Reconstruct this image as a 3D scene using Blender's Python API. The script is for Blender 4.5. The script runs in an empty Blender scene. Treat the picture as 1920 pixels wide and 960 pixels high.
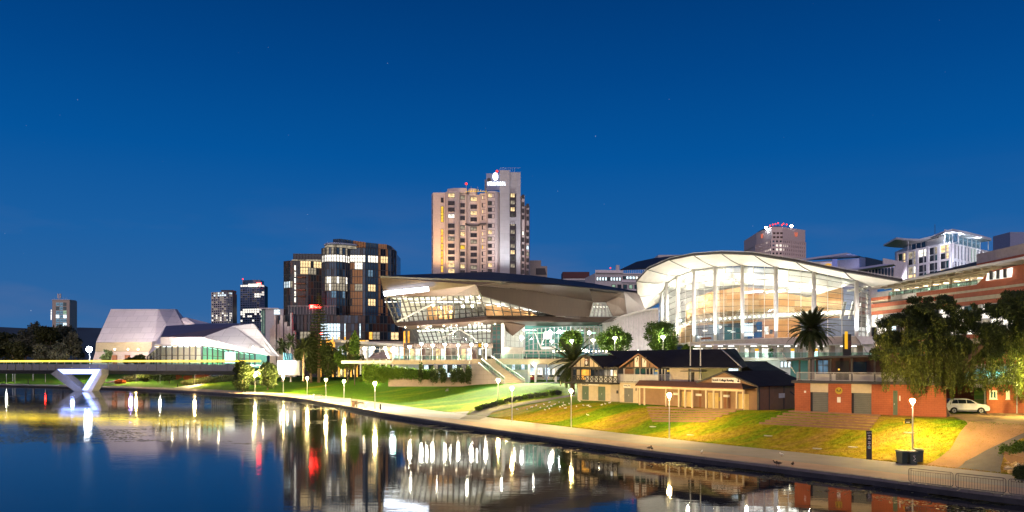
import bpy, math, random
import numpy as np
from mathutils import Matrix, Vector
random.seed(7); rng = np.random.default_rng(7)
sc = bpy.context.scene
col = sc.collection
sc.render.resolution_x, sc.render.resolution_y = 1024, 512

# ---------------------------------------------------------------- camera, sky, sun, exposure
F, HOR, CZ = 1500.0, 680.0, 8.2          # focal length and horizon row (in 1920 px photograph pixels), eye height above water
cam_d = bpy.data.cameras.new('camera'); cam = bpy.data.objects.new('camera', cam_d); col.objects.link(cam)
cam.location = (0, 0, CZ); cam.rotation_euler = (math.radians(90), 0, 0)
cam_d.sensor_width = 36; cam_d.lens = F/1920*36; cam_d.shift_y = (HOR-480)/1920
cam_d.clip_start = 0.5; cam_d.clip_end = 20000
sc.camera = cam

world = bpy.data.worlds.new('World'); sc.world = world; world.use_nodes = True
wn, wl = world.node_tree.nodes, world.node_tree.links
wn.clear()
wo = wn.new('ShaderNodeOutputWorld'); bg = wn.new('ShaderNodeBackground')
tc = wn.new('ShaderNodeTexCoord'); sep = wn.new('ShaderNodeSeparateXYZ')
wl.new(tc.outputs['Generated'], sep.inputs[0])
ramp = wn.new('ShaderNodeValToRGB')
el = ramp.color_ramp.elements
stops = [(0.0, (0.046, 0.160, 0.375)), (0.06, (0.028, 0.132, 0.355)), (0.15, (0.011, 0.115, 0.362)), (0.245, (0.0012, 0.088, 0.330)),
         (0.333, (0.0004, 0.062, 0.258)), (0.41, (0.0003, 0.045, 0.198)), (1.0, (0.0003, 0.024, 0.12))]
el[0].position, el[0].color = stops[0][0], (*stops[0][1], 1)
el[1].position, el[1].color = stops[-1][0], (*stops[-1][1], 1)
for p, c in stops[1:-1]:
    e = el.new(p); e.color = (*c, 1)
wl.new(sep.outputs['Z'], ramp.inputs[0])
# thin warm-lit cloud low in the sky
cn = wn.new('ShaderNodeTexNoise'); cn.inputs['Scale'].default_value = 3.2; cn.inputs['Detail'].default_value = 5
cmap = wn.new('ShaderNodeMapping'); cmap.inputs['Scale'].default_value = (1, 1, 4.5)
wl.new(tc.outputs['Generated'], cmap.inputs[0]); wl.new(cmap.outputs[0], cn.inputs['Vector'])
cr = wn.new('ShaderNodeMapRange'); cr.inputs[1].default_value = 0.52; cr.inputs[2].default_value = 0.8
wl.new(cn.outputs[0], cr.inputs[0])
hr = wn.new('ShaderNodeMapRange'); hr.inputs[1].default_value = 0.22; hr.inputs[2].default_value = 0.05
wl.new(sep.outputs['Z'], hr.inputs[0])
mu = wn.new('ShaderNodeMath'); mu.operation = 'MULTIPLY'; wl.new(cr.outputs[0], mu.inputs[0]); wl.new(hr.outputs[0], mu.inputs[1])
mu2 = wn.new('ShaderNodeMath'); mu2.operation = 'MULTIPLY'; mu2.inputs[1].default_value = 0.75; wl.new(mu.outputs[0], mu2.inputs[0])
mx = wn.new('ShaderNodeMix'); mx.data_type = 'RGBA'
wl.new(mu2.outputs[0], mx.inputs[0]); wl.new(ramp.outputs[0], mx.inputs[6]); mx.inputs[7].default_value = (0.11, 0.16, 0.32, 1)
# stars
sv = wn.new('ShaderNodeTexVoronoi'); sv.inputs['Scale'].default_value = 70
wl.new(tc.outputs['Generated'], sv.inputs['Vector'])
sl = wn.new('ShaderNodeMath'); sl.operation = 'LESS_THAN'; sl.inputs[1].default_value = 0.03; wl.new(sv.outputs['Distance'], sl.inputs[0])
sp = wn.new('ShaderNodeSeparateColor'); wl.new(sv.outputs['Color'], sp.inputs[0])
pw = wn.new('ShaderNodeMath'); pw.operation = 'POWER'; pw.inputs[1].default_value = 9; wl.new(sp.outputs[0], pw.inputs[0])
sm = wn.new('ShaderNodeMath'); sm.operation = 'MULTIPLY'; wl.new(sl.outputs[0], sm.inputs[0]); wl.new(pw.outputs[0], sm.inputs[1])
s2 = wn.new('ShaderNodeMath'); s2.operation = 'MULTIPLY'; s2.inputs[1].default_value = 0.45; wl.new(sm.outputs[0], s2.inputs[0])
ad = wn.new('ShaderNodeMix'); ad.data_type = 'RGBA'; ad.blend_type = 'ADD'; ad.inputs[0].default_value = 1
wl.new(mx.outputs[2], ad.inputs[6]); wl.new(s2.outputs[0], ad.inputs[7])
wl.new(ad.outputs[2], bg.inputs[0]); bg.inputs[1].default_value = 1.0
wl.new(bg.outputs[0], wo.inputs[0])

sun_d = bpy.data.lights.new('afterglow', 'SUN'); sun = bpy.data.objects.new('afterglow', sun_d); col.objects.link(sun)
sun_d.energy = 1.7; sun_d.angle = math.radians(70); sun_d.color = (1.0, 0.72, 0.66)
sun.rotation_euler = (math.radians(78), 0, math.radians(-14))      # last light from low behind the camera
sc.view_settings.view_transform = 'Standard'; sc.view_settings.look = 'None'
sc.view_settings.exposure = 0.0; sc.view_settings.gamma = 1.0
cy = sc.cycles
cy.max_bounces = 5; cy.diffuse_bounces = 2; cy.glossy_bounces = 3; cy.transmission_bounces = 3; cy.transparent_max_bounces = 12
cy.sample_clamp_indirect = 4; cy.sample_clamp_direct = 0; cy.caustics_reflective = False; cy.caustics_refractive = False
cy.use_denoising = True

# ---------------------------------------------------------------- projection helpers
def P(px, py, d): return Vector(((px-960)/F*d, d, CZ-(py-HOR)/F*d))
def G(px, py, z): return P(px, py, (CZ-z)*F/(py-HOR))
def PX(p): return (960+p[0]/p[1]*F, HOR-(p[2]-CZ)/p[1]*F)
class Fr:
    """a building's own axes: u along its front, v into it"""
    def __init__(s, o, ang, k=1.0):
        s.o = Vector(o); s.a = ang; s.k = k      # k: metres per plan unit
        s.u = Vector((math.cos(ang), math.sin(ang), 0)); s.v = Vector((-math.sin(ang), math.cos(ang), 0))
        s.M = Matrix.Translation(s.o) @ Matrix.Rotation(ang, 4, 'Z') @ Matrix.Scale(k, 4)
    def uz(s, px, py, v=0.0):
        dx, dz = (px-960)/F, -(py-HOR)/F
        t = (v*s.k + s.o.x*s.v.x + s.o.y*s.v.y)/(dx*s.v.x + s.v.y)
        return (((t*dx-s.o.x)*s.u.x + (t-s.o.y)*s.u.y)/s.k, (CZ + t*dz - s.o.z)/s.k)
    def U(s, px, v=0.0): return s.uz(px, 600, v)[0]
    def w(s, u, v, z): return s.M @ Vector((u, v, z))

# ---------------------------------------------------------------- object helpers
WM = {}
def thing(name, label, cat, loc=(0, 0, 0), rot=0.0, group=None):
    o = bpy.data.objects.new(name, None); col.objects.link(o)
    o.location = loc; o.rotation_euler = (0, 0, rot); o.empty_display_size = 0.2
    o['label'] = label; o['category'] = cat
    if group: o['group'] = group
    WM[o.name] = Matrix.Translation(Vector(loc)) @ Matrix.Rotation(rot, 4, 'Z')
    return o
def tag(o, label, cat, group=None, kind=None):
    o['label'] = label
    if cat: o['category'] = cat
    if group: o['group'] = group
    if kind: o['kind'] = kind
    return o
def link(name, me, parent=None, M=None):
    """object with mesh ME at world matrix M under PARENT"""
    o = bpy.data.objects.new(name, me); col.objects.link(o)
    M = M if M is not None else Matrix.Identity(4)
    if parent is not None:
        o.parent = parent; L = WM[parent.name].inverted() @ M
    else: L = M
    o.matrix_basis = L; WM[o.name] = M
    return o
def dup(root, loc, rot=0.0, label=None, scale=1.0, group=None):
    r = root.copy(); col.objects.link(r); r.location = loc; r.rotation_euler = (0, 0, rot); r.scale = (scale,)*3
    WM[r.name] = Matrix.Translation(Vector(loc)) @ Matrix.Rotation(rot, 4, 'Z') @ Matrix.Scale(scale, 4)
    if label: r['label'] = label
    if group: r['group'] = group
    for ch in list(root.children):
        c = ch.copy(); col.objects.link(c); c.parent = r
        for g in ch.children:
            d = g.copy(); col.objects.link(d); d.parent = c
    return r
class MB:
    def __init__(s): s.v = []; s.f = []; s.m = []
    def face(s, pts, m=0):
        n = len(s.v); s.v += [tuple(p) for p in pts]; s.f.append(tuple(range(n, n+len(pts)))); s.m.append(m); return s
    def hexa(s, a, b, m=0):
        """prism between two equal polygons a (front) and b (back)"""
        n = len(s.v); k = len(a); s.v += [tuple(p) for p in a] + [tuple(p) for p in b]
        s.f.append(tuple(range(n, n+k))); s.f.append(tuple(range(n+2*k-1, n+k-1, -1))); s.m += [m, m]
        for i in range(k):
            j = (i+1) % k; s.f.append((n+i, n+k+i, n+k+j, n+j)); s.m.append(m)
        return s
    def box(s, x0, x1, y0, y1, z0, z1, m=0):
        return s.hexa([(x0, y0, z0), (x1, y0, z0), (x1, y0, z1), (x0, y0, z1)], [(x0, y1, z0), (x1, y1, z0), (x1, y1, z1), (x0, y1, z1)], m)
    def prism(s, poly, z0, z1, m=0): return s.hexa([(x, y, z0) for x, y in poly], [(x, y, z1) for x, y in poly], m)
    def plate(s, pts, vec, m=0):
        vec = Vector(vec); return s.hexa(pts, [Vector(p)+vec for p in pts], m)
    def bar(s, p, q, w, h=None, m=0, up=(0, 0, 1)):
        p, q = Vector(p), Vector(q); h = h or w; d = (q-p)
        if d.length < 1e-6: return s
        d.normalize(); up = Vector(up)
        if abs(d.dot(up)) > .97: up = Vector((0, 1, 0))
        a = d.cross(up).normalized(); b = a.cross(d)
        r = [a*w/2+b*h/2, -a*w/2+b*h/2, -a*w/2-b*h/2, a*w/2-b*h/2]
        return s.hexa([p+x for x in r], [q+x for x in r], m)
    def tube(s, pts, rs, n=8, m=0, caps=True):
        pts = [Vector(p) for p in pts]
        if not isinstance(rs, (list, tuple)): rs = [rs]*len(pts)
        base = len(s.v); pa = None
        for i, p in enumerate(pts):
            d = (pts[min(i+1, len(pts)-1)]-pts[max(i-1, 0)]).normalized()
            if pa is None: pa = d.orthogonal().normalized()
            a = (pa - d*pa.dot(d)).normalized(); b = d.cross(a); pa = a
            for k in range(n):
                t = 2*math.pi*k/n; s.v.append(tuple(p+(a*math.cos(t)+b*math.sin(t))*rs[i]))
        for i in range(len(pts)-1):
            for k in range(n):
                j = (k+1) % n; s.f.append((base+i*n+k, base+i*n+j, base+(i+1)*n+j, base+(i+1)*n+k)); s.m.append(m)
        if caps:
            s.f.append(tuple(base+k for k in range(n-1, -1, -1))); s.f.append(tuple(base+(len(pts)-1)*n+k for k in range(n))); s.m += [m, m]
        return s
    def lathe(s, prof, n=12, c=(0, 0, 0), m=0): return s.tube([(c[0], c[1], c[2]+z+i*1e-5) for i, (r, z) in enumerate(prof)], [max(r, 1e-3) for r, z in prof], n, m)
    def ball(s, c, r, n=8, m=0, sx=1, sy=1, sz=1):
        base = len(s.v); k = n//2
        for i in range(k+1):
            t = math.pi*i/k
            for j in range(n):
                f = 2*math.pi*j/n
                s.v.append((c[0]+r*sx*math.sin(t)*math.cos(f), c[1]+r*sy*math.sin(t)*math.sin(f), c[2]+r*sz*math.cos(t)))
        for i in range(k):
            for j in range(n):
                l = (j+1) % n; s.f.append((base+i*n+j, base+(i+1)*n+j, base+(i+1)*n+l, base+i*n+l)); s.m.append(m)
        return s
    def mesh(s, mats, xf=None, smooth=False, name='mesh'):
        me = bpy.data.meshes.new(name)
        v = s.v if xf is None else [tuple(xf @ Vector(p)) for p in s.v]
        me.from_pydata(v, [], s.f)
        mats = mats if isinstance(mats, (list, tuple)) else [mats]
        for x in mats: me.materials.append(MT(x) if isinstance(x, str) else x)
        if len(mats) > 1: me.polygons.foreach_set('material_index', s.m)
        if smooth: me.polygons.foreach_set('use_smooth', [True]*len(s.f))
        return me
    def build(s, name, mats, parent=None, frame=None, smooth=False, label=None, kind=None):
        """verts are in the axes of FRAME (a matrix; None = world); 'local' = already in the parent's axes"""
        if frame == 'local': xf = None; M = WM[parent.name]
        else:
            fm = frame.M if isinstance(frame, Fr) else (frame or Matrix.Identity(4))
            M = WM[parent.name] if parent is not None else Matrix.Identity(4)
            xf = M.inverted() @ fm
        o = link(name, s.mesh(mats, xf, smooth, name), parent, M)
        if label: o['label'] = label
        if kind: o['kind'] = kind
        return o

# ---------------------------------------------------------------- materials
MD = {}
def newmat(name):
    m = bpy.data.materials.new(name); m.use_nodes = True; nt = m.node_tree
    b = nt.nodes['Principled BSDF']; MD[name] = m
    return m, nt, b
def surf(name, c, rough=0.7, metal=0.0, var=0.12, vs=1.5, bump=0.0, bs=20.0, c2=None, stretch=(1, 1, 1), spec=0.5, alpha=1.0):
    m, nt, b = newmat(name); N, L = nt.nodes, nt.links
    b.inputs['Roughness'].default_value = rough; b.inputs['Metallic'].default_value = metal
    b.inputs['Specular IOR Level'].default_value = spec
    t = N.new('ShaderNodeTexCoord'); mp = N.new('ShaderNodeMapping'); mp.inputs['Scale'].default_value = stretch
    L.new(t.outputs['Object'], mp.inputs[0])
    n = N.new('ShaderNodeTexNoise'); n.inputs['Scale'].default_value = vs; n.inputs['Detail'].default_value = 6; n.inputs['Roughness'].default_value = 0.6
    L.new(mp.outputs[0], n.inputs['Vector'])
    mr = N.new('ShaderNodeMapRange'); mr.inputs[1].default_value = 0.3; mr.inputs[2].default_value = 0.7
    L.new(n.outputs[0], mr.inputs[0])
    mx = N.new('ShaderNodeMix'); mx.data_type = 'RGBA'; L.new(mr.outputs[0], mx.inputs[0])
    d = c2 or tuple(x*(1+var) for x in c)
    mx.inputs[6].default_value = (*(tuple(x*(1-var) for x in c) if c2 is None else c), 1); mx.inputs[7].default_value = (*d, 1)
    L.new(mx.outputs[2], b.inputs['Base Color'])
    if bump:
        n2 = N.new('ShaderNodeTexNoise'); n2.inputs['Scale'].default_value = bs; n2.inputs['Detail'].default_value = 4
        L.new(mp.outputs[0], n2.inputs['Vector'])
        bp = N.new('ShaderNodeBump'); bp.inputs['Strength'].default_value = bump; bp.inputs['Distance'].default_value = 0.1
        L.new(n2.outputs[0], bp.inputs['Height']); L.new(bp.outputs[0], b.inputs['Normal'])
    return m
def panelled(name, c, sx, sz, rough=0.45, metal=0.0, joint=0.55, var=0.06, axis='XZ'):
    """cladding sheet with fine joints in the material's relief and colour"""
    m = surf(name, c, rough, metal, var, 0.35)
    nt = m.node_tree; N, L = nt.nodes, nt.links; b = nt.nodes['Principled BSDF']
    t = N.new('ShaderNodeTexCoord'); s = N.new('ShaderNodeSeparateXYZ'); cb = N.new('ShaderNodeCombineXYZ')
    L.new(t.outputs['Object'], s.inputs[0]); L.new(s.outputs[axis[0]], cb.inputs['X']); L.new(s.outputs[axis[1]], cb.inputs['Y'])
    br = N.new('ShaderNodeTexBrick'); br.offset = 0.5; br.inputs['Scale'].default_value = 1.0
    br.inputs['Brick Width'].default_value = sx; br.inputs['Row Height'].default_value = sz; br.inputs['Mortar Size'].default_value = 0.035*min(sx, sz, 1.5); br.inputs['Mortar Smooth'].default_value = 0.2
    br.inputs['Color1'].default_value = (1, 1, 1, 1); br.inputs['Color2'].default_value = (0.9, 0.9, 0.9, 1); br.inputs['Mortar'].default_value = (joint,)*3+(1,)
    L.new(cb.outputs[0], br.inputs['Vector'])
    mm = N.new('ShaderNodeMix'); mm.data_type = 'RGBA'; mm.blend_type = 'MULTIPLY'; mm.inputs[0].default_value = 1
    src = b.inputs['Base Color'].links[0].from_socket
    L.new(src, mm.inputs[6]); L.new(br.outputs['Color'], mm.inputs[7]); L.new(mm.outputs[2], b.inputs['Base Color'])
    return m
def emit(name, c, s, var=0.0, vs=3.0):
    m = bpy.data.materials.new(name); m.use_nodes = True; nt = m.node_tree; N, L = nt.nodes, nt.links; N.clear()
    o = N.new('ShaderNodeOutputMaterial'); e = N.new('ShaderNodeEmission'); e.inputs[0].default_value = (*c, 1); e.inputs[1].default_value = s
    if var:
        t = N.new('ShaderNodeTexCoord'); n = N.new('ShaderNodeTexNoise'); n.inputs['Scale'].default_value = vs; n.inputs['Detail'].default_value = 3
        L.new(t.outputs['Object'], n.inputs['Vector']); mr = N.new('ShaderNodeMapRange')
        mr.inputs[1].default_value = .35; mr.inputs[2].default_value = .65; mr.inputs[3].default_value = s*(1-var); mr.inputs[4].default_value = s*(1+var)
        L.new(n.outputs[0], mr.inputs[0]); L.new(mr.outputs[0], e.inputs[1])
    L.new(e.outputs[0], o.inputs[0]); MD[name] = m; return m
def glass(name, tint=(0.9, 0.95, 0.95), refl=0.14, rough=0.02):
    m = bpy.data.materials.new(name); m.use_nodes = True; nt = m.node_tree; N, L = nt.nodes, nt.links; N.clear()
    o = N.new('ShaderNodeOutputMaterial'); t = N.new('ShaderNodeBsdfTransparent'); t.inputs[0].default_value = (*tint, 1)
    g = N.new('ShaderNodeBsdfGlossy'); g.inputs['Roughness'].default_value = rough; g.inputs[0].default_value = (.9, .95, 1, 1)
    fr = N.new('ShaderNodeFresnel'); fr.inputs[0].default_value = 1.3+refl; q = N.new('ShaderNodeMath'); q.operation = 'MULTIPLY'; q.inputs[1].default_value = .45; L.new(fr.outputs[0], q.inputs[0]); mx = N.new('ShaderNodeMixShader')
    L.new(q.outputs[0], mx.inputs[0]); L.new(t.outputs[0], mx.inputs[1]); L.new(g.outputs[0], mx.inputs[2]); L.new(mx.outputs[0], o.inputs[0]); MD[name] = m; return m
def leafmat(name, a, b_, tr=0.25):
    m, nt, b = newmat(name); N, L = nt.nodes, nt.links
    g = N.new('ShaderNodeNewGeometry'); mx = N.new('ShaderNodeMix'); mx.data_type = 'RGBA'
    L.new(g.outputs['Random Per Island'], mx.inputs[0]); mx.inputs[6].default_value = (*a, 1); mx.inputs[7].default_value = (*b_, 1)
    L.new(mx.outputs[2], b.inputs['Base Color']); b.inputs['Roughness'].default_value = 0.55; b.inputs['Specular IOR Level'].default_value = 0.25
    t = N.new('ShaderNodeBsdfTranslucent'); L.new(mx.outputs[2], t.inputs[0]); ms = N.new('ShaderNodeMixShader'); ms.inputs[0].default_value = tr
    L.new(b.outputs[0], ms.inputs[1]); L.new(t.outputs[0], ms.inputs[2]); L.new(ms.outputs[0], nt.nodes['Material Output'].inputs[0])
    return m
SURF = dict(
    white_clad=((0.74, 0.70, 0.70), .45), white_paint=((0.78, 0.78, 0.76), .5), cream=((0.55, 0.46, 0.32), .75), cream_trim=((0.66, 0.54, 0.36), .6),
    concrete=((0.42, 0.41, 0.39), .8), pale_concrete=((0.56, 0.55, 0.55), .75), dark_concrete=((0.16, 0.15, 0.145), .8), pink_concrete=((0.25, 0.19, 0.18), .8), bright_white=((.88, .88, .87), .4),
    hotel_stone=((0.60, 0.51, 0.47), .75), tower_stone=((0.55, 0.45, 0.43), .8), barrier_steel=((0.10, 0.10, 0.11), .5), dark_metal=((0.03, 0.032, 0.036), .45), charcoal=((0.045, 0.045, 0.05), .6),
    steel=((0.42, 0.43, 0.44), .4), galv=((0.5, 0.5, 0.5), .4), timber_dark=((0.03, 0.028, 0.026), .7), black=((0.012, 0.012, 0.013), .5),
    brown_board=((0.22, 0.12, 0.07), .7), tan_board=((0.27, 0.155, 0.085), .7), yellow_door=((0.62, 0.44, 0.17), .6), green_door=((0.09, 0.14, 0.10), .6), grey_door=((0.13, 0.135, 0.125), .6),
    olive_wall=((0.20, 0.21, 0.12), .8), grey_wall=((0.30, 0.29, 0.27), .8), beige_wall=((0.46, 0.40, 0.33), .8),
    terracotta=((0.42, 0.11, 0.05), .75), maroon=((0.10, 0.025, 0.03), .6), dark_maroon=((0.04, 0.015, 0.018), .6), bronze=((0.40, 0.185, 0.065), .5), soil=((0.16, 0.085, 0.045), .95),
    bark=((0.13, 0.09, 0.06), .95), pale_bark=((0.30, 0.24, 0.18), .95), rust=((0.24, 0.10, 0.05), .85), blue_grey=((0.22, 0.26, 0.40), .6),
    wood=((0.60, 0.31, 0.12), .6), wood_pale=((0.72, 0.46, 0.24), .6), bin_green=((0.035, 0.06, 0.055), .5), car_white=((0.75, 0.75, 0.76), .18), rubber=((0.012, 0.012, 0.012), .8),
    sandstone=((0.46, 0.32, 0.15), .9), red_paint=((0.45, 0.02, 0.02), .4), gull=((0.85, 0.85, 0.83), .8), gull_wing=((0.35, 0.36, 0.38), .8), duck=((0.06, 0.045, 0.035), .8),
    teal=((0.10, 0.30, 0.28), .5), navy_wall=((0.035, 0.055, 0.085), .6), sign_white=((0.72, 0.70, 0.68), .5), mustard=((0.45, 0.33, 0.02), .6), bridge_clad=((0.20, 0.215, 0.21), .5), flower=((0.50, 0.10, 0.02), .8))
def MT(k):
    if k in MD: return MD[k]
    c, r = SURF[k]
    return surf(k, c, r, bump=0.25 if r > .65 else 0.0, bs=12)
surf('roof_iron', (0.020, 0.019, 0.020), 0.85, 0.0, 0.25, 0.6, 0.3, 6, spec=.2)
surf('roof_green', (0.035, 0.05, 0.040), 0.8, 0.0, 0.2, 0.8, 0.3, 6, spec=.2)
surf('roof_navy', (0.018, 0.020, 0.024), 0.6, 0.0, 0.15, 0.3, spec=.3)
surf('roof_purple', (0.15, 0.12, 0.13), 0.45, 0.1, 0.1, 0.3)
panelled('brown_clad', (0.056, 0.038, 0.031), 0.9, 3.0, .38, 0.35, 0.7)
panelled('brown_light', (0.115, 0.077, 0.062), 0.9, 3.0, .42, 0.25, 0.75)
panelled('white_shell', (0.82, 0.78, 0.76), 5.0, 2.5, .45, 0.0, 0.6, 0.05)
panelled('white_soffit', (0.78, 0.75, 0.70), 3.2, 3.2, .5, 0.0, 0.85, 0.03, 'XY')
panelled('brick', (0.36, 0.10, 0.042), 0.45, 0.19, .85, 0.0, 0.45, 0.22)
panelled('concrete_block', (0.36, 0.31, 0.30), 1.8, 1.0, .8, 0.0, 0.7, 0.1)
panelled('hotel_core', (0.46, 0.47, 0.48), 6, 3.0, .75, 0.0, 0.75, 0.08)
for nm, c, r in (('glass_dark', (0.022, 0.032, 0.045), .08), ('glass_blue', (0.045, 0.09, 0.15), .06), ('glass_teal', (0.03, 0.10, 0.11), .1), ('glass_brown', (0.075, 0.042, 0.034), .15), ('glass_black', (0.01, 0.01, 0.012), .12)):
    surf(nm, c, r, 0.0, 0.35, 0.4, spec=0.35)
glass('clear'); glass('clear_green', (0.75, 0.95, 0.86), 0.2); glass('balustrade', (0.72, 0.9, 0.84), 0.25)
emit('lit_white', (1.0, 0.93, 0.80), 1.5, .5, 1.2); emit('lit_warm', (1.0, 0.72, 0.36), 1.2, .5, 1.2); emit('lit_yellow', (1.0, 0.62, 0.06), 1.1, .35, 1.0)
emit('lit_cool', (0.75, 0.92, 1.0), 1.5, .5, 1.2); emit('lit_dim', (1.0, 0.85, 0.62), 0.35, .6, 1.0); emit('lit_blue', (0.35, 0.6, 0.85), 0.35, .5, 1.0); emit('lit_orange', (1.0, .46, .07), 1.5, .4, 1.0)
emit('lit_green', (0.55, 0.85, 0.62), .5, .4, 1.0); emit('lit_faint', (0.55, 0.5, 0.45), 0.12, .6, 1.0)
emit('sign_glow', (0.80, 0.90, 1.0), 36.0); emit('sign_face', (0.75, 0.85, 1.0), 9.0); emit('hotel_sign', (0.85, 0.92, 1.0), 5.0); emit('red_glow', (1.0, 0.02, 0.015), 60.0); emit('red_lamp', (1.0, 0.03, 0.015), 3.5)
emit('lamp_warm', (1.0, 0.68, 0.24), 4000.0); emit('lamp_small', (1.0, .84, .56), 45.0); emit('lamp_lawn', (1.0, 0.74, 0.28), 10000.0); emit('emblem_red', (1.0, .25, .15), .7); emit('lamp_white', (1.0, 0.90, 0.72), 600.0); emit('flood_white', (0.85, 0.95, 1.0), 100.0)
emit('panel_white', (1.0, 0.95, 0.86), 7.0); emit('panel_warm', (1.0, 0.78, 0.5), 7.0); emit('panel_green', (0.55, 1.0, 0.75), 3.0); emit('panel_cool', (0.8, 0.92, 1.0), 6.0)
emit('rail_led', (1.0, 0.66, 0.05), 4.5, .5, .12); emit('pier_led', (0.30, 0.40, 1.0), 4.5); emit('screen', (0.85, 0.95, 1.0), 2.0); emit('sign_yellow', (1.0, .52, .03), 1.0); emit('bulb', (1.0, .86, .6), 14.0)
leafmat('leaf_dark', (0.018, 0.032, 0.010), (0.055, 0.08, 0.02)); leafmat('leaf_mid', (0.03, 0.075, 0.012), (0.10, 0.17, 0.02), .35); leafmat('leaf_bright', (0.05, 0.11, 0.012), (0.14, 0.22, 0.02), .4)
leafmat('leaf_olive', (0.03, 0.038, 0.012), (0.08, 0.085, 0.025)); leafmat('leaf_park', (0.07, 0.08, 0.05), (0.17, 0.17, 0.10)); leafmat('leaf_grey', (0.03, 0.04, 0.03), (0.07, 0.09, 0.07)); leafmat('leaf_palm', (0.03, 0.045, 0.015), (0.075, 0.09, 0.03)); leafmat('pond_leaf', (0.10, 0.10, 0.045), (0.26, 0.25, 0.12), .1)
leafmat('leaf_orange', (0.30, 0.06, 0.01), (0.45, 0.12, 0.02), .2); leafmat('leaf_pepper', (0.045, 0.06, 0.015), (0.14, 0.17, 0.03), .45)
# ---------------------------------------------------------------- terrain, bank, water
BK = [(150, -60), (95, -10), (62, 14), (43, 30), (29.4, 46), (22.4, 56), (11.4, 71), (3.4, 83.5), (-5.2, 97.6), (-12.3, 110), (-20.5, 124), (-33, 149), (-51.5, 181), (-73.8, 205), (-103, 232), (-136, 254), (-179, 278), (-260, 312), (-430, 372), (-900, 520)]
def catmull(pts, n):
    out = []
    for i in range(len(pts)-1):
        p0, p1, p2, p3 = (Vector(pts[max(i-1, 0)]), Vector(pts[i]), Vector(pts[i+1]), Vector(pts[min(i+2, len(pts)-1)]))
        for k in range(n):
            t = k/n; out.append(tuple(.5*((2*p1)+(p2-p0)*t+(2*p0-5*p1+4*p2-p3)*t*t+(-p0+3*p1-3*p2+p3)*t**3)))
    out.append(tuple(pts[-1])); return out
BC = catmull(BK, 10); BA = np.array(BC); BD = BA[1:]-BA[:-1]; BL2 = (BD**2).sum(1)
def tdist(x, y):
    """signed distance inland from the bank line"""
    q = np.stack([x, y], -1)[..., None, :] - BA[:-1]
    t = np.clip((q*BD).sum(-1)/BL2, 0, 1); r = q - t[..., None]*BD
    d2 = (r**2).sum(-1); i = d2.argmin(-1); d = np.sqrt(np.take_along_axis(d2, i[..., None], -1)[..., 0])
    rr = np.take_along_axis(r, i[..., None, None].repeat(2, -1), -2)[..., 0, :]; dd = BD[i]
    return np.where(dd[..., 0]*rr[..., 1]-dd[..., 1]*rr[..., 0] < 0, d, -d)
def smooth(a, b, x):
    t = np.clip((x-a)/(b-a), 0, 1); return t*t*(3-2*t)
def gzn(x, y):
    x = np.asarray(x, float); y = np.asarray(y, float); t = tdist(x, y)
    Ht = np.interp(y, [60, 80, 90, 118, 128, 152, 215, 240, 300, 420], [3.35, 3.33, 2.95, 2.95, 3.1, 4.05, 4.05, 2.6, 1.6, 2.2]); T = np.interp(y, [70, 100, 116, 150, 240], [19, 19.5, 23, 40, 34])
    T0 = np.interp(y, [40, 70, 110, 150], [11, 9.5, 8.5, 9])
    h = .44+(Ht-.44)*smooth(T0, T, t) + .12*np.sin(x*.21+y*.13)*smooth(12, 20, t)*np.interp(y, [90, 150], [.3, 1])
    h = h + 5.0*smooth(330, 800, y)*smooth(30, 80, t)
    return np.where(t < .9, .44-1.9*smooth(.9, .2, t)-1.5*smooth(0, -6, t), h)
def gz(x, y): return float(gzn(np.array([x]), np.array([y]))[0])
def GT(px, py):
    lo, hi = 20.0, None; d = 40.0
    while d < 900:
        p = P(px, py, d)
        if p.z < gz(p.x, p.y): hi = d; break
        lo = d; d *= 1.04
    if hi is None: return P(px, py, 900)
    for _ in range(18):
        m = (lo+hi)/2; p = P(px, py, m)
        if p.z < gz(p.x, p.y): hi = m
        else: lo = m
    return P(px, py, hi)
def grid_mesh(name, X, Y, Z, matn, smooth_=True):
    ny, nx = X.shape; v = np.stack([X, Y, Z], -1).reshape(-1, 3); i = np.arange(ny*nx).reshape(ny, nx)
    f = np.stack([i[:-1, :-1], i[:-1, 1:], i[1:, 1:], i[1:, :-1]], -1).reshape(-1, 4)
    me = bpy.data.meshes.new(name); me.vertices.add(len(v)); me.vertices.foreach_set('co', v.ravel())
    me.loops.add(f.size); me.loops.foreach_set('vertex_index', f.ravel()); me.polygons.add(len(f)); me.polygons.foreach_set('loop_start', np.arange(len(f))*4)
    me.update(calc_edges=True); me.materials.append(MT(matn))
    if smooth_: me.polygons.foreach_set('use_smooth', np.ones(len(f), bool))
    return me
# grass: green with straw-coloured worn patches
m, nt, b = newmat('grass'); N, L = nt.nodes, nt.links
t = N.new('ShaderNodeTexCoord'); n1 = N.new('ShaderNodeTexNoise'); n1.inputs['Scale'].default_value = .085; n1.inputs['Detail'].default_value = 9; n1.inputs['Roughness'].default_value = .62
mp = N.new('ShaderNodeMapping'); mp.inputs['Rotation'].default_value = (0, 0, .93); mp.inputs['Scale'].default_value = (.7, 1.9, 1)
L.new(t.outputs['Object'], mp.inputs[0]); L.new(mp.outputs[0], n1.inputs['Vector'])
s = N.new('ShaderNodeSeparateXYZ'); L.new(t.outputs['Object'], s.inputs[0])
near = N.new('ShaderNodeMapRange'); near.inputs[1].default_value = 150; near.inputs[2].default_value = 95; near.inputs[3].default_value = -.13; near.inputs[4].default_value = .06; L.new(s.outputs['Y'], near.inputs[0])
a = N.new('ShaderNodeMath'); L.new(n1.outputs[0], a.inputs[0]); L.new(near.outputs[0], a.inputs[1])
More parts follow.
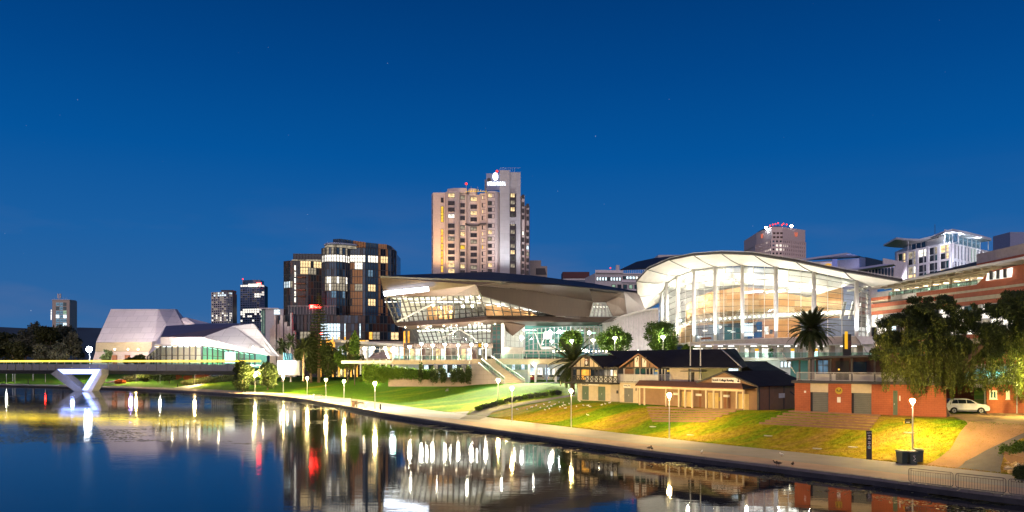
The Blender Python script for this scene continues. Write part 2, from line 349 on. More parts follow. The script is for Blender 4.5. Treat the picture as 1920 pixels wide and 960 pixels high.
r = N.new('ShaderNodeValToRGB'); e = r.color_ramp.elements; e[0].position = .40; e[0].color = (.070, .175, .004, 1); e[1].position = .66; e[1].color = (.34, .22, .05, 1)
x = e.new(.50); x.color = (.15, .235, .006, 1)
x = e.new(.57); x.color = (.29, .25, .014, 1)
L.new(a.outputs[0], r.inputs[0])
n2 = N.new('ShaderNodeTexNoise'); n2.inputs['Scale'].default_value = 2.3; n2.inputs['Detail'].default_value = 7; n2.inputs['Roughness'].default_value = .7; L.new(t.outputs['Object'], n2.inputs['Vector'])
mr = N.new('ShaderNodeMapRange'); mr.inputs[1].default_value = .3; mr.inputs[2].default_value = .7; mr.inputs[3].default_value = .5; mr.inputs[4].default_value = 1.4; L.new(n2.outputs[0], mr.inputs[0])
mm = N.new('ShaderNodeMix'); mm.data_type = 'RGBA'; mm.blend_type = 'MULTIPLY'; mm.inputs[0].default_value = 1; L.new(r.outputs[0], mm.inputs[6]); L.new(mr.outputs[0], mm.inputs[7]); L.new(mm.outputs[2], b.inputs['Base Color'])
b.inputs['Roughness'].default_value = .95; b.inputs['Specular IOR Level'].default_value = .1
n3 = N.new('ShaderNodeTexNoise'); n3.inputs['Scale'].default_value = 9; n3.inputs['Detail'].default_value = 5; L.new(t.outputs['Object'], n3.inputs['Vector'])
bp = N.new('ShaderNodeBump'); bp.inputs['Strength'].default_value = .7; bp.inputs['Distance'].default_value = .12; L.new(n3.outputs[0], bp.inputs['Height']); L.new(bp.outputs[0], b.inputs['Normal'])
surf('path_grey', (.22, .21, .205), .85, 0, .12, .5, .2, 14); surf('path_pink', (.31, .215, .175), .85, 0, .15, .6, .2, 14); surf('asphalt', (.11, .105, .10), .9, 0, .2, .8, .3, 18)
surf('dirt', (.30, .175, .085), .95, 0, .25, .35, .5, 6); surf('quay', (.035, .036, .04), .6, 0, .4, .8, .4, 5); surf('plaza_grey', (.29, .28, .29), .8, 0, .08, .4)

gx = np.concatenate([np.linspace(-3000, -320, 24)[:-1], np.linspace(-320, -60, 90)[:-1], np.linspace(-60, 110, 230)[:-1], np.linspace(110, 400, 40)[:-1], np.linspace(400, 3000, 20)])
gy = np.concatenate([np.linspace(-400, 30, 30)[:-1], np.linspace(30, 215, 250)[:-1], np.linspace(215, 420, 90)[:-1], np.linspace(420, 1200, 30)[:-1], np.linspace(1200, 9000, 14)])
X, Y = np.meshgrid(gx, gy)
Z = np.concatenate([gzn(X[i:i+20], Y[i:i+20]) for i in range(0, len(gy), 20)])
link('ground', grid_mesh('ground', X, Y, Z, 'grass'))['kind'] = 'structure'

# water: calm river, slightly ruffled
m, nt, b = newmat('water'); N, L = nt.nodes, nt.links
b.inputs['Base Color'].default_value = (.002, .006, .012, 1); b.inputs['IOR'].default_value = 1.38
t = N.new('ShaderNodeTexCoord'); mp = N.new('ShaderNodeMapping'); mp.inputs['Scale'].default_value = (.55, 1.5, 1); L.new(t.outputs['Object'], mp.inputs[0])
n1 = N.new('ShaderNodeTexNoise'); n1.inputs['Scale'].default_value = 1.1; n1.inputs['Detail'].default_value = 4; L.new(mp.outputs[0], n1.inputs['Vector'])
sx_ = N.new('ShaderNodeSeparateXYZ'); L.new(t.outputs['Object'], sx_.inputs[0]); rg = N.new('ShaderNodeMapRange'); rg.inputs[1].default_value = 14; rg.inputs[2].default_value = -14; rg.inputs[3].default_value = .022; rg.inputs[4].default_value = .055; L.new(sx_.outputs['X'], rg.inputs[0]); L.new(rg.outputs[0], b.inputs['Roughness'])
n2 = N.new('ShaderNodeTexNoise'); n2.inputs['Scale'].default_value = .06; n2.inputs['Detail'].default_value = 3; L.new(mp.outputs[0], n2.inputs['Vector'])
mr = N.new('ShaderNodeMapRange'); mr.inputs[1].default_value = .4; mr.inputs[2].default_value = .65; mr.inputs[3].default_value = .012; mr.inputs[4].default_value = .07; L.new(n2.outputs[0], mr.inputs[0])
bp = N.new('ShaderNodeBump'); bp.inputs['Distance'].default_value = .12; L.new(mr.outputs[0], bp.inputs['Strength']); L.new(n1.outputs[0], bp.inputs['Height']); L.new(bp.outputs[0], b.inputs['Normal'])
w = MB().face([(-3000, -400, 0), (3000, -400, 0), (3000, 700, 0), (-3000, 700, 0)]).build('water', 'water'); w['kind'] = 'structure'

def offs(t):
    out = []
    for i, p in enumerate(BC):
        a, c = Vector(BC[max(i-1, 0)]), Vector(BC[min(i+1, len(BC)-1)]); d = (c-a).normalized(); n = Vector((d.y, -d.x)); out.append(Vector(p)+n*t)
    return out
def ribbon(name, A, B, k, off, matn, kind='structure', zf=None):
    A = [Vector(a[:2]) for a in A]; B = [Vector(b_[:2]) for b_ in B]; n = len(A)
    X = np.array([[A[i].lerp(B[i], j/k).x for i in range(n)] for j in range(k+1)]); Y = np.array([[A[i].lerp(B[i], j/k).y for i in range(n)] for j in range(k+1)])
    Z = gzn(X, Y) + off if zf is None else np.full_like(X, zf)
    o = link(name, grid_mesh(name, X, Y, Z, matn)); o['kind'] = kind; return o
def resamp(pts, n):
    pts = [Vector(p[:2]) for p in pts]; d = [0]
    for a, b_ in zip(pts, pts[1:]): d.append(d[-1]+(b_-a).length)
    return [(np.interp(q, d, [p.x for p in pts]), np.interp(q, d, [p.y for p in pts])) for q in np.linspace(0, d[-1], n)]
O0, O1, O2 = offs(-.02), offs(3.4), offs(9.3)
ribbon('promenade_paving', offs(.3), O1, 2, 0, 'path_pink', zf=.50)
ribbon('promenade_path', O1, O2, 4, 0, 'path_grey', zf=.504)
mb = MB(); q0, q1 = offs(-.12), offs(.34)
for i in range(10, len(BC)-1):
    mb.hexa([(q0[i].x, q0[i].y, -1), (q0[i+1].x, q0[i+1].y, -1), (q0[i+1].x, q0[i+1].y, .34), (q0[i].x, q0[i].y, .34)], [(q1[i].x, q1[i].y, -1), (q1[i+1].x, q1[i+1].y, -1), (q1[i+1].x, q1[i+1].y, .34), (q1[i].x, q1[i].y, .34)])
qw = tag(mb.build('quay_wall', 'quay'), 'low dark stone quay wall curving along the edge of the river', 'quay wall')
cop = MB()
for i in range(10, len(BC)-1):
    a, c = q0[i], q0[i+1]; d = (c-a); g = d.normalized()*.02
    a2, c2, e2, f2 = a+g, c-g, q1[i+1]-g, q1[i]+g
    cop.hexa([(a2.x, a2.y, .34), (c2.x, c2.y, .34), (e2.x, e2.y, .34), (f2.x, f2.y, .34)], [(a2.x, a2.y, .53), (c2.x, c2.y, .53), (e2.x, e2.y, .53), (f2.x, f2.y, .53)])
c_ = cop.build('coping_stones', 'dark_concrete', qw); c_['kind'] = 'stuff'

# plaza where the footpath leaves the promenade; asphalt footpath; sandy driveway; asphalt lane
g = lambda L_: [tuple(GT(*p).xy) for p in L_]
ribbon('paved_apron', resamp(g([(672, 768), (735, 781), (860, 787)]), 24), resamp(g([(690, 768.5), (760, 772), (880, 772)]), 24), 8, .075, 'plaza_grey')
ribbon('footpath', resamp(g([(862, 786.5), (886, 772.5), (905, 766), (963, 757.5), (1010, 750), (1052, 744), (1075, 741)]), 40), resamp(g([(898, 788.5), (923, 774), (950, 767), (975, 761), (1020, 753.5), (1058, 746.5), (1079, 743)]), 40), 6, .085, 'asphalt')
ribbon('dirt_driveway', resamp(g([(1702, 877), (1750, 866), (1784, 840), (1798, 815), (1815, 795), (1790, 783), (1740, 778)]), 50), resamp(g([(1742, 888), (1850, 872), (1886, 846), (1905, 822), (1960, 800), (1990, 786), (1960, 774)]), 50), 16, .035, 'dirt')
ribbon('asphalt_lane', resamp(g([(1775, 884), (1810, 866), (1850, 845), (1897, 823), (1940, 806)]), 30), resamp(g([(1880, 902), (1876, 878), (1882, 855), (1908, 826), (1955, 812)]), 30), 10, .06, 'asphalt')
# timber-edged terraces cut into the grass below the boat sheds
U1 = math.atan2(-.79, .61)
def terrace(spec, label):
    base = GT((spec[0][1]+spec[0][2])/2, spec[0][0]); t = thing('terrace_steps', label, 'terrace', base)
    for (py, xa, xb, pxm) in spec:
        o = GT(pxm, py); fr = Fr((o.x, o.y, 0), U1); ua, ub = fr.U(xa), fr.U(xb); n = 10
        for j in range(2):                                   # each row is two sleepers laid end to end with trodden earth in front
            mb = MB(); u0, u1 = ua+(ub-ua)*j/2+.02, ua+(ub-ua)*(j+1)/2-.02
            for k in range(n):
                a_, b_ = u0+(u1-u0)*k/n, u0+(u1-u0)*(k+1)/n; A, B = fr.w(a_, 0, 0), fr.w(b_, 0, 0); C, D = fr.w(b_, .16, 0), fr.w(a_, .16, 0)
                za, zb = gz(A.x, A.y), gz(B.x, B.y)
                mb.hexa([(A.x, A.y, za-.1), (B.x, B.y, zb-.1), (C.x, C.y, zb-.1), (D.x, D.y, za-.1)], [(A.x, A.y, za+.19), (B.x, B.y, zb+.19), (C.x, C.y, zb+.19), (D.x, D.y, za+.19)])
            mb.build('sleeper', 'brown_board', t)
        mb = MB()
        for k in range(n):
            a_, b_ = ua+(ub-ua)*k/n, ua+(ub-ua)*(k+1)/n; A, B = fr.w(a_, .2, 0), fr.w(b_, .2, 0); C, D = fr.w(b_, .26, 0), fr.w(a_, .26, 0)
            mb.face([(p.x, p.y, gz(p.x, p.y)+.03) for p in (A, B, C, D)])
        mb.build('earth_tread', 'dirt', t)
terrace([(768.5+4.6*k, 1212+2*k, 1392-13*k, 1300) for k in range(6)], 'timber edged grass terraces stepping down from the veranda with cream posts')
terrace([(777+5.2*k, 1478-11*k, 1650-4*k, 1560) for k in range(6)], 'timber edged grass terraces stepping down from the red brick boathouse')
# ---------------------------------------------------------------- shared builders
def patch(name, matn, pts, parent, back=(0, .45, 0), label=None):
    """a folded cladding plate through points given as (px, py, distance); triangulated fan, real thickness"""
    w = [P(*p) for p in pts]; mb = MB()
    if len(w) == 4 or len(w) == 3: mb.plate(w, back)
    else:
        c = sum(w, Vector())/len(w)
        for i in range(len(w)): mb.plate([w[i], w[(i+1) % len(w)], c], back)
    return mb.build(name, matn, parent, label=label)
def planar(name, matn, refs, pix, parent, back=(0, .45, 0)):
    """a cladding facet: PIX (picture points) laid on the plane through the three reference points"""
    a, b, c = (P(*q) for q in refs); n = (b-a).cross(c-a); e = Vector((0, 0, CZ)); k = n.dot(a-e); w = []
    for x, y in pix: r = Vector(((x-960)/F, 1, -(y-HOR)/F)); w.append(e+r*(k/n.dot(r)))
    return MB().plate(w, back).build(name, matn, parent)
def bil(q, s, t): return q[0].lerp(q[1], s).lerp(q[3].lerp(q[2], s), t)
def glazed(parent, q, nu, nv, gm='clear', fm='steel', w=.16, depth=.35, panes=True, hw=None, joined=False, wname='window_wall', tm=None):
    """a glazed wall on a quad TL,TR,BR,BL in world points: posts, rails and panes"""
    q = [Vector(p) for p in q]; nrm = (q[1]-q[0]).cross(q[3]-q[0]).normalized()
    if nrm.y > 0: nrm = -nrm
    hw = hw or w*.6
    fr = MB(); fr.bar(bil(q, 0, 0), bil(q, 1, 0), hw, depth*.6, up=nrm); fr.bar(bil(q, 0, 1), bil(q, 1, 1), hw, depth*.6, up=nrm)
    root = fr.build(wname, fm, parent)
    for i in range(nu+1):
        a, b = bil(q, i/nu, 0), bil(q, i/nu, 1)
        if (a-b).length > .05: MB().bar(a+nrm*.02, b+nrm*.02, w if 0 < i < nu else w*1.4, depth, up=nrm).build('mullion', fm, root)
    ra = MB()
    for j in range(1, nv): ra.bar(bil(q, 0, j/nv), bil(q, 1, j/nv), hw, depth*.5, up=nrm)
    ra.build('transom', tm or fm, root, kind='stuff')
    if panes:
        for i in range(nu):
            if joined:
                MB().face([bil(q, i/nu, 0), bil(q, (i+1)/nu, 0), bil(q, (i+1)/nu, 1), bil(q, i/nu, 1)]).build('pane', gm, root)
            else:
                for j in range(nv):
                    pp = [bil(q, (i+a)/nu, (j+c)/nv) for a, c in ((.02, .02), (.98, .02), (.98, .98), (.02, .98))]
                    if (pp[0]-pp[3]).length > .1: MB().face(pp).build('pane', gm, root)
    return root
MC = {}
def cellmesh(kind, w, h, matn, bars=0, fm='charcoal'):
    k = (kind, round(w, 1), round(h, 1), matn, bars, fm)
    if k not in MC:
        w, h = max(k[1], .2), max(k[2], .2); mb = MB()
        if kind == 'pane': mb.face([(0, 0, 0), (w, 0, 0), (w, 0, h), (0, 0, h)]); MC[k] = mb.mesh(matn, name='pane')
        else:
            t = .14
            mb.face([(t, -.05, t), (w-t, -.05, t), (w-t, -.05, h-t), (t, -.05, h-t)], 1)
            mb.box(0, w, -.18, .05, 0, t).box(0, w, -.18, .05, h-t, h).box(0, t, -.18, .05, t, h-t).box(w-t, w, -.18, .05, t, h-t)
            for i in range(bars): x = w*(i+1)/(bars+1); mb.box(x-.05, x+.05, -.14, -.03, t, h-t)
            MC[k] = mb.mesh([fm, matn], name='window')
    return MC[k]
def place(parent, name, me, fr, u, v, z, rot=0.0):
    return link(name, me, parent, fr.M @ Matrix.Translation((u, v, z)) @ Matrix.Rotation(rot, 4, 'Z'))
def pick(rects, px, py, dflt):
    r = dflt
    for x0, y0, x1, y1, mt in rects:
        if x0 <= px <= x1 and y0 <= py <= y1: r = mt
    return random.choice(r) if isinstance(r, (list, tuple)) else r
def curtain(parent, fr, plan, z0, z1, rows, cols, rects, dflt, fin=.12, find=.25, band=.35, fm='charcoal', bandm=None, proud=.0, name='pane', inset=0.0):
    """curtain wall along a plan polyline [(u,v)...]; rows storeys; cols per segment; every pane its own object"""
    fi, ba = MB(), MB(); H_ = (z1-z0)/rows
    for k in range(len(plan)-1):
        a, b = Vector(plan[k]), Vector(plan[k+1]); d = b-a; Ls = d.length; d.normalize(); ang = math.atan2(d.y, d.x); n = Vector((d.y, -d.x)); nc = cols if isinstance(cols, int) else cols[k]
        for i in range(nc+1):
            if i == nc and k < len(plan)-2: continue
            p = a+d*Ls*i/nc; fi.hexa([(*(p-d*fin/2+n*find), z0), (*(p+d*fin/2+n*find), z0), (*(p+d*fin/2+n*find), z1), (*(p-d*fin/2+n*find), z1)], [(*(p-d*fin/2), z0), (*(p+d*fin/2), z0), (*(p+d*fin/2), z1), (*(p-d*fin/2), z1)])
        for j in range(rows+1):
            z = z0+H_*j; e = n*(find*.7); h2 = band/2
            lo, hi = (z-h2, z+h2) if 0 < j < rows else ((z, z+h2) if j == 0 else (z-h2, z))
            ba.hexa([(*(a+e), lo), (*(b+e), lo), (*(b+e), hi), (*(a+e), hi)], [(*a, lo), (*b, lo), (*b, hi), (*a, hi)])
        for j in range(rows):
            for i in range(nc):
                p = a+d*Ls*(i+.04)/nc - n*inset; c = fr.w(*(a+d*Ls*(i+.5)/nc), z0+H_*(j+.5)); px, py = PX(c)
                mt = pick(rects, px, py, dflt)
                if mt is None: continue
                place(parent, name, cellmesh('pane', Ls/nc*.97, H_-band*.6, mt), fr, p.x+n.x*.03, p.y+n.y*.03, z0+H_*j+band*.3, ang)
    fi.build('mullion_fins', fm, parent, fr, kind='stuff'); ba.build('floor_edges', bandm or fm, parent, fr, kind='stuff')
def core(parent, fr, plan, z0, z1, matn, name='wall', roofm=None, depth=None):
    """solid body behind a facade; plan closed polygon"""
    MB().prism(plan, z0, z1).build(name, matn, parent, fr)
    if roofm: MB().prism([(x, y) for x, y in plan], z1, z1+.25).build('roof', roofm, parent, fr)
def leafmesh(name, centers, n, size, matn, aspect=.55, droop=0.0, flat=0.0):
    """n small leaf faces scattered through ellipsoid clumps [(x,y,z,rx,ry,rz)...]; mostly near the clump's skin"""
    c = np.array(centers, float); vol = (c[:, 3]*c[:, 4]*c[:, 5])**.75; k = rng.choice(len(c), n, p=vol/vol.sum())
    d = rng.normal(size=(n, 3)); d /= np.linalg.norm(d, axis=1)[:, None]; r = rng.uniform(.35, 1, n)**.5*rng.uniform(.85, 1.12, n)*np.where(rng.random(n) < .16, rng.uniform(1, 1.42, n), 1)
    p = c[k, :3]+d*c[k, 3:]*r[:, None]
    a = rng.normal(size=(n, 3)); a[:, 2] *= (1-flat); a[:, 2] -= droop*2; a /= np.linalg.norm(a, axis=1)[:, None]
    b = np.cross(a, rng.normal(size=(n, 3))); b /= np.linalg.norm(b, axis=1)[:, None]+1e-9
    s = size*rng.uniform(.6, 1.3, n)[:, None]
    v = np.stack([p-a*s, p+b*s*aspect*.9, p+a*s, p-b*s*aspect*.9], 1).reshape(-1, 3)
    me = bpy.data.meshes.new(name); me.vertices.add(len(v)); me.vertices.foreach_set('co', v.ravel().astype(np.float32))
    me.loops.add(4*n); me.loops.foreach_set('vertex_index', np.arange(4*n)); me.polygons.add(n); me.polygons.foreach_set('loop_start', np.arange(n)*4)
    me.update(calc_edges=True); me.materials.append(MT(matn)); return me
def tree(px, py_base, py_top, width_px, d, name, label, leaf='leaf_mid', n=2500, size=.35, trunk=.35, seed=1, group=None, split=.35, clumps=22, base=None, cat='tree', bark='bark', shape=(1, 1), lean=0, low=.0):
    """a broad tree: tapered trunk, limbs, clumped crown; sized from its picture extent at distance d"""
    rr = random.Random(seed); d = base.y if base is not None else d; b = base or Vector((P(px, 600, d).x, d, 0)); s = F/d
    zt = CZ-(py_top-HOR)/s; zb = CZ-(py_base-HOR)/s if base is None else base.z; b = Vector((b.x, b.y, zb)); h = zt-zb; R = width_px/s/2
    t = thing(name, label, cat, b, 0, group); cb = h*split; ch = h-cb; cen = []
    for i in range(clumps):
        a = rr.uniform(0, 6.283); q = rr.random()**.6; zz = rr.random(); prof = math.sin(math.pi*min(max(zz*.8+.14, 0), 1))**.6
        rad = R*.72*q*prof; cr = R*rr.uniform(.24, .42)
        cen.append((rad*math.cos(a), rad*math.sin(a), cb+ch*(.12+.76*zz)-cr*.1, cr, cr, cr*rr.uniform(.55, .8)*ch/(2*R)*1.2+cr*.1))
    mb = MB(); mb.tube([(0, 0, -.3), (.1*lean, 0, cb*.5), (.25*lean, .1, cb), (.2*lean, 0, cb+ch*.5)], [trunk, trunk*.75, trunk*.6, trunk*.2], 8)
    mb.build('trunk', bark, t, 'local', True)
    lb = MB()
    for c in cen[:9]: lb.tube([(0, 0, cb*.85), (c[0]*.45, c[1]*.45, cb+(c[2]-cb)*.35), (c[0]*.95, c[1]*.95, c[2])], [trunk*.42, trunk*.25, trunk*.07], 5)
    lb.build('limbs', bark, t, 'local', True)
    link('crown', leafmesh('crown', cen, n, size, leaf), t, WM[t.name]); return t
def shrub(loc, r, h, label, leaf='leaf_mid', n=350, size=.14, name='shrub', group=None, cat='shrub', seed=0):
    rr = random.Random(seed); t = thing(name, label, cat, loc, 0, group); cen = []
    for i in range(7):
        a = rr.uniform(0, 6.283); q = rr.uniform(0, .55)*r; cen.append((q*math.cos(a), q*math.sin(a), h*rr.uniform(.35, .6), r*.5, r*.5, h*.42))
    mb = MB()
    for i in range(3): a = i*2.1; mb.tube([(0, 0, -.1), (.3*r*math.cos(a), .3*r*math.sin(a), h*.6)], [.03*r+.02, .01], 5)
    mb.build('stem', 'bark', t, 'local'); link('foliage', leafmesh('foliage', cen, n, size, leaf), t, WM[t.name]); return t
def railing(parent, fr, u0, u1, v, z, h=1.1, step=1.5, matn='steel', pane=None, bars=None, name='railing'):
    """posts, top rail, then glass panels or thin bars; along u at depth v"""
    mb = MB(); n = max(1, round(abs(u1-u0)/step))
    for i in range(n+1): u = u0+(u1-u0)*i/n; mb.box(u-.03, u+.03, v-.03, v+.03, z, z+h)
    mb.box(u0, u1, v-.045, v+.045, z+h, z+h+.06); mb.box(u0, u1, v-.02, v+.02, z+.08, z+.12)
    if bars:
        k = int(abs(u1-u0)/bars)
        for i in range(k): u = u0+(u1-u0)*(i+.5)/k; mb.box(u-.012, u+.012, v-.012, v+.012, z+.12, z+h)
    r = mb.build(name, matn, parent, fr)
    if pane:
        for i in range(n): a, b = u0+(u1-u0)*i/n+.05, u0+(u1-u0)*(i+1)/n-.05; MB().box(a, b, v-.01, v+.01, z+.14, z+h-.02).build('glass_panel', pane, r, fr)
    return r
def text(parent, s, loc, size, rotz, matn, extrude=.03, name='lettering', tilt=math.pi/2, align='LEFT', bold=0.0, label=None, sx=1.0):
    c = bpy.data.curves.new(name, 'FONT'); c.body = s; c.size = size; c.extrude = extrude; c.align_x = align; c.offset = bold; c.materials.append(MT(matn)); c.resolution_u = 3
    tmp = bpy.data.objects.new('tmp', c); me = bpy.data.meshes.new_from_object(tmp); bpy.data.objects.remove(tmp); o = bpy.data.objects.new(name, me); col.objects.link(o)
    M = Matrix.Translation(Vector(loc)) @ Matrix.Rotation(rotz, 4, 'Z') @ Matrix.Rotation(tilt, 4, 'X') @ Matrix.Diagonal((sx, 1, 1, 1))
    o.parent = parent; o.matrix_basis = WM[parent.name].inverted() @ M; WM[o.name] = M
    return o
# ---------------------------------------------------------------- distant hills
mb = MB(); hp = [(-1500, 588), (-700, 600), (-200, 609), (0, 613), (60, 616), (150, 614), (260, 617), (420, 612), (600, 616), (900, 612), (1300, 606), (1700, 610), (2300, 600), (3400, 590)]
surf('hill', (.03, .06, .085), .95, 0, .3, .004)  # bluish tint in the colour stands in for distance haze
for a, b in zip(hp, hp[1:]):
    A, B = P(a[0], a[1], 5200), P(b[0], b[1], 5200); mb.face([(A.x, A.y-900, -5), (B.x, B.y-900, -5), B, A]); mb.face([A, B, (B.x, B.y+1500, 0), (A.x, A.y+1500, 0)])
mb.build('hills', 'hill')['kind'] = 'structure'

# ---------------------------------------------------------------- tall hotel tower
fr = Fr((P(808, 0, 360).x, 360, 3), 0.0); s = F/360
hu = lambda px: (px-808)/s
hz = lambda py: CZ-(py-HOR)/s-3
T = thing('hotel_tower', 'tallest tower, a pale pink stone hotel with rounded bays and a grey lift core', 'hotel tower', fr.o)
pl = [(808, 3), (812, 0), (834, 0), (838, -2), (843, -3.2), (851, -3.2), (856, -2.4), (861, -1), (861.5, 1.5), (873, 1.5), (876, 4.2), (880, 5), (894, 5), (898, 4.2), (901, 1.5), (912, 1.2), (913, -1), (915, -3), (928, -3.2), (932, -2.4), (936.5, -.5)]
MB().prism([(hu(p), v) for p, v in pl]+[(hu(936.5), 24), (hu(808), 24)], 0, hz(361)).build('wall', 'hotel_stone', T, fr)
MB().prism([(hu(976), 1), (hu(978), -.5), (hu(983.5), -.5), (hu(984), 2), (hu(984), 20), (hu(976), 20)], 0, hz(367)).build('wall', 'hotel_stone', T, fr)
MB().prism([(hu(984.1), 4), (hu(986), 2.6), (hu(992), 2.6), (hu(993.5), 4.5), (hu(993.5), 20), (hu(984.1), 20)], 0, hz(383)).build('wall', 'hotel_stone', T, fr)
MB().box(hu(937), hu(955.5), -2, 20, 0, hz(321)).box(hu(955.5), hu(968), -1.2, 20, 0, hz(324)).box(hu(968), hu(976), -2, 20, 0, hz(325)).build('lift_core', 'hotel_core', T, fr)
mb = MB(); mb.box(hu(955.7), hu(967.5), -1.6, -1.21, 0, hz(365))
for i in range(26): mb.box(hu(955.7), hu(967.5), -1.75, -1.61, 3*i+1, 3*i+1.25)
mb.build('lift_shaft_glass', 'glass_black', T, fr)
for z_ in (411, 417): MB().box(hu(955.6), hu(967.8), -1.9, -1.76, hz(z_)-1, hz(z_)+.6).build('bridge_panel', 'hotel_core', T, fr)
for py in (372, 385, 398, 409, 425, 440, 452, 466, 478, 490, 503):
    place(T, 'window', cellmesh('win', 2.0, 1.9, random.choice(['lit_dim', 'lit_warm', 'lit_faint']), 1), fr, hu(957), -1.8, hz(py))
MB().box(hu(912), hu(944), -1.9, -1, hz(358), hz(327)).build('sign_panel', 'blue_grey', T, fr)
MB().prism([(hu(909), 0), (hu(910.5), -1.5), (hu(912), 0), (hu(912), 6), (hu(909), 6)], hz(361), hz(337)).build('fin', 'hotel_core', T, fr)
c = fr.w(hu(914.5), -2.0, hz(349)); text(T, 'INTERCONTINENTAL', c, 2.05, 0, 'hotel_sign', .1, bold=.05, sx=.40, name='sign_letters')
MB().ball((hu(929), -2.1, hz(333)), 1.6, 10, 0, .75, .15, 1.1).build('sign_emblem', 'hotel_sign', T, fr)
for q in ((941, 332), (917, 339), (941, 347)): MB().tube([(hu(q[0]), -1.95, hz(q[1])), (hu(q[0]), -1.85, hz(q[1]))], .9, 12).build('disc', 'charcoal', T, fr)
rows = [369.5, 383.9, 395.9, 408, 425.8, 437.8, 450.2, 463, 475, 487, 499, 510]
D_, W_, Y_, M_ = 'glass_black', 'lit_warm', 'lit_yellow', 'lit_dim'
colsH = [(841, 12.3, -3.2, [W_, D_, D_, 'lit_white', D_, D_, M_, D_, D_, D_, W_, W_]), (862.6, 8.8, 1.5, [M_, D_, D_, D_, M_, W_, D_, Y_, D_, D_, W_, D_]),
         (881, 12.3, 5, [W_, D_, W_, D_, M_, D_, M_, D_, D_, D_, M_, D_]), (903, 8, 1.45, [W_, D_, W_, D_, D_, W_, W_, Y_, D_, D_, D_, D_]), (915.2, 12.6, -3.05, [W_, 'lit_faint', D_, D_, D_, W_, M_, D_, D_, D_, W_, D_]),
         (978.3, 4.6, -.5, [D_, D_, D_, D_, None, 'lit_white', D_, D_, D_, D_, D_, D_]), (987, 5, 2.6, [None, D_, D_, D_, D_, D_, D_, 'lit_cool', M_, D_, D_, D_]), (809.3, 2.4, 1.6, [D_]*12)]
for x0, w, v, lit in colsH:
    for py, mt in zip(rows, lit):
        if mt: place(T, 'window', cellmesh('win', w/s, 1.95, mt, 1 if w > 10 else 0, 'black'), fr, hu(x0), v-.02, hz(py)-.9)
for py, h in ((417, 5), (405, 4.5), (398, 4.5)): place(T, 'window', cellmesh('win', 1.3, h*.6, Y_, 0), fr, hu(826.5), -.02, hz(py))
place(T, 'window', cellmesh('win', 1.3, 2.2, D_, 0), fr, hu(826.5), -.02, hz(380))
for k in range(6): place(T, 'stair_window', cellmesh('win', 1.25, 3.1, 'lit_orange', 0), fr, hu(826.4), -.02, hz(511)+k*3.3)
mb = MB()
for a, b in zip(pl[9:15], pl[10:16]): mb.bar((hu(a[0]), a[1]-.3, hz(419)), (hu(b[0]), b[1]-.3, hz(419)), .5, .7)
mb.build('string_course', 'charcoal', T, fr)
MB().prism([(hu(838), 2), (hu(852), 0), (hu(875), 0), (hu(875), 14), (hu(838), 14)], hz(361)+.02, hz(352.5)).build('plant_room', 'hotel_stone', T, fr)
MB().lathe([(2.1, 0), (2.1, 2.6), (1.9, 2.8)], 18, (hu(885), 6, hz(361)+.02)).build('water_tank', 'hotel_stone', T, fr)
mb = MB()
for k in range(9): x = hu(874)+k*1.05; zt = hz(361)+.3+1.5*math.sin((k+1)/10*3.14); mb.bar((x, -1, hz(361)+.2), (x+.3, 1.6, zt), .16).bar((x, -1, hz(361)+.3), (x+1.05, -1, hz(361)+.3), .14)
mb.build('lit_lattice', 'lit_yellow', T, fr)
mb = MB()
for px, py0, py1, v in ((873, 352, 341, 5), (882, 349, 344, 6), (932, 327, 323, -1), (852, 360, 350, 3), (895, 356, 346, 5)): mb.tube([(hu(px), v, hz(py0)), (hu(px), v, hz(py1))], .09, 5)
for k in range(11): mb.box(hu(937)+k*.95, hu(937)+k*.95+.06, -1.9, -1.84, hz(325), hz(325)+1.9 if k < 8 else hz(323.5))
mb.box(hu(937), hu(976), -1.9, -1.84, hz(321)+1.0, hz(321)+1.08)
mb.build('aerials_and_rail', 'galv', T, fr)
for px, py in ((873, 340), (932, 322)): MB().ball((hu(px), 5 if px < 900 else -1, hz(py)), .55, 8).build('beacon', 'red_lamp', T, fr)
for px, py, e, c, tgt in ((826, 520, 24000, (1, .55, .18), (826, 400)), (886, 520, 7000, (1, .7, .42), (886, 430)), (850, 520, 7000, (1, .76, .6), (850, 400)), (925, 520, 6000, (1, .72, .66), (925, 400)), (990, 520, 4000, (1, .7, .6), (988, 420)), (955, 520, 13000, (.85, .92, 1), (955, 380))):
    l = bpy.data.lights.new('floodlight', 'SPOT'); l.energy = e*2.2; l.color = c; l.spot_size = math.radians(75); l.spot_blend = .8; l.shadow_soft_size = .5
    o = bpy.data.objects.new('floodlight', l); col.objects.link(o); a = fr.w(hu(px), -16, hz(540)); b = fr.w(hu(tgt[0]), 0, hz(tgt[1])); o.location = a; o.rotation_euler = (b-a).to_track_quat('-Z', 'Y').to_euler()

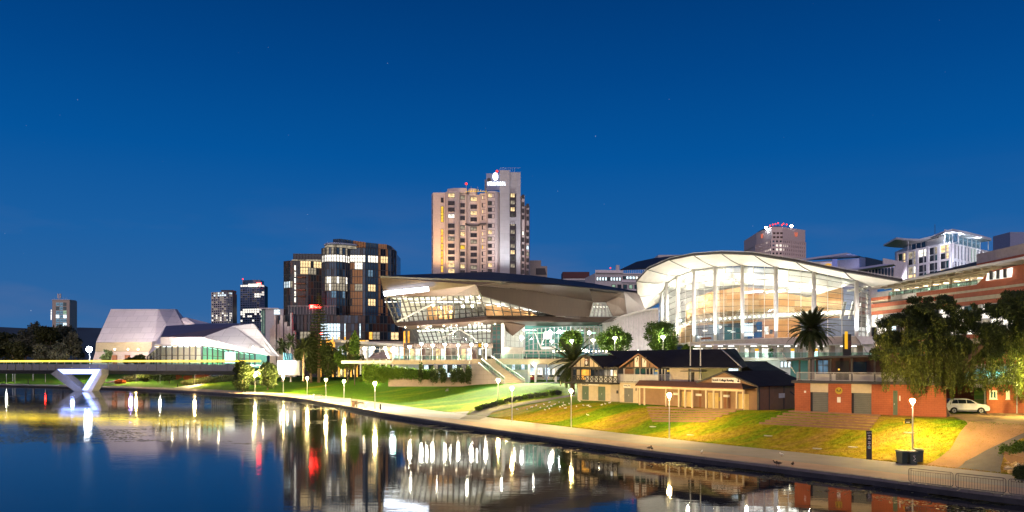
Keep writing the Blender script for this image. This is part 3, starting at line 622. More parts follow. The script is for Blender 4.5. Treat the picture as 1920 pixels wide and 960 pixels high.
# ---------------------------------------------------------------- annex, maroon topped block, laboratory block, ribbed plant box
def block(name, label, cat, x0, x1, ytop, ybot, d, depth, matn, ang=0.0, zb=None):
    fr = Fr((P(x0, 0, d).x, d, CZ-(ybot-HOR)/(F/d)), ang); w = fr.U(x1); h = (ybot-ytop)/(F/d)
    t = thing(name, label, cat, fr.o); MB().box(0, w, 0, depth, 0, h).build('wall', matn, t, fr); return t, fr, w, h
t, fr, w, h = block('annex_block', 'plain beige stone annex just right of the tallest hotel tower', 'building', 993, 1026, 499, 560, 380, 15, 'beige_wall')
MB().box(0, w*.66, 2, 12, h+.02, h+3).build('upper_storey', 'beige_wall', t, fr); MB().plate([(3, -.5, h-4), (8, -.5, h-4), (7.3, 0, h-1), (3, 0, h-1)], (0, .4, 0)).build('hood', 'charcoal', t, fr)
for k in range(3): place(t, 'window', cellmesh('win', 1.3, 3, 'glass_teal', 0), fr, 3.2+k*1.5, -.02, h-8)
t, fr, w, h = block('maroon_topped_block', 'small office block with a maroon top storey behind the brown angular roof', 'building', 1056, 1104, 522, 560, 420, 14, 'white_paint')
MB().box(-.3, w+.3, -.4, 12, h, h+3.4).build('top_storey', 'maroon', t, fr); MB().box(1, w-1, -.1, 0, h-2.2, h-.8).build('window_strip', 'glass_blue', t, fr); MB().box(w*.35, w*.8, -.6, 2, h-6, h-3).build('porch', 'maroon', t, fr)
t, fr, w, h = block('laboratory_block', 'low white block with a lit window strip and rooftop aerials behind the ribbed hall', 'building', 1116, 1222, 512, 560, 300, 18, 'pale_concrete', .12)
MB().prism([(-.2, -1), (10.4, -1), (10.4, 8), (2, 8)], h+.02, h+1.1).build('parapet', 'white_clad', t, fr)
for k in range(9): place(t, 'window', cellmesh('win', .95, 1.5, 'lit_cool' if k != 4 else 'glass_teal', 0), fr, .4+k*1.07, -.05, h-2.9)
for k in range(9): place(t, 'window', cellmesh('win', 1.05, 1.2, random.choice(['lit_cool', 'lit_white', 'glass_teal']), 0), fr, 10.6+k*1.2, -.05, h-2.2)
mb = MB(); mb.box(10, 23, -.8, -.2, h-3.4, h-2.7).box(6, 23, -.8, -.2, h-6.6, h-6).box(10, 23, -.5, .3, h-.2, h+.1).box(10, 23, -.3, .2, h+1.5, h+1.65)
for k in range(18): mb.box(10.2+k*.72, 10.3+k*.72, -.3, -.2, h+.1, h+1.5)
mb.build('sunshade_frames', 'white_clad', t, fr)
for k in range(7): place(t, 'window', cellmesh('win', 1.5, 1.6, random.choice(['glass_teal', 'glass_dark', 'lit_green']), 0), fr, 6.3+k*2.2, -.05, h-5.8)
mb = MB()
for k in range(9): mb.tube([(9+k*1.5, 4, h), (9+k*1.5, 4, h+random.uniform(2.2, 3.4))], .06, 5)
mb.box(9, 10.2, 3.6, 4.4, h+1.1, h+3.6).build('aerials', 'galv', t, fr)
for u in (6.3, 15): MB().ball((u, 2, h+2.2), .28, 6).build('beacon', 'red_lamp', t, fr)
t, fr, w, h = block('ribbed_plant_room', 'ribbed metal plant room peeping over the white curved roof edge', 'plant room', 1234, 1292, 478, 505, 240, 10, 'galv')
mb = MB()
for k in range(24): mb.box(w*k/24, w*k/24+.12, -.15, -.01, 0, h)
mb.build('rib', 'galv', t, fr, kind='stuff')

# ---------------------------------------------------------------- stepped office tower with red beacons
d = 600; s = F/d; fr = Fr((P(1418, 0, 627).x, 627, 0), 0); T = thing('chamfered_office_tower', 'beige grid fronted office tower with red beacons and white floods round its roof', 'office tower', fr.o)
A = [(1418, 627), (1446.5, 600), (1466.5, 600), (1509, 614)]; pln = [(P(x, 0, dd).x-fr.o.x, dd-fr.o.y) for x, dd in A]
zt = CZ+(680-426)/s; zc = CZ+(680-449)/s
MB().prism([(a+.0, b+.35) for a, b in pln]+[(pln[3][0], 40), (pln[0][0]+3, 40)], 0, zt).build('wall', 'tower_stone', T, fr)
MB().prism([(a, b-.9) for a, b in pln]+[(pln[3][0]+.6, 40), (pln[0][0]+2, 40)], zc, zt).build('parapet_band', 'tower_stone', T, fr)
rects = [(1400, 440, 1520, 500, ['glass_dark', 'glass_black', 'glass_blue']), (1452, 456, 1478, 468, 'lit_white'), (1436, 466, 1446, 474, 'lit_white'), (1438, 450, 1441, 456, 'lit_white'), (1455, 478, 1462, 486, 'lit_cool')]
curtain(T, fr, pln, zc-3.0*8, zc, 8, [10, 3, 12], rects, 'glass_dark', fin=1.05, find=.7, band=1.45, fm='tower_stone')
for k in range(3):
    for j in range(2): place(T, 'window', cellmesh('win', 1.9, 1.5, 'glass_brown', 0), fr, pln[1][0]+.8+k*2.7, pln[1][1]-.92, zc+.8+j*3)
MB().prism([(pln[0][0]+3, 6), (pln[1][0]-.5, -20), (pln[2][0]+1, -20), (pln[3][0]-5, 0), (pln[3][0]-5, 30), (pln[0][0]+5, 30)], zt, zt+1.8).build('roof_plant', 'charcoal', T, fr)
for (px, py) in ((1432, 437), (1489, 434)):                     # glowing red three-stroke emblem
    k0 = 1 if px < 1446 else 3; a, b = Vector(pln[0 if k0 == 1 else 2]), Vector(pln[1 if k0 == 1 else 3]); dv = (b-a).normalized(); f = .5; p0 = a+(b-a)*((.5) if k0 == 1 else .55); n = Vector((dv.y, -dv.x)); p0 = p0+n*1.4; mb = MB(); z0 = CZ+(680-py-4)/(F/(fr.o.y+p0.y))-2.2
    for q, sl in ((-1.6, .45), (-.1, 0), (1.4, -.45)): c = p0+dv*q; e = p0+dv*(q+sl*1.4); mb.bar((c.x, c.y, z0+3.2), (e.x, e.y, z0), .5, .3)
    mb.build('emblem', 'emblem_red', T, fr)
for px, py in ((1449, 421), (1454, 420), (1459, 418.5), (1466, 422), (1469, 419.5), (1475, 421), (1444, 423)): MB().ball(((px-960)/F*600-fr.o.x, -27, CZ+(680-py)/F*600), .6, 6).build('beacon', 'red_lamp', T, fr)
for px, py in ((1436.5, 427), (1484, 423.5)): MB().ball(((px-960)/F*605-fr.o.x, -22, CZ+(680-py)/F*605), 1.0, 6).build('floodlight', 'flood_white', T, fr)
mb = MB()
for k in range(9): u = pln[0][0]+5+k*2.6; mb.tube([(u, -8, zt+1.7), (u, -8, zt+4.5+(k % 3))], .12, 4)
mb.build('aerials', 'galv', T, fr)

# ---------------------------------------------------------------- white and blue convention roof behind the hall
T = thing('white_canopy_building', 'low white building with a flat blade roof and blue lit corner beyond the curved roof', 'building', P(1560, 560, 250))
bd = 250
patch('roof_blade', 'white_clad', [(1500, 489, 275), (1597, 476, bd), (1622, 483, 262), (1600, 484, 262)], T, (0, 4, .9)); patch('wall', 'pale_concrete', [(1512, 492, 270), (1612, 484, 256), (1612, 560, 256), (1512, 560, 270)], T, (0, 8, 0))
patch('blue_pillar', 'blue_grey', [(1612.5, 482, 255), (1623, 484, 262), (1623, 560, 262), (1612.5, 560, 255)], T); patch('blue_pillar', 'blue_grey', [(1560, 486, 254), (1570, 485, 254), (1570, 540, 254), (1560, 540, 254)], T, (0, .4, 0))
patch('dark_wing', 'navy_wall', [(1624, 482, 262), (1655, 489, 270), (1655, 540, 270), (1624, 540, 262)], T, (0, 8, 0)); patch('rear_wall', 'white_clad', [(1656, 484, 285), (1700, 492, 290), (1700, 540, 290), (1656, 540, 285)], T)
patch('lower_canopy', 'white_clad', [(1600, 507, 235), (1676, 495.5, 225), (1680, 499, 228), (1606, 510, 238)], T, (0, 8, 1)); patch('lower_glass', 'glass_blue', [(1606, 508, 240), (1676, 501, 235), (1676, 540, 235), (1606, 540, 240)], T)
for k in range(9): x = 1628+k*6; patch('post', 'white_clad', [(x, 503-k*.5, 234), (x+1, 503-k*.5, 234), (x+1, 540, 234), (x, 540, 234)], T, (0, .3, 0))
patch('sign_box', 'sign_white', [(1538, 492, 252), (1560, 490.5, 252), (1560, 498, 252), (1538, 499, 252)], T); MB().ball(tuple(P(1553, 497, 250)), .7, 8, 0, 1.6, .5, .8).build('yellow_sign_lamp', 'sign_yellow', T)
l = bpy.data.lights.new('blue_uplight', 'POINT'); l.energy = 2500; l.color = (.25, .35, 1); l.shadow_soft_size = .5; o = bpy.data.objects.new('blue_uplight', l); col.objects.link(o); o.location = P(1617, 500, 246)

# ---------------------------------------------------------------- apartment block under a wing roof
A, B_, C_ = P(1685, 600, 330), P(1785.5, 600, 300), P(1858, 600, 324)
T = thing('winged_roof_apartments', 'white framed apartment block with a butterfly wing roof and lit corner flats', 'apartment block', (B_.x, B_.y, 5))
fl = Fr((A.x, A.y, 5), math.atan2(B_.y-A.y, B_.x-A.x)); fR = Fr((B_.x, B_.y, 5), math.atan2(C_.y-B_.y, C_.x-B_.x)); wl_, wr = (B_-A).xy.length, (C_-B_).xy.length; zt = 48.6
D4 = fl.w(0, 26, 0); MB().prism([(A.x, A.y+.3), (B_.x, B_.y+.3), (C_.x-.3, C_.y+.3), (C_.x-4, C_.y+24), (D4.x, D4.y)], 5, 5+zt-1).build('wall', 'charcoal', T)
rects = [(1680, 455, 1790, 530, ['glass_dark', 'glass_teal', 'lit_dim', 'lit_warm', 'glass_dark']), (1708, 464, 1722, 476, 'lit_white'), (1690, 477, 1704, 512, 'lit_warm'), (1735, 462, 1742, 474, 'lit_white'), (1727, 474, 1743, 484, 'lit_white'), (1750, 460, 1762, 470, 'lit_dim'), (1768, 459, 1784, 468, 'lit_warm'), (1750, 484, 1762, 495, 'lit_dim'), (1773, 480, 1782, 492, 'lit_white'), (1712, 500, 1720, 510, 'lit_white')]
curtain(T, fl, [(0, 0), (wl_, 0)], zt-6*3.15, zt-.6, 6, 10, rects, 'glass_dark', fin=.18, find=.5, band=.4, fm='steel')
mb = MB()
for k in range(6): u = wl_*k/5; mb.box(max(u-.75, 0), min(u+.75, wl_), -.95, -.52, zt-22, zt)
for j in range(4): mb.box(.76, wl_-.76, -.9, -.52, zt-.9-6*j, zt-.15-6*j)
mb.build('white_frame', 'white_clad', T, fl)
curtain(T, fR, [(0, 0), (wr, 0)], zt-6*3.15, zt-.6, 3, 12, [(1820, 460, 1830, 485, 'lit_green'), (1785, 455, 1798, 480, ['lit_dim', 'glass_dark'])], 'glass_blue', fin=.7, find=.7, band=.8, fm='white_clad')
curtain(T, fl, [(4, 3), (wl_-.5, 3)], zt, zt+3.6, 1, 9, [(1770, 440, 1790, 460, 'lit_blue')], 'glass_blue', fin=.15, fm='white_clad', name='penthouse_pane'); curtain(T, fR, [(.5, 3), (wr-3, 3)], zt, zt+5.0, 1, 8, [], 'lit_blue', fin=.15, fm='white_clad', name='penthouse_pane')
MB().prism([(A.x+5, A.y+2.5), (B_.x, B_.y+4), (C_.x-4, C_.y+4), (C_.x-8, C_.y+18), (A.x+8, A.y+20)], 5+zt-.9, 5+zt+3).build('penthouse_wall', 'white_clad', T)
rf = [(1680, 445, 330), (1700, 447, 324), (1724, 448, 316), (1745, 443, 309), (1765, 435, 302), (1785.5, 429, 296)]; rr_ = [(1785.5, 429, 296), (1812, 434, 303), (1838, 440.5, 312), (1859, 446.5, 322)]
mb = MB()
for a, b in zip(rf, rf[1:]): a, b = P(*a), P(*b); mb.hexa([a, b, b+Vector((5, 22, .3)), a+Vector((5, 22, .3))], [a-Vector((0, 0, .75)), b-Vector((0, 0, .75)), b+Vector((5, 22, -.5)), a+Vector((5, 22, -.5))])
for a, b in zip(rr_, rr_[1:]): a, b = P(*a), P(*b); mb.hexa([a, b, b+Vector((-6, 16, .6)), a+Vector((5, 22, .3))], [a-Vector((0, 0, .75)), b-Vector((0, 0, 1.1)), b+Vector((-6, 16, -.5)), a+Vector((5, 22, -.5))])
mb.build('wing_roof', 'white_clad', T)
mb = MB()
for k in range(9): a = P(1757+k*3.2, 441.5-k*1.15, 300); mb.bar(a, a+Vector((.3, 5, 0)), .3)
a = P(1753, 440, 312); mb.tube([a, a+Vector((0, 0, 4))], .1, 5); mb.build('roof_louvre', 'navy_wall', T)
for q in ((1703, 452, 318), (1853, 452, 318)): MB().tube([P(*q), P(q[0], 468, q[2])], .15, 6).build('prop', 'steel', T)
t, fr, w, h = block('grey_corner_tower', 'plain grey tower top at the right edge above the beige stepped wall', 'building', 1894, 1960, 435, 520, 420, 15, 'blue_grey'); mb = MB(); mb.box(0, w, -.1, 0, h*.62, h*.64).build('joint', 'charcoal', t, fr)

# ---------------------------------------------------------------- three towers at the left
def gridtower(name, label, x0, xc, x1, ytop, d, rects, dflt, rows, cols, fm, fin, band, ybot=640, d0=8, d1=8):
    A, B_, C_ = P(x0, 600, d+d0), P(xc, 600, d), P(x1, 600, d+d1); s = F/d; zt = CZ+(680-ytop)/s; zb = 0
    T = thing(name, label, 'tower', (B_.x, B_.y, 3)); fr = Fr((0, 0, 0), 0)
    MB().prism([(A.x, A.y+.4), (B_.x, B_.y+.4), (C_.x, C_.y+.4), (C_.x-3, C_.y+25), (A.x+3, A.y+25)], 0, zt-.2).build('wall', 'charcoal', T)
    curtain(T, fr, [tuple(A.xy), tuple(B_.xy), tuple(C_.xy)], CZ-(ybot-HOR)/s, zt, rows, cols, rects, dflt, fin=fin, find=.5, band=band, fm=fm); return T, zt, (A, B_, C_)
T, zt, c3 = gridtower('lattice_apartment_tower', 'shorter slim apartment tower behind the theatre, wrapped in white balcony grid', 397, 424, 435, 547, 900,
    [(396, 584, 436, 602, ['lit_white', 'glass_dark', 'lit_dim']), (396, 547, 436, 556, ['lit_cool', 'glass_dark', 'lit_dim'])], ['glass_dark', 'glass_dark', 'glass_blue', 'lit_faint', 'lit_dim'], 22, [7, 4], 'pale_concrete', .55, .9)
MB().box(c3[1].x-10, c3[1].x+3, 912, 925, zt, zt+3).build('plant_room', 'charcoal', T)
T, zt, c3 = gridtower('glass_office_tower', 'taller slim blue glass tower behind the theatre with a red beacon and lit crown', 451, 486, 495, 533, 950,
    [(450, 580, 496, 587, ['lit_white', 'lit_white', 'glass_dark']), (450, 587, 496, 605, ['lit_white', 'glass_blue', 'glass_dark', 'glass_dark']), (478, 548, 496, 556, 'lit_white'), (452, 533, 496, 537, 'lit_white')], ['glass_blue', 'glass_dark', 'glass_blue', 'glass_blue', 'glass_blue', 'lit_faint'], 26, [8, 4], 'blue_grey', .3, .6)
MB().prism([(c3[0].x+1, 962), (c3[1].x-10, 958), (c3[1].x-1, 958), (c3[1].x-2, 975), (c3[0].x+4, 975)], zt, zt+6).build('crown', 'glass_blue', T); MB().box(c3[1].x-13, c3[1].x+1, 950.2, 951, zt-3, zt+.6).build('crown_light', 'lit_white', T)
MB().box(c3[1].x-2.5, c3[1].x+2, 949, 950, zt, zt+1.6).build('red_sign', 'red_glow', T); MB().tube([(c3[0].x+2, 960, zt), (c3[0].x+2, 960, zt+7)], .2, 5).build('mast', 'galv', T); MB().ball((c3[0].x+2, 960, zt+7.2), .9, 6).build('beacon', 'red_lamp', T)
t, fr, w, h = block('white_clinic_block', 'white mid-rise block with thin green light fins left of the dark hotel', 'building', 498, 532, 579, 650, 520, 20, 'pale_concrete', .1)
MB().box(-3.5, w*.75, -1.5, 6, h, h+.5).build('roof_slab', 'white_clad', t, fr); MB().box(5.5, 9, -.3, -.02, h-3.5, h-.6).build('lit_window', 'lit_cool', t, fr); MB().box(-2.8, 3.2, .5, 5, 0, h-.1).build('stair_tower', 'glass_teal', t, fr)
for k in range(5): MB().box(-2.6+k*1.3, -2.35+k*1.3, .1, .4, h*(.3+.05*k), h-1).build('light_fin', 'lit_green', t, fr)
t, fr, w, h = block('slab_tower_by_park', 'lone pale concrete slab tower with a glass stair strip, above the park trees', 'tower', 98, 130.5, 563, 650, 700, 12, 'beige_wall')
s = F/700; MB().plate([(-.02, 0, 0), (-2.9, 6, 0), (-2.9, 6, h-1.5), (-.02, 0, h)], (0, 6, 0)).build('side_wall', 'beige_wall', t, fr); MB().box(-.5, w+.3, -.4, 10, h, h+.6).build('parapet', 'pale_concrete', t, fr)
for k in range(10):
    for j in range(3): place(t, 'window', cellmesh('pane', 2.9 if j != 1 else 3.0, 3.0, ('lit_cool' if (k, j) in ((3, 0), (3, 2), (5, 2), (6, 2)) else ('lit_blue' if j == 1 else random.choice(['glass_teal', 'lit_blue', 'lit_green'])))), fr, 3.2+j*3.2+(.0), -.06, h-5-3.55*k)
mb = MB()
for k in range(8): mb.tube([(k*1.6, 3, h), (k*1.6, 3, h+random.uniform(1.5, 3))], .1, 4)
mb.box(3, 4, 2.5, 3.4, h+2, h+6).box(5, 6, 2.5, 3.4, h+2, h+6).box(4, 4.3, 2.5, 3, h, h+5); mb.build('aerials', 'galv', t, fr); MB().tube([(-2.1, 2.2, h-8), (-2.1, 2.0, h-17)], .35, 6).build('lit_sign', 'lit_white', t, fr)

for q, e, c, tgt in (((1700, 540, 285), 26000, (.9, .85, 1), (1735, 480, 315)), ((1830, 520, 285), 22000, (.7, .8, 1), (1820, 470, 310)), ((1460, 500, 520), 60000, (1, .8, .78), (1462, 450, 600))):
    l = bpy.data.lights.new('facade_fill', 'SPOT'); l.energy = e; l.color = c; l.spot_size = math.radians(80); l.spot_blend = .8; l.shadow_soft_size = .4; o = bpy.data.objects.new('facade_fill', l); col.objects.link(o); a, b_ = P(*q), P(*tgt); o.location = a; o.rotation_euler = (b_-a).to_track_quat('-Z', 'Y').to_euler()  # unseen fill spots added to brighten the apartments and the office tower
for q in ((1770, 444, 301), (1800, 444, 303), (1835, 449, 312)):
    l = bpy.data.lights.new('penthouse_light', 'POINT'); l.energy = 1600; l.color = (.75, .88, 1); l.shadow_soft_size = .3; o = bpy.data.objects.new('penthouse_light', l); col.objects.link(o); o.location = P(*q)
# ---------------------------------------------------------------- dark curved casino hotel
fr = Fr((P(529, 0, 300).x, 300, 3), 0); s = 5.0
cu = lambda px: (px-529)/s
cz = lambda py: CZ-(py-HOR)/s-3
def cpl(l): return [(cu(a), b) for a, b in l]
T = thing('dark_curved_hotel', 'dark glass hotel with wavy bronze and blue curtain wall and a red sign', 'hotel', fr.o)
W1 = [(529, 3), (543, .8), (575, 1.8), (602, 5)]; BAY = [(602.5, 4), (606, -1.5), (618, -4.8), (636, -5), (650, -3), (655, .2)]; R1 = [(655, .4), (684, .8), (706, 3.2), (728, 5), (735, 9)]
mb = MB()
mb.prism([(a, b+.3) for a, b in cpl(W1)]+[(cu(602), 26), (cu(531), 26)], 0, cz(489)); mb.prism([(a, b+.3) for a, b in cpl([(541, 7), (575, 7.5), (601.8, 8)])]+[(cu(601.8), 25), (cu(541), 25)], cz(489)+.01, cz(471)-.3)
mb.prism([(a, b+.3) for a, b in cpl(BAY)]+[(cu(655), 26), (cu(602.5), 26)], 0, cz(470)); mb.prism([(a, b+.3) for a, b in cpl(R1)]+[(cu(733), 26), (cu(655.1), 26)], 0, cz(468))
mb.build('wall', 'glass_black', T, fr)
DK = ['glass_dark', 'glass_blue', 'glass_dark', 'glass_blue', 'glass_dark']
rc = [(529, 480, 602, 660, ['glass_dark', 'glass_brown', 'glass_dark', 'glass_dark']), (602, 440, 740, 660, ['glass_blue', 'glass_blue', 'glass_dark']), (655, 493, 661, 640, ['bronze', 'glass_black']), (661, 493, 682, 610, 'bronze'), (682, 440, 707, 660, 'glass_blue'), (707, 440, 712, 660, 'bronze'), (712, 440, 722, 660, ['bronze', 'glass_black', 'glass_black']), (722, 440, 729, 660, 'bronze'), (640, 580, 672, 640, ['bronze', 'glass_brown', 'bronze']),
      (563, 490, 585, 510, 'lit_warm'), (588, 486, 602, 501, 'lit_warm'), (577, 508, 595, 520, ['lit_dim', 'lit_dim', 'glass_dark']), (533, 522, 549, 536, ['lit_dim', 'lit_cool']), (557, 511, 573, 575, 'glass_brown'),
      (603, 479, 684, 494, 'lit_white'), (603, 467, 650, 479.9, ['lit_dim', 'glass_blue', 'lit_faint']), (611, 517, 650, 531, ['lit_white', 'lit_dim', 'lit_white']), (610, 532, 650, 545, ['lit_dim', 'lit_white', 'lit_dim']), (622, 546, 645, 560, ['lit_blue', 'glass_blue']), (667, 495, 682, 506, 'lit_white'), (688, 477, 707, 494, 'lit_white'),
      (713, 480, 728, 497, 'lit_warm'), (688, 508, 701, 521, ['lit_cool', 'lit_blue']), (689, 536, 704, 549, 'lit_warm'), (667, 535, 682, 547, 'lit_dim'), (688, 564, 703, 578, 'lit_warm'), (688, 595, 704, 612, ['lit_dim', 'glass_blue'])]
curtain(T, fr, cpl(W1), cz(655), cz(488), 13, [4, 7, 6], rc, DK, fin=.12, find=.35, band=.22); curtain(T, fr, cpl([(541, 6.6), (575, 7.1), (601.5, 7.6)]), cz(488), cz(471), 1, [6, 5], [], 'glass_dark', fin=.12, band=.5)
curtain(T, fr, cpl(BAY), cz(655), cz(467), 14, [2, 3, 4, 3, 2], rc, DK, fin=.12, find=.35, band=.22); curtain(T, fr, cpl(R1), cz(655), cz(464), 14, [6, 5, 5, 2], rc, DK, fin=.12, find=.35, band=.22)
CR = [(626, -1), (640, -2), (662, 0), (684, 2), (706, 4), (722, 4.5), (729, 8)]
for (a, b), ya, yb in zip(zip(CR, CR[1:]), (449, 449, 451, 453, 454, 455), (449, 451, 453, 454, 455, 457)):
    mb = MB(); mt = 'bronze' if a[0] in (662, 706) else 'glass_blue'
    mb.hexa([(cu(a[0]), a[1], cz(464)), (cu(b[0]), b[1], cz(464)), (cu(b[0]), b[1], cz(yb)), (cu(a[0]), a[1], cz(ya))], [(cu(a[0]), a[1]+14, cz(464)), (cu(b[0]), b[1]+14, cz(464)), (cu(b[0]), b[1]+14, cz(yb)), (cu(a[0]), a[1]+14, cz(ya))]); mb.build('crown_panel', mt, T, fr)
    mb = MB()
    for k in range(5): u = cu(a[0])+(cu(b[0])-cu(a[0]))*k/5; v = a[1]+(b[1]-a[1])*k/5; mb.box(u-.06, u+.06, v-.25, v-.01, cz(463), cz(ya)-.1)
    mb.build('mullion_fins', 'charcoal', T, fr)
MB().prism(cpl([(608, -1), (618, -4.6), (634, -5.6), (650, -4), (670, -1), (670, 10), (608, 10)]), cz(461), cz(458.5)).build('sky_terrace_roof', 'blue_grey', T, fr); MB().prism(cpl([(609, -.2), (618, -3.6), (634, -4.6), (650, -3), (668, -.4), (668, 2), (609, 2)]), cz(467)+.2, cz(462.5)).build('sky_terrace_light', 'lit_dim', T, fr)
for k in range(4): MB().prism(cpl([(557, .9), (573, 1.2), (573, -.6), (557, -.6)]), cz(519+12*k)-.2, cz(519+12*k)).build('balcony', 'rust', T, fr)
for k in range(6): MB().box(cu(551.6), cu(553.6), .2, .8, cz(502+12*k)-.9, cz(502+12*k)+.9).build('light_slot', 'lit_white', T, fr)
MB().box(cu(541), cu(600), 4.2, 4.5, cz(487), cz(484)).build('roof_terrace_light', 'lit_dim', T, fr)
# podium, fins, sign, colonnade
PD = [(527, -7), (560, -8), (600, -8.6), (640, -8.2), (690, -6), (735, -3), (770, -1)]
MB().prism([(a, b+.3) for a, b in cpl(PD)]+[(cu(770), 3), (cu(527), 3)], 0, cz(594)).build('podium_wall', 'glass_black', T, fr)
rp = [(520, 580, 780, 660, ['glass_dark', 'glass_blue', 'glass_brown', 'glass_dark']), (600, 610, 637, 632, 'lit_cool'), (563, 614, 582, 630, 'lit_dim'), (690, 620, 712, 634, ['lit_orange', 'lit_dim']), (732, 620, 748, 634, 'lit_warm'), (612, 633, 692, 660, ['lit_orange', 'lit_warm', 'lit_yellow']), (536, 640, 560, 660, ['lit_warm', 'glass_brown'])]
curtain(T, fr, cpl(PD), cz(668), cz(593), 5, [5, 6, 7, 8, 7, 5], rp, DK, fin=.14, find=.4, band=.3, name='podium_pane')
MB().prism(cpl([(552, -8.4), (600, -9), (640, -8.7), (640, -4), (552, -4)]), cz(593)+.02, cz(579)).build('terrace_storey', 'glass_dark', T, fr)
mb = MB()
for k in range(16): mb.box(cu(553)+k*1.1, cu(553)+k*1.1+.08, -9.1, -9.02, cz(592), cz(577))
mb.box(cu(552), cu(640), -9.2, -9.1, cz(577.3), cz(576.6)); mb.build('terrace_frame', 'steel', T, fr)
for k, (a, b, yt) in enumerate([(521, 526, 618), (526, 530, 612), (530, 533, 595), (534, 538, 610), (539, 541, 603), (541, 546, 594), (547, 552, 606), (553, 558, 614), (559, 562, 590), (563, 567, 622)]): MB().box(cu(a), cu(b), -10-.4*(k % 3), -8.3, 0, cz(yt)).build('stone_fin', 'hotel_stone', T, fr)
a = fr.w(cu(593.5), -9.6, cz(580.5)); text(T, 'SKYCITY', a, 1.45, 0, 'red_glow', .12, bold=.06, name='sign_letters', sx=.68)
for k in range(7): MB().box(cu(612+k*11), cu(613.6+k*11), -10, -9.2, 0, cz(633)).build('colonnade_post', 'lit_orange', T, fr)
for px in (655.5, 683): MB().box(cu(px), cu(px+1.5), -9.2, -8.8, cz(635), cz(609)).build('light_slot', 'lit_cool', T, fr)
for k in range(12): MB().box(cu(605+k*2.6), cu(606.4+k*2.6), -9.4, -9.1, cz(630), cz(626+random.uniform(-2, 2))).build('screen_figure', random.choice(['red_glow', 'pier_led', 'sign_face']) if k % 3 == 0 else 'lit_cool', T, fr)
# pale building with tilted copper columns, left of the brown centre
T = thing('lit_service_court', 'bright white lit arcade and canopy between the dark hotel and the brown angular building', 'arcade', P(700, 676, 215))
patch('back_wall', 'beige_wall', [(628, 640, 232), (800, 640, 232), (800, 684, 232), (628, 684, 232)], T)
patch('roof_slab', 'pale_concrete', [(625, 636, 226), (760, 646, 216), (760, 650, 216), (625, 641, 226)], T, (0, 12, 0))
for k in range(11): x = 640+k*12; MB().box(*(P(x, 0, 220).x, P(x+2, 0, 220).x), 219, 219.6, 5, CZ+(680-652)/(F/220)).build('column', 'white_paint', T)
for k in range(9):
    c = P(650+k*13, 654+(k % 2), 222); MB().box(c.x-.9, c.x+.9, c.y-.5, c.y+.5, c.z-.1, c.z).build('ceiling_light', 'lit_white', T)
for k in range(14): MB().plate([P(634+k*11.5, 650, 230), P(643+k*11.5, 650, 230), P(643+k*11.5, 672, 230), P(634+k*11.5, 672, 230)], (0, .2, 0)).build('shopfront_pane', ['lit_cool', 'lit_dim', 'lit_white', 'glass_blue', 'lit_warm'][k*3 % 5], T)
for x, y in ((683, 654), (700, 653), (722, 653), (738, 653)): MB().ball(tuple(P(x, y, 214)), .42, 8).build('ceiling_light', 'lamp_small', T)
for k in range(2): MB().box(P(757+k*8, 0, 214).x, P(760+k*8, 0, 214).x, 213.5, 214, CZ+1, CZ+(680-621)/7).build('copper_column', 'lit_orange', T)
patch('ramp_wall', 'pink_concrete', [(690, 672, 196), (700, 662, 196), (722, 659, 197), (728, 673, 196)], T, (0, 3, 0))
# ---------------------------------------------------------------- theatre complex: white folded shells
T = thing('large_theatre_shell', 'largest white folded shell hall, its tall pinkish face left of the dark roof', 'theatre', P(255, 670, 330))
patch('shell_face', 'white_shell', [(208, 579.5, 345), (297, 579.5, 338), (288, 641, 322), (180, 642, 330)], T, (0, 3, 0)); patch('shell_face', 'white_shell', [(297, 579.5, 338), (328, 579.5, 350), (344, 610, 340), (300, 642, 322), (288, 641, 322)], T, (0, 3, 0))
patch('shell_face', 'white_shell', [(328, 579.5, 350), (344, 610, 340), (380, 640, 360), (380, 680, 360)], T, (0, 2, 0)); patch('lower_band', 'cream', [(180, 642.3, 330), (288, 641.3, 322), (279, 659, 328), (179, 659, 334)], T, (0, 2, 0))
patch('base_wall', 'hotel_stone', [(179, 659.4, 336), (279, 659.4, 330), (276, 690, 331), (170, 690, 337)], T, (0, 2, 0)); patch('rear_wall', 'white_shell', [(208, 580, 346), (328, 580, 351), (328, 640, 380), (180, 640, 370)], T, (0, 2, 0))
for x in (212, 236, 262): MB().box(*[P(x+a, 0, 329).x for a in (0, 7)], 328, 329.5, 5, CZ+(680-666)/4.55).build('doorway', 'rust', T)
for x in (240, 259, 215): MB().ball(tuple(P(x, 655, 322)), .35, 6).build('wall_lamp', 'bulb', T)
T = thing('rear_theatre_shell', 'small white folded roof peeping between the two larger theatre halls', 'theatre roof', P(360, 640, 345))
patch('shell_face', 'white_shell', [(337, 599, 345), (348, 595, 345), (372, 612, 335), (346, 640, 335)], T, (0, 2, 0)); patch('shell_face', 'white_shell', [(348, 595, 345), (394, 606.5, 350), (400, 620, 345), (372, 612, 335)], T, (0, 2, 0))
T = thing('dark_roofed_theatre', 'nearer theatre hall with dark purple roof, white folded brim and glazed foyer', 'theatre', P(390, 676, 262))
d1 = 250
patch('roof', 'roof_purple', [(301, 632, d1), (380, 632, d1-4), (437, 611, 253), (311, 611, 275)], T, (0, .6, -.6)); patch('roof', 'roof_purple', [(311, 611, 275), (437, 611, 253), (475, 606.5, 252), (395, 606, 300)], T, (0, .6, -.6))
patch('brim', 'white_shell', [(301, 632.2, d1), (380, 632.2, d1-4), (380, 648, d1-3), (301, 648, d1+1)], T, (0, 1.2, 0)); patch('side_fold', 'white_shell', [(311, 611, 275), (301, 632.2, d1), (301, 648, d1+1), (276, 668, 262)], T, (.8, .8, 0))
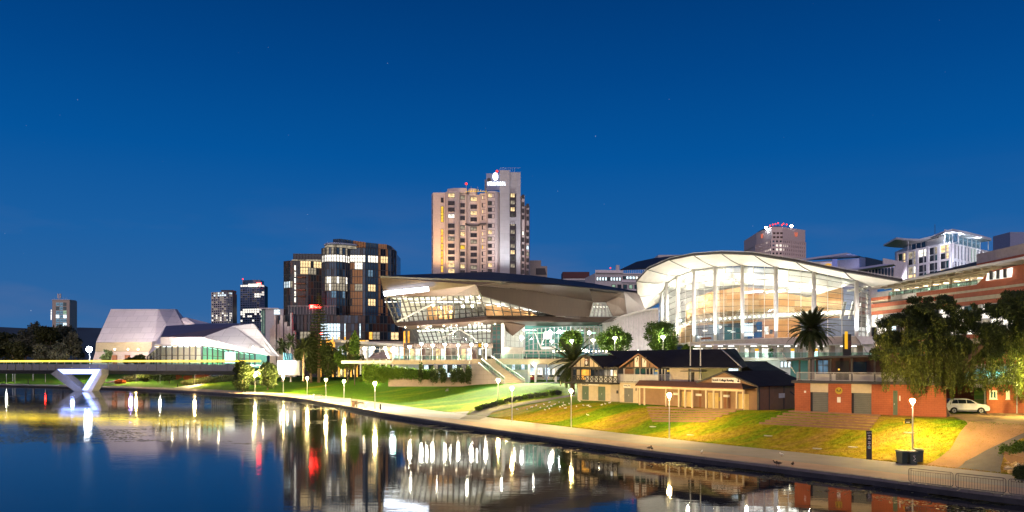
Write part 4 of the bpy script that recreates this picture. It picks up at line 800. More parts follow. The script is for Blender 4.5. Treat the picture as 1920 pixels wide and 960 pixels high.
patch('shell_face', 'white_shell', [(380, 632.2, d1-4), (437, 611.2, 252.5), (508, 667, 238), (380, 648, d1-3)], T, (0, 1.2, 0)); patch('shell_face', 'white_shell', [(437, 611.2, 252.5), (475, 606.7, 251.5), (524, 668.5, 240), (508, 667, 238)], T, (0, 1.2, 0))
q = [P(301, 648.3, d1+2), P(378, 648.3, d1-2), P(378, 684, d1-2), P(301, 684, d1+2)]; glazed(T, q, 7, 2, 'clear', 'charcoal', .28, .4)
q = [P(379, 648.3, d1-2), P(478, 664, 243), P(478, 684, 243), P(379, 684, d1-2)]; glazed(T, q, 10, 2, 'clear_green', 'charcoal', .24, .35)
q = [P(276, 668, 262), P(300.5, 648.6, d1+2), P(300.5, 684, d1+2), P(276, 684, 262)]; glazed(T, q, 4, 2, 'clear', 'charcoal', .24, .35)
patch('foyer_back_wall', 'pale_concrete', [(285, 640, 266), (380, 640, 260), (380, 690, 260), (285, 690, 266)], T); patch('foyer_back_wall', 'teal', [(380, 650, 259), (500, 662, 250), (500, 690, 250), (380, 690, 259)], T)
patch('foyer_ceiling', 'white_paint', [(290, 646.5, d1+2), (380, 646.5, d1-2), (380, 649, 262), (290, 649, 266)], T, (0, 0, .3)); patch('foyer_ceiling', 'white_paint', [(380, 647.5, d1-2), (479, 663, 243.5), (490, 664, 252), (380, 650, 262)], T, (0, 0, .3))
for k in range(8): c = P(296+k*11, 650, 254); MB().box(c.x-.7, c.x+.7, c.y-.7, c.y+.7, c.z-.02, c.z+.08).build('ceiling_light', 'panel_cool' if k % 3 else 'panel_warm', T)
for k in range(9): c = P(388+k*10, 652+k*1.6, 250-k*.5); MB().box(c.x-.7, c.x+.7, c.y-.7, c.y+.7, c.z-.02, c.z+.08).build('ceiling_light', 'panel_green', T)
MB().box(P(421.5, 0, 240).x, P(438, 0, 240).x, 240, 241.5, CZ-.2, CZ+(680-660)/6.2).build('entry_screen', 'screen', T)
for x, y in ((323, 645), (352, 647), (373, 647), (410, 642.5), (474, 651), (493, 656)): MB().ball(tuple(P(x, y, 240)), .28, 6).build('brim_lamp', 'lamp_small', T)
T = thing('teal_fabric_marquee', 'white walled marquee with a teal striped end, right of the white theatre brim', 'marquee', P(545, 690, 232))
patch('wall', 'white_paint', [(520, 676, 236), (562, 676, 230), (562, 704, 230), (520, 702, 236)], T, (0, 4, 0)); patch('striped_end', 'teal', [(531, 661, 234), (548, 664, 232), (548, 676, 232), (531, 676, 234)], T, (0, 1, 0))
for k in range(4): MB().bar(P(533+k*4, 662, 231), P(536+k*4, 676, 231), .3).build('stripe', 'lit_blue', T)
for k in range(3): c = P(526+k*13, 683, 226); MB().ball(tuple(c), .3, 6).build('wall_lamp', 'lamp_small', T)

# ---------------------------------------------------------------- footbridge
T = thing('footbridge', 'long low grey footbridge with a glowing yellow handrail crossing the river', 'footbridge', P(160, 700, 230))
def bp(px, d): return Vector((P(px, 0, d).x, d))
axis = [(-260, 262), (-60, 252), (60, 243), (150, 236), (240, 231), (330, 226), (400, 222), (452, 219)]; pts = [bp(*a) for a in axis]
def zb(px, top): return {0: 8.25, 1: 8.0}[0] if top else 0
fa, so, dk = MB(), MB(), MB(); W_ = 9
nrm_ = [((pts[min(i+1, 7)]-pts[max(i-1, 0)]).normalized()) for i in range(8)]; nn = [Vector((-d.y, d.x)) for d in nrm_]
for i in range(7):
    a, b = pts[i], pts[i+1]; A2, B2 = a+nn[i]*W_, b+nn[i+1]*W_; ai, bi = a+nn[i]*2.2, b+nn[i+1]*2.2
    da = 1.0 if i > 3 else 1.25
    k = max(2, int((b-a).length/3.2))
    for j in range(k):
        p, q = a.lerp(b, j/k+.006), a.lerp(b, (j+1)/k-.006); pi, qi = ai.lerp(bi, j/k+.006), ai.lerp(bi, (j+1)/k-.006)
        MB().hexa([(*p, 5.9), (*q, 5.9), (*q, 7.75), (*p, 7.75)], [(*(p+nn[i]*.2), 5.9), (*(q+nn[i]*.2), 5.9), (*(q+nn[i]*.2), 7.75), (*(p+nn[i]*.2), 7.75)]).build('cladding_panel', 'bridge_clad', T)
    so.hexa([(*(a+nn[i]*.1), 5.88), (*(b+nn[i+1]*.1), 5.88), (*bi, 4.8), (*ai, 4.8)], [(*(a+nn[i]*.4), 6.1), (*(b+nn[i+1]*.4), 6.1), (*bi, 5.1), (*ai, 5.1)])
    so.hexa([(*ai, 4.8), (*bi, 4.8), (*B2, 5.4), (*A2, 5.4)], [(*ai, 5.1), (*bi, 5.1), (*B2, 5.9), (*A2, 5.9)])
    dk.hexa([(*(a+nn[i]*.21), 7.3), (*(b+nn[i+1]*.21), 7.3), (*B2, 7.3), (*A2, 7.3)], [(*(a+nn[i]*.21), 7.6), (*(b+nn[i+1]*.21), 7.6), (*B2, 7.6), (*A2, 7.6)])
so.build('soffit', 'bridge_clad', T); dk.build('deck', 'dark_concrete', T)
for side, off, mt in ((0, .35, 'rail_led'), (1, W_-.4, 'rail_led')):
    gl, ra, po = MB(), MB(), MB()
    for i in range(7):
        a, b = pts[i]+nn[i]*off, pts[i+1]+nn[i+1]*off
        ra.bar((*a, 8.66), (*b, 8.66), .14, .42); gl.face([(*a, 7.62), (*b, 7.62), (*b, 8.6), (*a, 8.6)])
        k = max(2, int((b-a).length/3))
        for j in range(k): p = a.lerp(b, j/k); po.box(p.x-.05, p.x+.05, p.y-.05, p.y+.05, 7.6, 8.6)
    r = ra.build('lit_handrail', mt, T); po.build('baluster_posts', 'steel', r); gl.build('glass_screen', 'balustrade', r)
# V-shaped pier with blue-lit inner faces
T = thing('bridge_pier', 'V shaped bridge pier glowing blue and white inside, standing in the water', 'bridge pier', (P(165, 733, 232).x, 232, 0))
A, B_, C_ = (100, 700), (112, 692), (163, 735); dn, df = 229, 233
def pp(x, y, d): return P(x, y, 230)+Vector((0, d-230, 0))
MB().hexa([pp(99, 701, dn), pp(112, 692, dn), pp(162, 733, dn), pp(158, 737, dn), pp(142, 733, dn)], [pp(99, 701, df), pp(112, 692, df), pp(162, 733, df), pp(158, 737, df), pp(142, 733, df)]).build('leg', 'bridge_clad', T)
MB().hexa([pp(182, 692, dn), pp(193.5, 693, dn), pp(193.5, 703, dn), pp(176, 733, dn), pp(160, 737, dn), pp(160, 731, dn)], [pp(182, 692, df), pp(193.5, 693, df), pp(193.5, 703, df), pp(176, 733, df), pp(160, 737, df), pp(160, 731, df)]).build('leg', 'white_paint', T)
MB().hexa([pp(113, 692.2, dn-.4), pp(191, 692.2, dn-.4), pp(184, 701, dn-.4), pp(124, 701, dn-.4)], [pp(113, 692.2, dn-.05), pp(191, 692.2, dn-.05), pp(184, 701, dn-.05), pp(124, 701, dn-.05)]).build('lit_soffit_strip', 'pier_led', T)
MB().hexa([pp(183, 694, dn-.4), pp(190, 694, dn-.4), pp(168, 731, dn-.4), pp(159, 731, dn-.4)], [pp(183, 694, dn-.05), pp(190, 694, dn-.05), pp(168, 731, dn-.05), pp(159, 731, dn-.05)]).build('lit_leg_face', 'pier_led', T)
l = bpy.data.lights.new('pier_uplight', 'POINT'); l.energy = 900; l.color = (.3, .4, 1); l.shadow_soft_size = .5; o = bpy.data.objects.new('pier_uplight', l); col.objects.link(o); o.location = pp(150, 712, 226)
# steps, rocks and pontoons on the bank under the bridge
T = thing('riverside_steps', 'broad pale stone steps lit violet leading down to the water beneath the footbridge', 'steps', P(290, 722, 262))
for k in range(7):
    a = GT(196+k*9, 718-k*1.6); MB().box(a.x, a.x+11-k*.5, a.y, a.y+2.6, a.z-.3, a.z+.35+.05*k).build('step', 'pink_concrete', T)
l = bpy.data.lights.new('violet_light', 'POINT'); l.energy = 1500; l.color = (.45, .35, 1); l.shadow_soft_size = .6; o = bpy.data.objects.new('violet_light', l); col.objects.link(o); o.location = GT(250, 716)+Vector((0, -2, 4))
ribbon('ramp_path', resamp(g([(322, 728), (360, 719), (395, 706), (412, 698)]), 20), resamp(g([(352, 729), (392, 717), (418, 704), (430, 697)]), 20), 4, .06, 'plaza_grey')
for k in range(2):
    t = thing('handrail', ('left' if k == 0 else 'right')+' of two white handrails climbing the ramp under the bridge end', 'handrail', GT(396+k*14, 708)); mb = MB(); a, b = GT(380+k*18, 716), GT(410+k*16, 700); up = Vector((0, 0, 1)); mb.bar(a+up, b+up, .12)
    for j in range(6): p = a.lerp(b, j/5); mb.bar(p, p+up, .07)
    mb.build('rail', 'galv', t)
# ground floods that wash the white shells and the bridge side
for x, y, d, e, c, tgt in ((230, 690, 285, 9000, (1, .82, .80), (235, 605, 335)), (320, 686, 300, 5000, (1, .78, .80), (320, 600, 345)), (352, 664, 240, 1200, (1, .84, .86), (370, 630, 255)), (430, 672, 234, 1500, (1, .92, .90), (430, 635, 258)), (500, 684, 218, 5500, (.95, 1, .97), (478, 640, 255)), (230, 676, 312, 700, (1, .85, .45), (230, 660, 330))):
    l = bpy.data.lights.new('shell_flood', 'SPOT'); l.energy = e*11; l.color = c; l.spot_size = math.radians(95); l.spot_blend = .9; l.shadow_soft_size = .4; o = bpy.data.objects.new('shell_flood', l); col.objects.link(o); a = P(x, y, d); a.z = max(a.z, 4); b_ = P(*tgt); o.location = a; o.rotation_euler = (b_-a).to_track_quat('-Z', 'Y').to_euler()

for k, (x, d) in enumerate(((12, 300), (85, 296), (186, 286), (255, 275), (300, 268), (365, 252))):
    t = thing('park_lamp', ['first', 'second', 'third', 'fourth', 'fifth', 'sixth'][k]+' park lamp from the left behind the footbridge deck, seen by its reflection', 'lamp post', (P(x, 0, d).x, d, gz(P(x, 0, d).x, d)), 0, 'park lamps behind the footbridge'); MB().lathe([(.08, -.2), (.05, 4)], 8).build('post', 'galv', t, 'local')
    MB().ball((0, 0, 4.2), .3, 8).build('lamp_head', 'red_glow' if k == 1 else 'lamp_warm' if k % 2 else 'lamp_white', t, 'local')
# ---------------------------------------------------------------- brown angular convention building
T = thing('angular_convention_building', 'long angular brown clad convention building with a sloping glass prow and glowing white sign', 'convention centre', P(900, 672, 190))
pt = patch
pt('roof', 'roof_navy', [(712, 517, 182), (870, 511, 212), (915, 509.5, 214), (940, 527, 172)], T, (0, .6, -.6)); pt('roof', 'roof_navy', [(915, 509.5, 214), (1000, 516.5, 214), (1040, 532, 180), (940, 527, 172)], T, (0, .6, -.6)); pt('roof', 'roof_navy', [(1000, 516.5, 214), (1110, 531, 216), (1195, 546, 214), (1170, 546.5, 197), (1040, 532, 180)], T, (0, .6, -.6))
pt('roof_edge', 'charcoal', [(711, 517, 181.6), (940, 527, 171.6), (940, 530, 171.8), (713, 520.5, 181.8)], T, (0, .8, 0)); pt('roof_edge', 'charcoal', [(940, 527, 171.6), (1040, 532.4, 179.6), (1040, 534.4, 179.8), (940, 530, 171.8)], T, (0, .8, 0)); pt('roof_edge', 'charcoal', [(1040, 532.4, 179.6), (1170, 547, 196.6), (1170, 549, 196.8), (1040, 534.4, 179.8)], T, (0, .8, 0))
pt('fascia', 'brown_clad', [(713, 520.5, 182), (940, 530, 172), (892, 534, 174), (721, 556, 184)], T)
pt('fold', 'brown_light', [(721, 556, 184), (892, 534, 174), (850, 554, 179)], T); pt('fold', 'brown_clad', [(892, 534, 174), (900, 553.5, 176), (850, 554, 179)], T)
FR = [(892, 534, 174), (1170, 549, 197), (1106, 594, 192)]; planar('flank', 'brown_clad', FR, [(893, 534.5), (1000, 545), (1112, 566), (1105, 593.8), (1042, 592.5), (903, 554)], T); FU = [(893, 534, 174), (1112, 566, 190.6), (1040, 534.6, 174.5)]; planar('upper_flank', 'brown_clad', FU, [(892, 533.5), (940, 530), (1040, 534.6), (1105, 541), (1112, 565.6), (1000, 544.6)], T)
planar('flank', 'brown_clad', FR, [(1105.2, 541), (1170, 549), (1136, 567), (1112.2, 567)], T)
pt('end_fold', 'roof_purple', [(1170, 549, 197), (1171, 560, 197.2), (1150, 558, 193.6), (1112, 566, 190), (1040, 545, 181)], T, (0, .2, 0)) if False else None
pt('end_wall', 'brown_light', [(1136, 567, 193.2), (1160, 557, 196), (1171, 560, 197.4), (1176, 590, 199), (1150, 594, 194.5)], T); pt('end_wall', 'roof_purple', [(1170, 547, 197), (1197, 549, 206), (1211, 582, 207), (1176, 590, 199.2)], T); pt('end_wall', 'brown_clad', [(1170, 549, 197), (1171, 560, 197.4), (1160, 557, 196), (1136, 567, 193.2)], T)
glazed(T, [P(1113, 568, 191.2), P(1135, 568.5, 194.2), P(1135, 594, 194.2), P(1105.5, 594, 192.2)], 4, 3, fm='steel', w=.18); glazed(T, [P(1136, 568.5, 194.4), P(1137.5, 568.5, 194.4), P(1150, 594, 195.5), P(1136, 594, 194.9)], 2, 3, fm='steel', w=.18)
# prow glass, three faces
FM = 'charcoal'
ga = [P(722, 558, 185), P(850, 554.5, 180), P(850, 598, 184), P(741, 604.5, 189)]; gb = [P(850, 554.5, 180), P(900, 554, 177), P(910, 591.5, 182), P(850, 598, 184)]; gc = [P(901, 554.5, 177), P(1040, 592, 190.6), P(1040.5, 592.6, 191), P(910.5, 592.6, 182)]
glazed(T, ga, 12, 5, fm=FM, w=.2); glazed(T, gb, 5, 5, fm=FM, w=.2); glazed(T, gc, 8, 3, fm=FM, w=.18, panes=False)
mb = MB(); mb.face([gc[0], gc[1], gc[2], gc[3]]); mb.build('pane', 'clear', T)
mb = MB(); mb.bar(P(745, 603, 187.5), P(838, 556, 180.2), .35); mb.bar(P(852, 556, 180.2), P(906, 590, 182), .35); mb.build('brace', 'steel', T)
# floor bands and soffits
bt = [(740, 605, 188), (850, 598.7, 182), (911, 592.6, 180), (1042, 593.5, 189), (1150, 594.5, 194), (1197, 590, 206)]; bb = [(745, 612, 187.5), (850, 606, 181.6), (915, 599.5, 179.6), (1040, 604, 188.5), (1130, 604, 193.6), (1168, 601, 205)]
for k in range(5): pt('floor_band', 'brown_clad', [bt[k], bt[k+1], bb[k+1], bb[k]], T)
sb = [(771, 617.5, 193), (860, 613.5, 192), (922, 607, 191), (1000, 611, 197), (1100, 611, 203), (1150, 606, 208)]
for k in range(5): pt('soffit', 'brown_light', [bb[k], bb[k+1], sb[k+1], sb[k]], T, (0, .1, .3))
gl = [P(771, 617.8, 193.4), P(921, 607.3, 191.4), P(921, 652, 191.4), P(787, 654.5, 194.5)]; glazed(T, gl, 17, 5, fm=FM, w=.2, wname='lower_window_wall')
mb = MB(); mb.bar(P(800, 652, 192), P(858, 618, 190.6), .3); mb.bar(P(862, 618, 190.6), P(915, 650, 190.6), .3); mb.build('brace', 'steel', T)
# inside: floors, ceilings, back walls, timber boxes, luminaires
pt('back_wall', 'white_paint', [(752, 545, 206), (1060, 545, 206), (1060, 604, 206), (752, 604, 206)], T); pt('back_wall', 'white_paint', [(785, 606, 212), (1120, 606, 212), (1120, 668, 212), (785, 668, 212)], T)
pt('ceiling', 'white_paint', [(724, 556.4, 185.4), (900, 552.2, 177.6), (1044, 590, 191.5), (1044, 563, 206), (745, 563, 206)], T, (0, 0, .4)); pt('floor', 'pale_concrete', [(742, 605.5, 189), (912, 593.4, 182.6), (1042, 594, 191), (1042, 598, 206), (760, 600, 206)], T, (0, 0, -.4))
pt('ceiling', 'white_paint', [(772, 617, 194), (921, 606.8, 192), (1100, 607, 200), (1100, 612, 212), (785, 618, 212)], T, (0, 0, .2))
pt('timber_box', 'wood', [(800, 574, 196), (850, 573, 194), (850, 600, 194), (800, 603, 196)], T, (0, 5, 0)); pt('timber_box', 'wood', [(910, 568, 196), (965, 568, 198), (1010, 594, 200), (912, 594, 196)], T, (0, 4, 0)); pt('screen_wall', 'charcoal', [(842, 620, 202), (880, 618, 202), (880, 640, 202), (842, 640, 202)], T)
for k in range(14):
    x = 735+k*21; y = 566 if x < 890 else 566+(x-890)*.15; c = P(x, y, 190+(k % 3)*4)
    if x < 1010: MB().box(c.x-1.6, c.x+1.6, c.y-.5, c.y+.5, c.z-.1, c.z).build('ceiling_light', 'panel_white', T)
for k in range(14): c = P(795+k*22, 620-(.5 if k % 2 else 0)*2, 198+(k % 3)*4); MB().box(c.x-1.6, c.x+1.6, c.y-.5, c.y+.5, c.z-.1, c.z).build('ceiling_light', 'panel_white', T)
for k in range(8): c = P(760+k*24, 611-k*.9, 186.2); MB().ball((c.x, c.y, c.z-.35), .16, 6).build('soffit_lamp', 'bulb', T)
for k in range(3): c = P(1118+k*9, 575, 197); MB().box(c.x-.9, c.x+.9, c.y-.3, c.y+.3, c.z-.1, c.z).build('ceiling_light', 'panel_white', T)
pt('back_wall', 'white_paint', [(1100, 562, 202), (1160, 562, 202), (1160, 598, 202), (1100, 598, 202)], T)
for x, y, d, e in ((770, 580, 196, 900), (820, 578, 192, 900), (875, 575, 190, 1100), (940, 580, 194, 800), (1000, 585, 198, 500), (1125, 580, 198, 350), (800, 634, 200, 1300), (845, 632, 200, 1300), (895, 630, 199, 1300), (965, 635, 194, 350)):
    l = bpy.data.lights.new('foyer_light', 'POINT'); l.energy = e; l.color = (1, .92, .74); l.shadow_soft_size = .22; o = bpy.data.objects.new('foyer_light', l); col.objects.link(o); o.location = P(x, y, d)
# sign
sgn = [P(718.5, 546.5, 182.0), P(803, 537.5, 176.6), P(804, 545.5, 177.0), P(720.5, 555, 182.6)]; MB().plate(sgn, (0, .3, 0)).build('sign_board', 'sign_face', T)
a, b = sgn[3], sgn[2]; ang = math.atan2(b.y-a.y, b.x-a.x); o = text(T, 'ADELAIDE CONVENTION CENTRE', a+Vector((.3, -.25, .1)), 1.02, ang, 'sign_glow', .06, bold=.03, sx=.66, name='sign_letters')
o.matrix_basis = WM[T.name].inverted() @ Matrix.Translation(a+Vector((.3, -.25, .12))) @ Matrix.Rotation(ang, 4, 'Z') @ Matrix.Rotation(math.radians(90), 4, 'X') @ Matrix.Rotation(math.atan2(b.z-a.z, (b-a).xy.length), 4, 'Z') @ Matrix.Diagonal((.60, 1, 1, 1))
# right lower part: lift shaft, pale block, teal glazing under the curved soffit
pt('lift_shaft_glass', 'glass_teal', [(922.5, 608, 191.5), (940, 608, 191.5), (940, 676, 191.5), (922.5, 676, 191.5)], T, (0, 6, 0)); mb = MB()
for k in range(8): a = P(922, 612+k*8, 191.2); b = P(940, 612+k*8, 191.2); mb.bar(a, b, .2)
for x in (923, 931, 939): mb.bar(P(x, 608, 191.2), P(x, 676, 191.2), .22)
mb.build('lift_frame', 'charcoal', T)
MB().tube([P(943, 606, 187), P(943, 676, 187)], .42, 12).build('column', 'white_paint', T)
glazed(T, [P(949, 612, 190), P(982, 622, 190), P(982, 651, 190), P(949, 651, 190)], 4, 3, fm='steel', w=.14); pt('back_wall', 'white_paint', [(946, 608, 198), (984, 608, 198), (984, 655, 198), (946, 655, 198)], T); pt('plinth_block', 'concrete', [(941, 651.5, 183), (982, 651.5, 183), (982, 676, 183), (941, 676, 183)], T, (0, 6, 0))
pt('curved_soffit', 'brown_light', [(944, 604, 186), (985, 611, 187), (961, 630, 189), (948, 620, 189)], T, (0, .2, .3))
glazed(T, [P(984, 628, 189), P(1000, 616, 188.5), P(1000, 664, 188.5), P(984, 664, 189)], 2, 5, 'clear_green', 'steel', .14); glazed(T, [P(1000, 616, 188.5), P(1070, 612, 189), P(1070, 664, 189), P(1000, 664, 188.5)], 9, 5, 'clear_green', 'steel', .14); glazed(T, [P(1070, 612, 189), P(1130, 612, 196), P(1130, 664, 196), P(1070, 664, 189)], 7, 5, 'clear_green', 'steel', .14)
pt('back_wall', 'teal', [(984, 610, 199), (1140, 610, 203), (1140, 670, 203), (984, 670, 199)], T)
for k in range(7): c = P(995+k*19, 624, 194); MB().box(c.x-1, c.x+1, c.y-.4, c.y+.4, c.z-.1, c.z).build('ceiling_light', 'panel_green', T)
mb = MB(); mb.bar(P(1003, 624, 188), P(1013, 650, 188), .22).bar(P(1013, 650, 188), P(1024, 626, 188), .22); mb.build('brace', 'white_paint', T); pt('canopy', 'white_paint', [(1012, 650, 186), (1042, 650, 186), (1042, 655, 186), (1016, 655, 186)], T, (0, 2, 0)); pt('kiosk_panel', 'pale_concrete', [(1020, 622, 187.5), (1037, 622, 187.5), (1034, 636, 187.5), (1018, 636, 187.5)], T)
for x, y, d in ((1031, 622, 186), (1050, 622, 186), (978, 633, 184), (1105, 624, 186)):
    MB().ball(tuple(P(x, y, d)), .38, 8).build('floodlight', 'flood_white', T)
# hidden body closing the back
MB().prism([(P(760, 0, 214).x, 214), (P(1190, 0, 214).x, 214), (P(1190, 0, 214).x, 240), (P(760, 0, 214).x, 240)], 4, 26).build('rear_block', 'charcoal', T)
# white ribbed link hall curving between the two halls
T = thing('ribbed_link_hall', 'low white ribbed hall with a curved roof line between the brown and the glass hall', 'link building', P(1180, 650, 200))
lk = [(1130, 606, 200), (1150, 598, 199), (1170, 591, 198), (1190, 585.5, 197), (1210, 581, 196), (1234, 578, 195)]
for a, b in zip(lk, lk[1:]):
    pt('wall', 'white_paint', [(a[0], a[1]+2, a[2]), (b[0], b[1]+2, b[2]), (b[0], 664, b[2]), (a[0], 664, a[2])], T, (0, 1, 0)); pt('roof_edge', 'white_clad', [(a[0], a[1]-1, a[2]-2), (b[0], b[1]-1, b[2]-2), (b[0], b[1]+2, b[2]-1.6), (a[0], a[1]+2, a[2]-1.6)], T, (0, 9, 0))
for k in range(22):
    x = 1133+k*4.8; yt = np.interp(x, [q[0] for q in lk], [q[1] for q in lk])+2.5; dd = np.interp(x, [q[0] for q in lk], [q[2] for q in lk])-.3
    MB().bar(P(x, yt, dd), P(x, 662, dd), .16, .5).build('rib', 'white_clad', T)
for k in range(7): c = P(1142+k*15, 655, 191); l = bpy.data.lights.new('wall_washer', 'POINT'); l.energy = 170; l.color = (1, .97, .86); l.shadow_soft_size = .3; o = bpy.data.objects.new('wall_washer', l); col.objects.link(o); o.location = c
# ---------------------------------------------------------------- round glass hall
T = thing('curved_glass_hall', 'huge bright glass fronted hall under a sweeping white curved roof', 'exhibition hall', P(1450, 672, 165))
GH = [(1236, 566, 650, 222), (1241, 548, 650, 214), (1250, 530, 648, 207), (1270, 517, 645, 198), (1301, 506, 641.5, 188), (1341, 500, 639, 179), (1392, 498, 636, 168), (1455, 501, 633.5, 160), (1526, 510, 631.5, 155), (1606, 526, 630, 150), (1632, 537, 632, 159)]
OU = [(1207, 580, 212), (1195, 556, 206), (1194, 527, 200), (1214, 505, 192), (1255, 487, 182), (1300, 478, 172), (1352, 474.5, 161), (1412, 476.5, 153), (1490, 489, 147), (1582, 508, 141), (1692, 526.5, 141)]
top = [P(a, b, d) for a, b, c, d in GH]; bot = [P(a, c, d) for a, b, c, d in GH]; out = [P(*q) for q in OU]
for i in range(10):
    nu = 1 if i < 3 else 2 if i < 5 else 3
    if i == 9: nu = 3
    glazed(T, [top[i], top[i+1], bot[i+1], bot[i]], nu, 11, 'clear', 'white_paint', .07, .12, panes=True, wname='glass_bay', hw=.085, tm='charcoal')
for i in range(1, 11):
    o = (top[i]-Vector((0, 0, top[i].z))).normalized()*-.7 if i < 10 else Vector((-.5, -.4, 0)); a, b = top[i]+o, bot[i]+o; MB().tube([b, (a+b)/2, a], [.34, .46, .34], 12).build('column', 'bright_white', T, smooth=True)
    l = bpy.data.lights.new('column_fill', 'SPOT'); l.energy = 1500; l.color = (.92, .98, 1); l.spot_size = math.radians(70); l.spot_blend = .9; l.shadow_soft_size = .15; o_ = bpy.data.objects.new('column_fill', l); col.objects.link(o_); q = b+o*2.2; o_.location = q; o_.rotation_euler = ((a-q)+Vector((0, 0, -6))).to_track_quat('-Z', 'Y').to_euler()  # fill spot added to brighten each column from below
def rise(a, b, t): p = a.lerp(b, t); return p+Vector((0, 0, -.25*math.sin(math.pi*t)))
for i in range(10):
    mb = MB(); K = 5
    for k in range(K):
        t0, t1 = k/K, (k+1)/K
        for h in range(2):
            s0, s1 = h/2, (h+1)/2
            ta, tb = top[i].lerp(top[i+1], s0), top[i].lerp(top[i+1], s1); oa, ob = out[i].lerp(out[i+1], s0), out[i].lerp(out[i+1], s1)
            mb.plate([rise(ta, oa, t0), rise(tb, ob, t0), rise(tb, ob, t1), rise(ta, oa, t1)], (0, .1, .35))
    mb.build('soffit_panel', 'white_soffit', T)
    mb = MB(); a, b = out[i], out[i+1]; mb.plate([a+Vector((0, -.1, -.1)), b+Vector((0, -.1, -.1)), b+Vector((0, -.1, .30)), a+Vector((0, -.1, .30))], (0, 1, 0)); mb.build('roof_edge', 'charcoal', T)
    mb = MB(); mb.bar(a+Vector((0, -.35, .38)), b+Vector((0, -.35, .38)), .12); mb.build('gutter', 'galv', T)
    up = Vector((0, 48, 5.6)); lf = Vector((6, 20, 2.0)) if i < 3 else None
    if i > 2: MB().plate([a+Vector((0, 0, .3)), b+Vector((0, 0, .3)), b+up, a+up], (0, 0, -.3)).build('roof', 'roof_navy', T)
    if 0 < i:
        sm_ = MB()
        for k in range(5): sm_.bar(rise(top[i], out[i], k/5)+Vector((0, -.05, -.08)), rise(top[i], out[i], (k+1)/5)+Vector((0, -.05, -.08)), .12, .12)
        sm_.build('seam', 'charcoal', T)
# interior
IW = [(1286, 212), (1288, 205), (1302, 200), (1335, 195), (1392, 186), (1455, 179), (1526, 174), (1581, 170)]; yt = [600, 572, 560, 547, 537, 534, 536, 540]
for k in range(7):
    (a, da), (b, db) = IW[k], IW[k+1]; w0, w1 = P(a, yt[k], da), P(b, yt[k+1], db); z0 = 14.4
    rows_ = 7
    for j in range(rows_):
        for h in range(2):
            s0, s1 = h/2+.004, (h+1)/2-.004; t0, t1 = j/rows_+.004, (j+1)/rows_-.004
            f = lambda s_, t_: (lambda p: Vector((p.x, p.y, z0+(p.z-z0)*t_)))(w0.lerp(w1, s_))
            MB().plate([f(s0, t0), f(s1, t0), f(s1, t1), f(s0, t1)], (0, .12, 0)).build('timber_panel', 'wood_pale' if (j+k+h) % 3 else 'wood', T)
    MB().plate([(w0.x, w0.y+.2, z0), (w1.x, w1.y+.2, z0), (w1.x, w1.y+.2, w1.z), (w0.x, w0.y+.2, w0.z)], (0, .3, 0)).build('inner_wall', 'wood', T)
patch('side_wall', 'blue_grey', [(1581, 538, 170), (1612, 538, 168), (1612, 632, 168), (1581, 632, 170)], T)
patch('upper_wall', 'white_paint', [(1240, 503, 224), (1300, 484, 222), (1400, 480, 216), (1500, 496, 210), (1600, 515, 205), (1600, 640, 205), (1240, 640, 224)], T)
patch('side_wall', 'white_paint', [(1600, 516, 190), (1645, 530, 182), (1645, 640, 182), (1600, 640, 190)], T)
for i in range(9):
    a, b = top[i]+Vector((0, .3, -.4)), top[i+1]+Vector((0, .3, -.4)); MB().plate([a, b, b+Vector((0, 38, -1.2)), a+Vector((0, 38, -1.2))], (0, 0, .2)).build('ceiling', 'white_paint', T)
flp = [(p.x, p.y+.3) for p in bot[1:10]]; MB().prism(flp+[(bot[9].x, 200), (bot[1].x, 224)], 12.6, 12.95).build('floor', 'pale_concrete', T)
MZ = [(1262, 622, 208), (1285, 612, 200), (1320, 604, 191), (1392, 599, 178), (1455, 595, 171), (1526, 592, 167), (1602, 590, 162)]
for k in range(6):
    a, b = P(*MZ[k]), P(*MZ[k+1]); MB().plate([a, b, b+Vector((0, 0, .95)), a+Vector((0, 0, .95))], (0, 6, 0)).build('mezzanine_edge', 'white_paint', T)
    MB().plate([a+Vector((0, .2, 1.0)), b+Vector((0, .2, 1.0)), b+Vector((0, .2, 2.1)), a+Vector((0, .2, 2.1))], (0, .03, 0)).build('mezzanine_glass', 'clear', T)
    n = max(2, int((MZ[k+1][0]-MZ[k][0])/9))
    for j in range(n): p = a.lerp(b, (j+.5)/n); MB().ball((p.x, p.y-.12, p.z+.45), .17, 6).build('bulb', 'bulb', T)
patch('cafe_glass', 'glass_blue', [(1300, 611, 190), (1430, 603, 176), (1430, 637, 176), (1300, 641, 190)], T); patch('lobby_wall', 'wood', [(1430, 602, 175), (1502, 599, 171), (1502, 636, 171), (1430, 637, 175)], T); patch('lobby_wall', 'blue_grey', [(1502, 599, 171), (1606, 594, 165), (1606, 634, 165), (1502, 636, 171)], T)
patch('lobby_wall', 'wood_pale', [(1262, 620, 206), (1300, 611, 190), (1300, 641, 190), (1262, 645, 206)], T)
mb = MB()
for k in range(8): x = 1312+k*15; mb.bar(P(x, 606, 175.6+max(0, (1430-x)*.108)), P(x, 640, 175.6+max(0, (1430-x)*.108)), .12)
mb.build('cafe_frame', 'charcoal', T)
MB().plate([P(1390, 607, 172), P(1413, 606, 170), P(1413, 630, 170), P(1390, 631, 172)], (0, .2, 0)).build('video_screen', 'screen', T)
for x in (1318, 1364, 1420): MB().plate([P(x, 619, 174), P(x+8, 619, 174), P(x+8, 621, 174), P(x, 621, 174)], (0, .1, 0)).build('small_sign', 'lit_white', T)
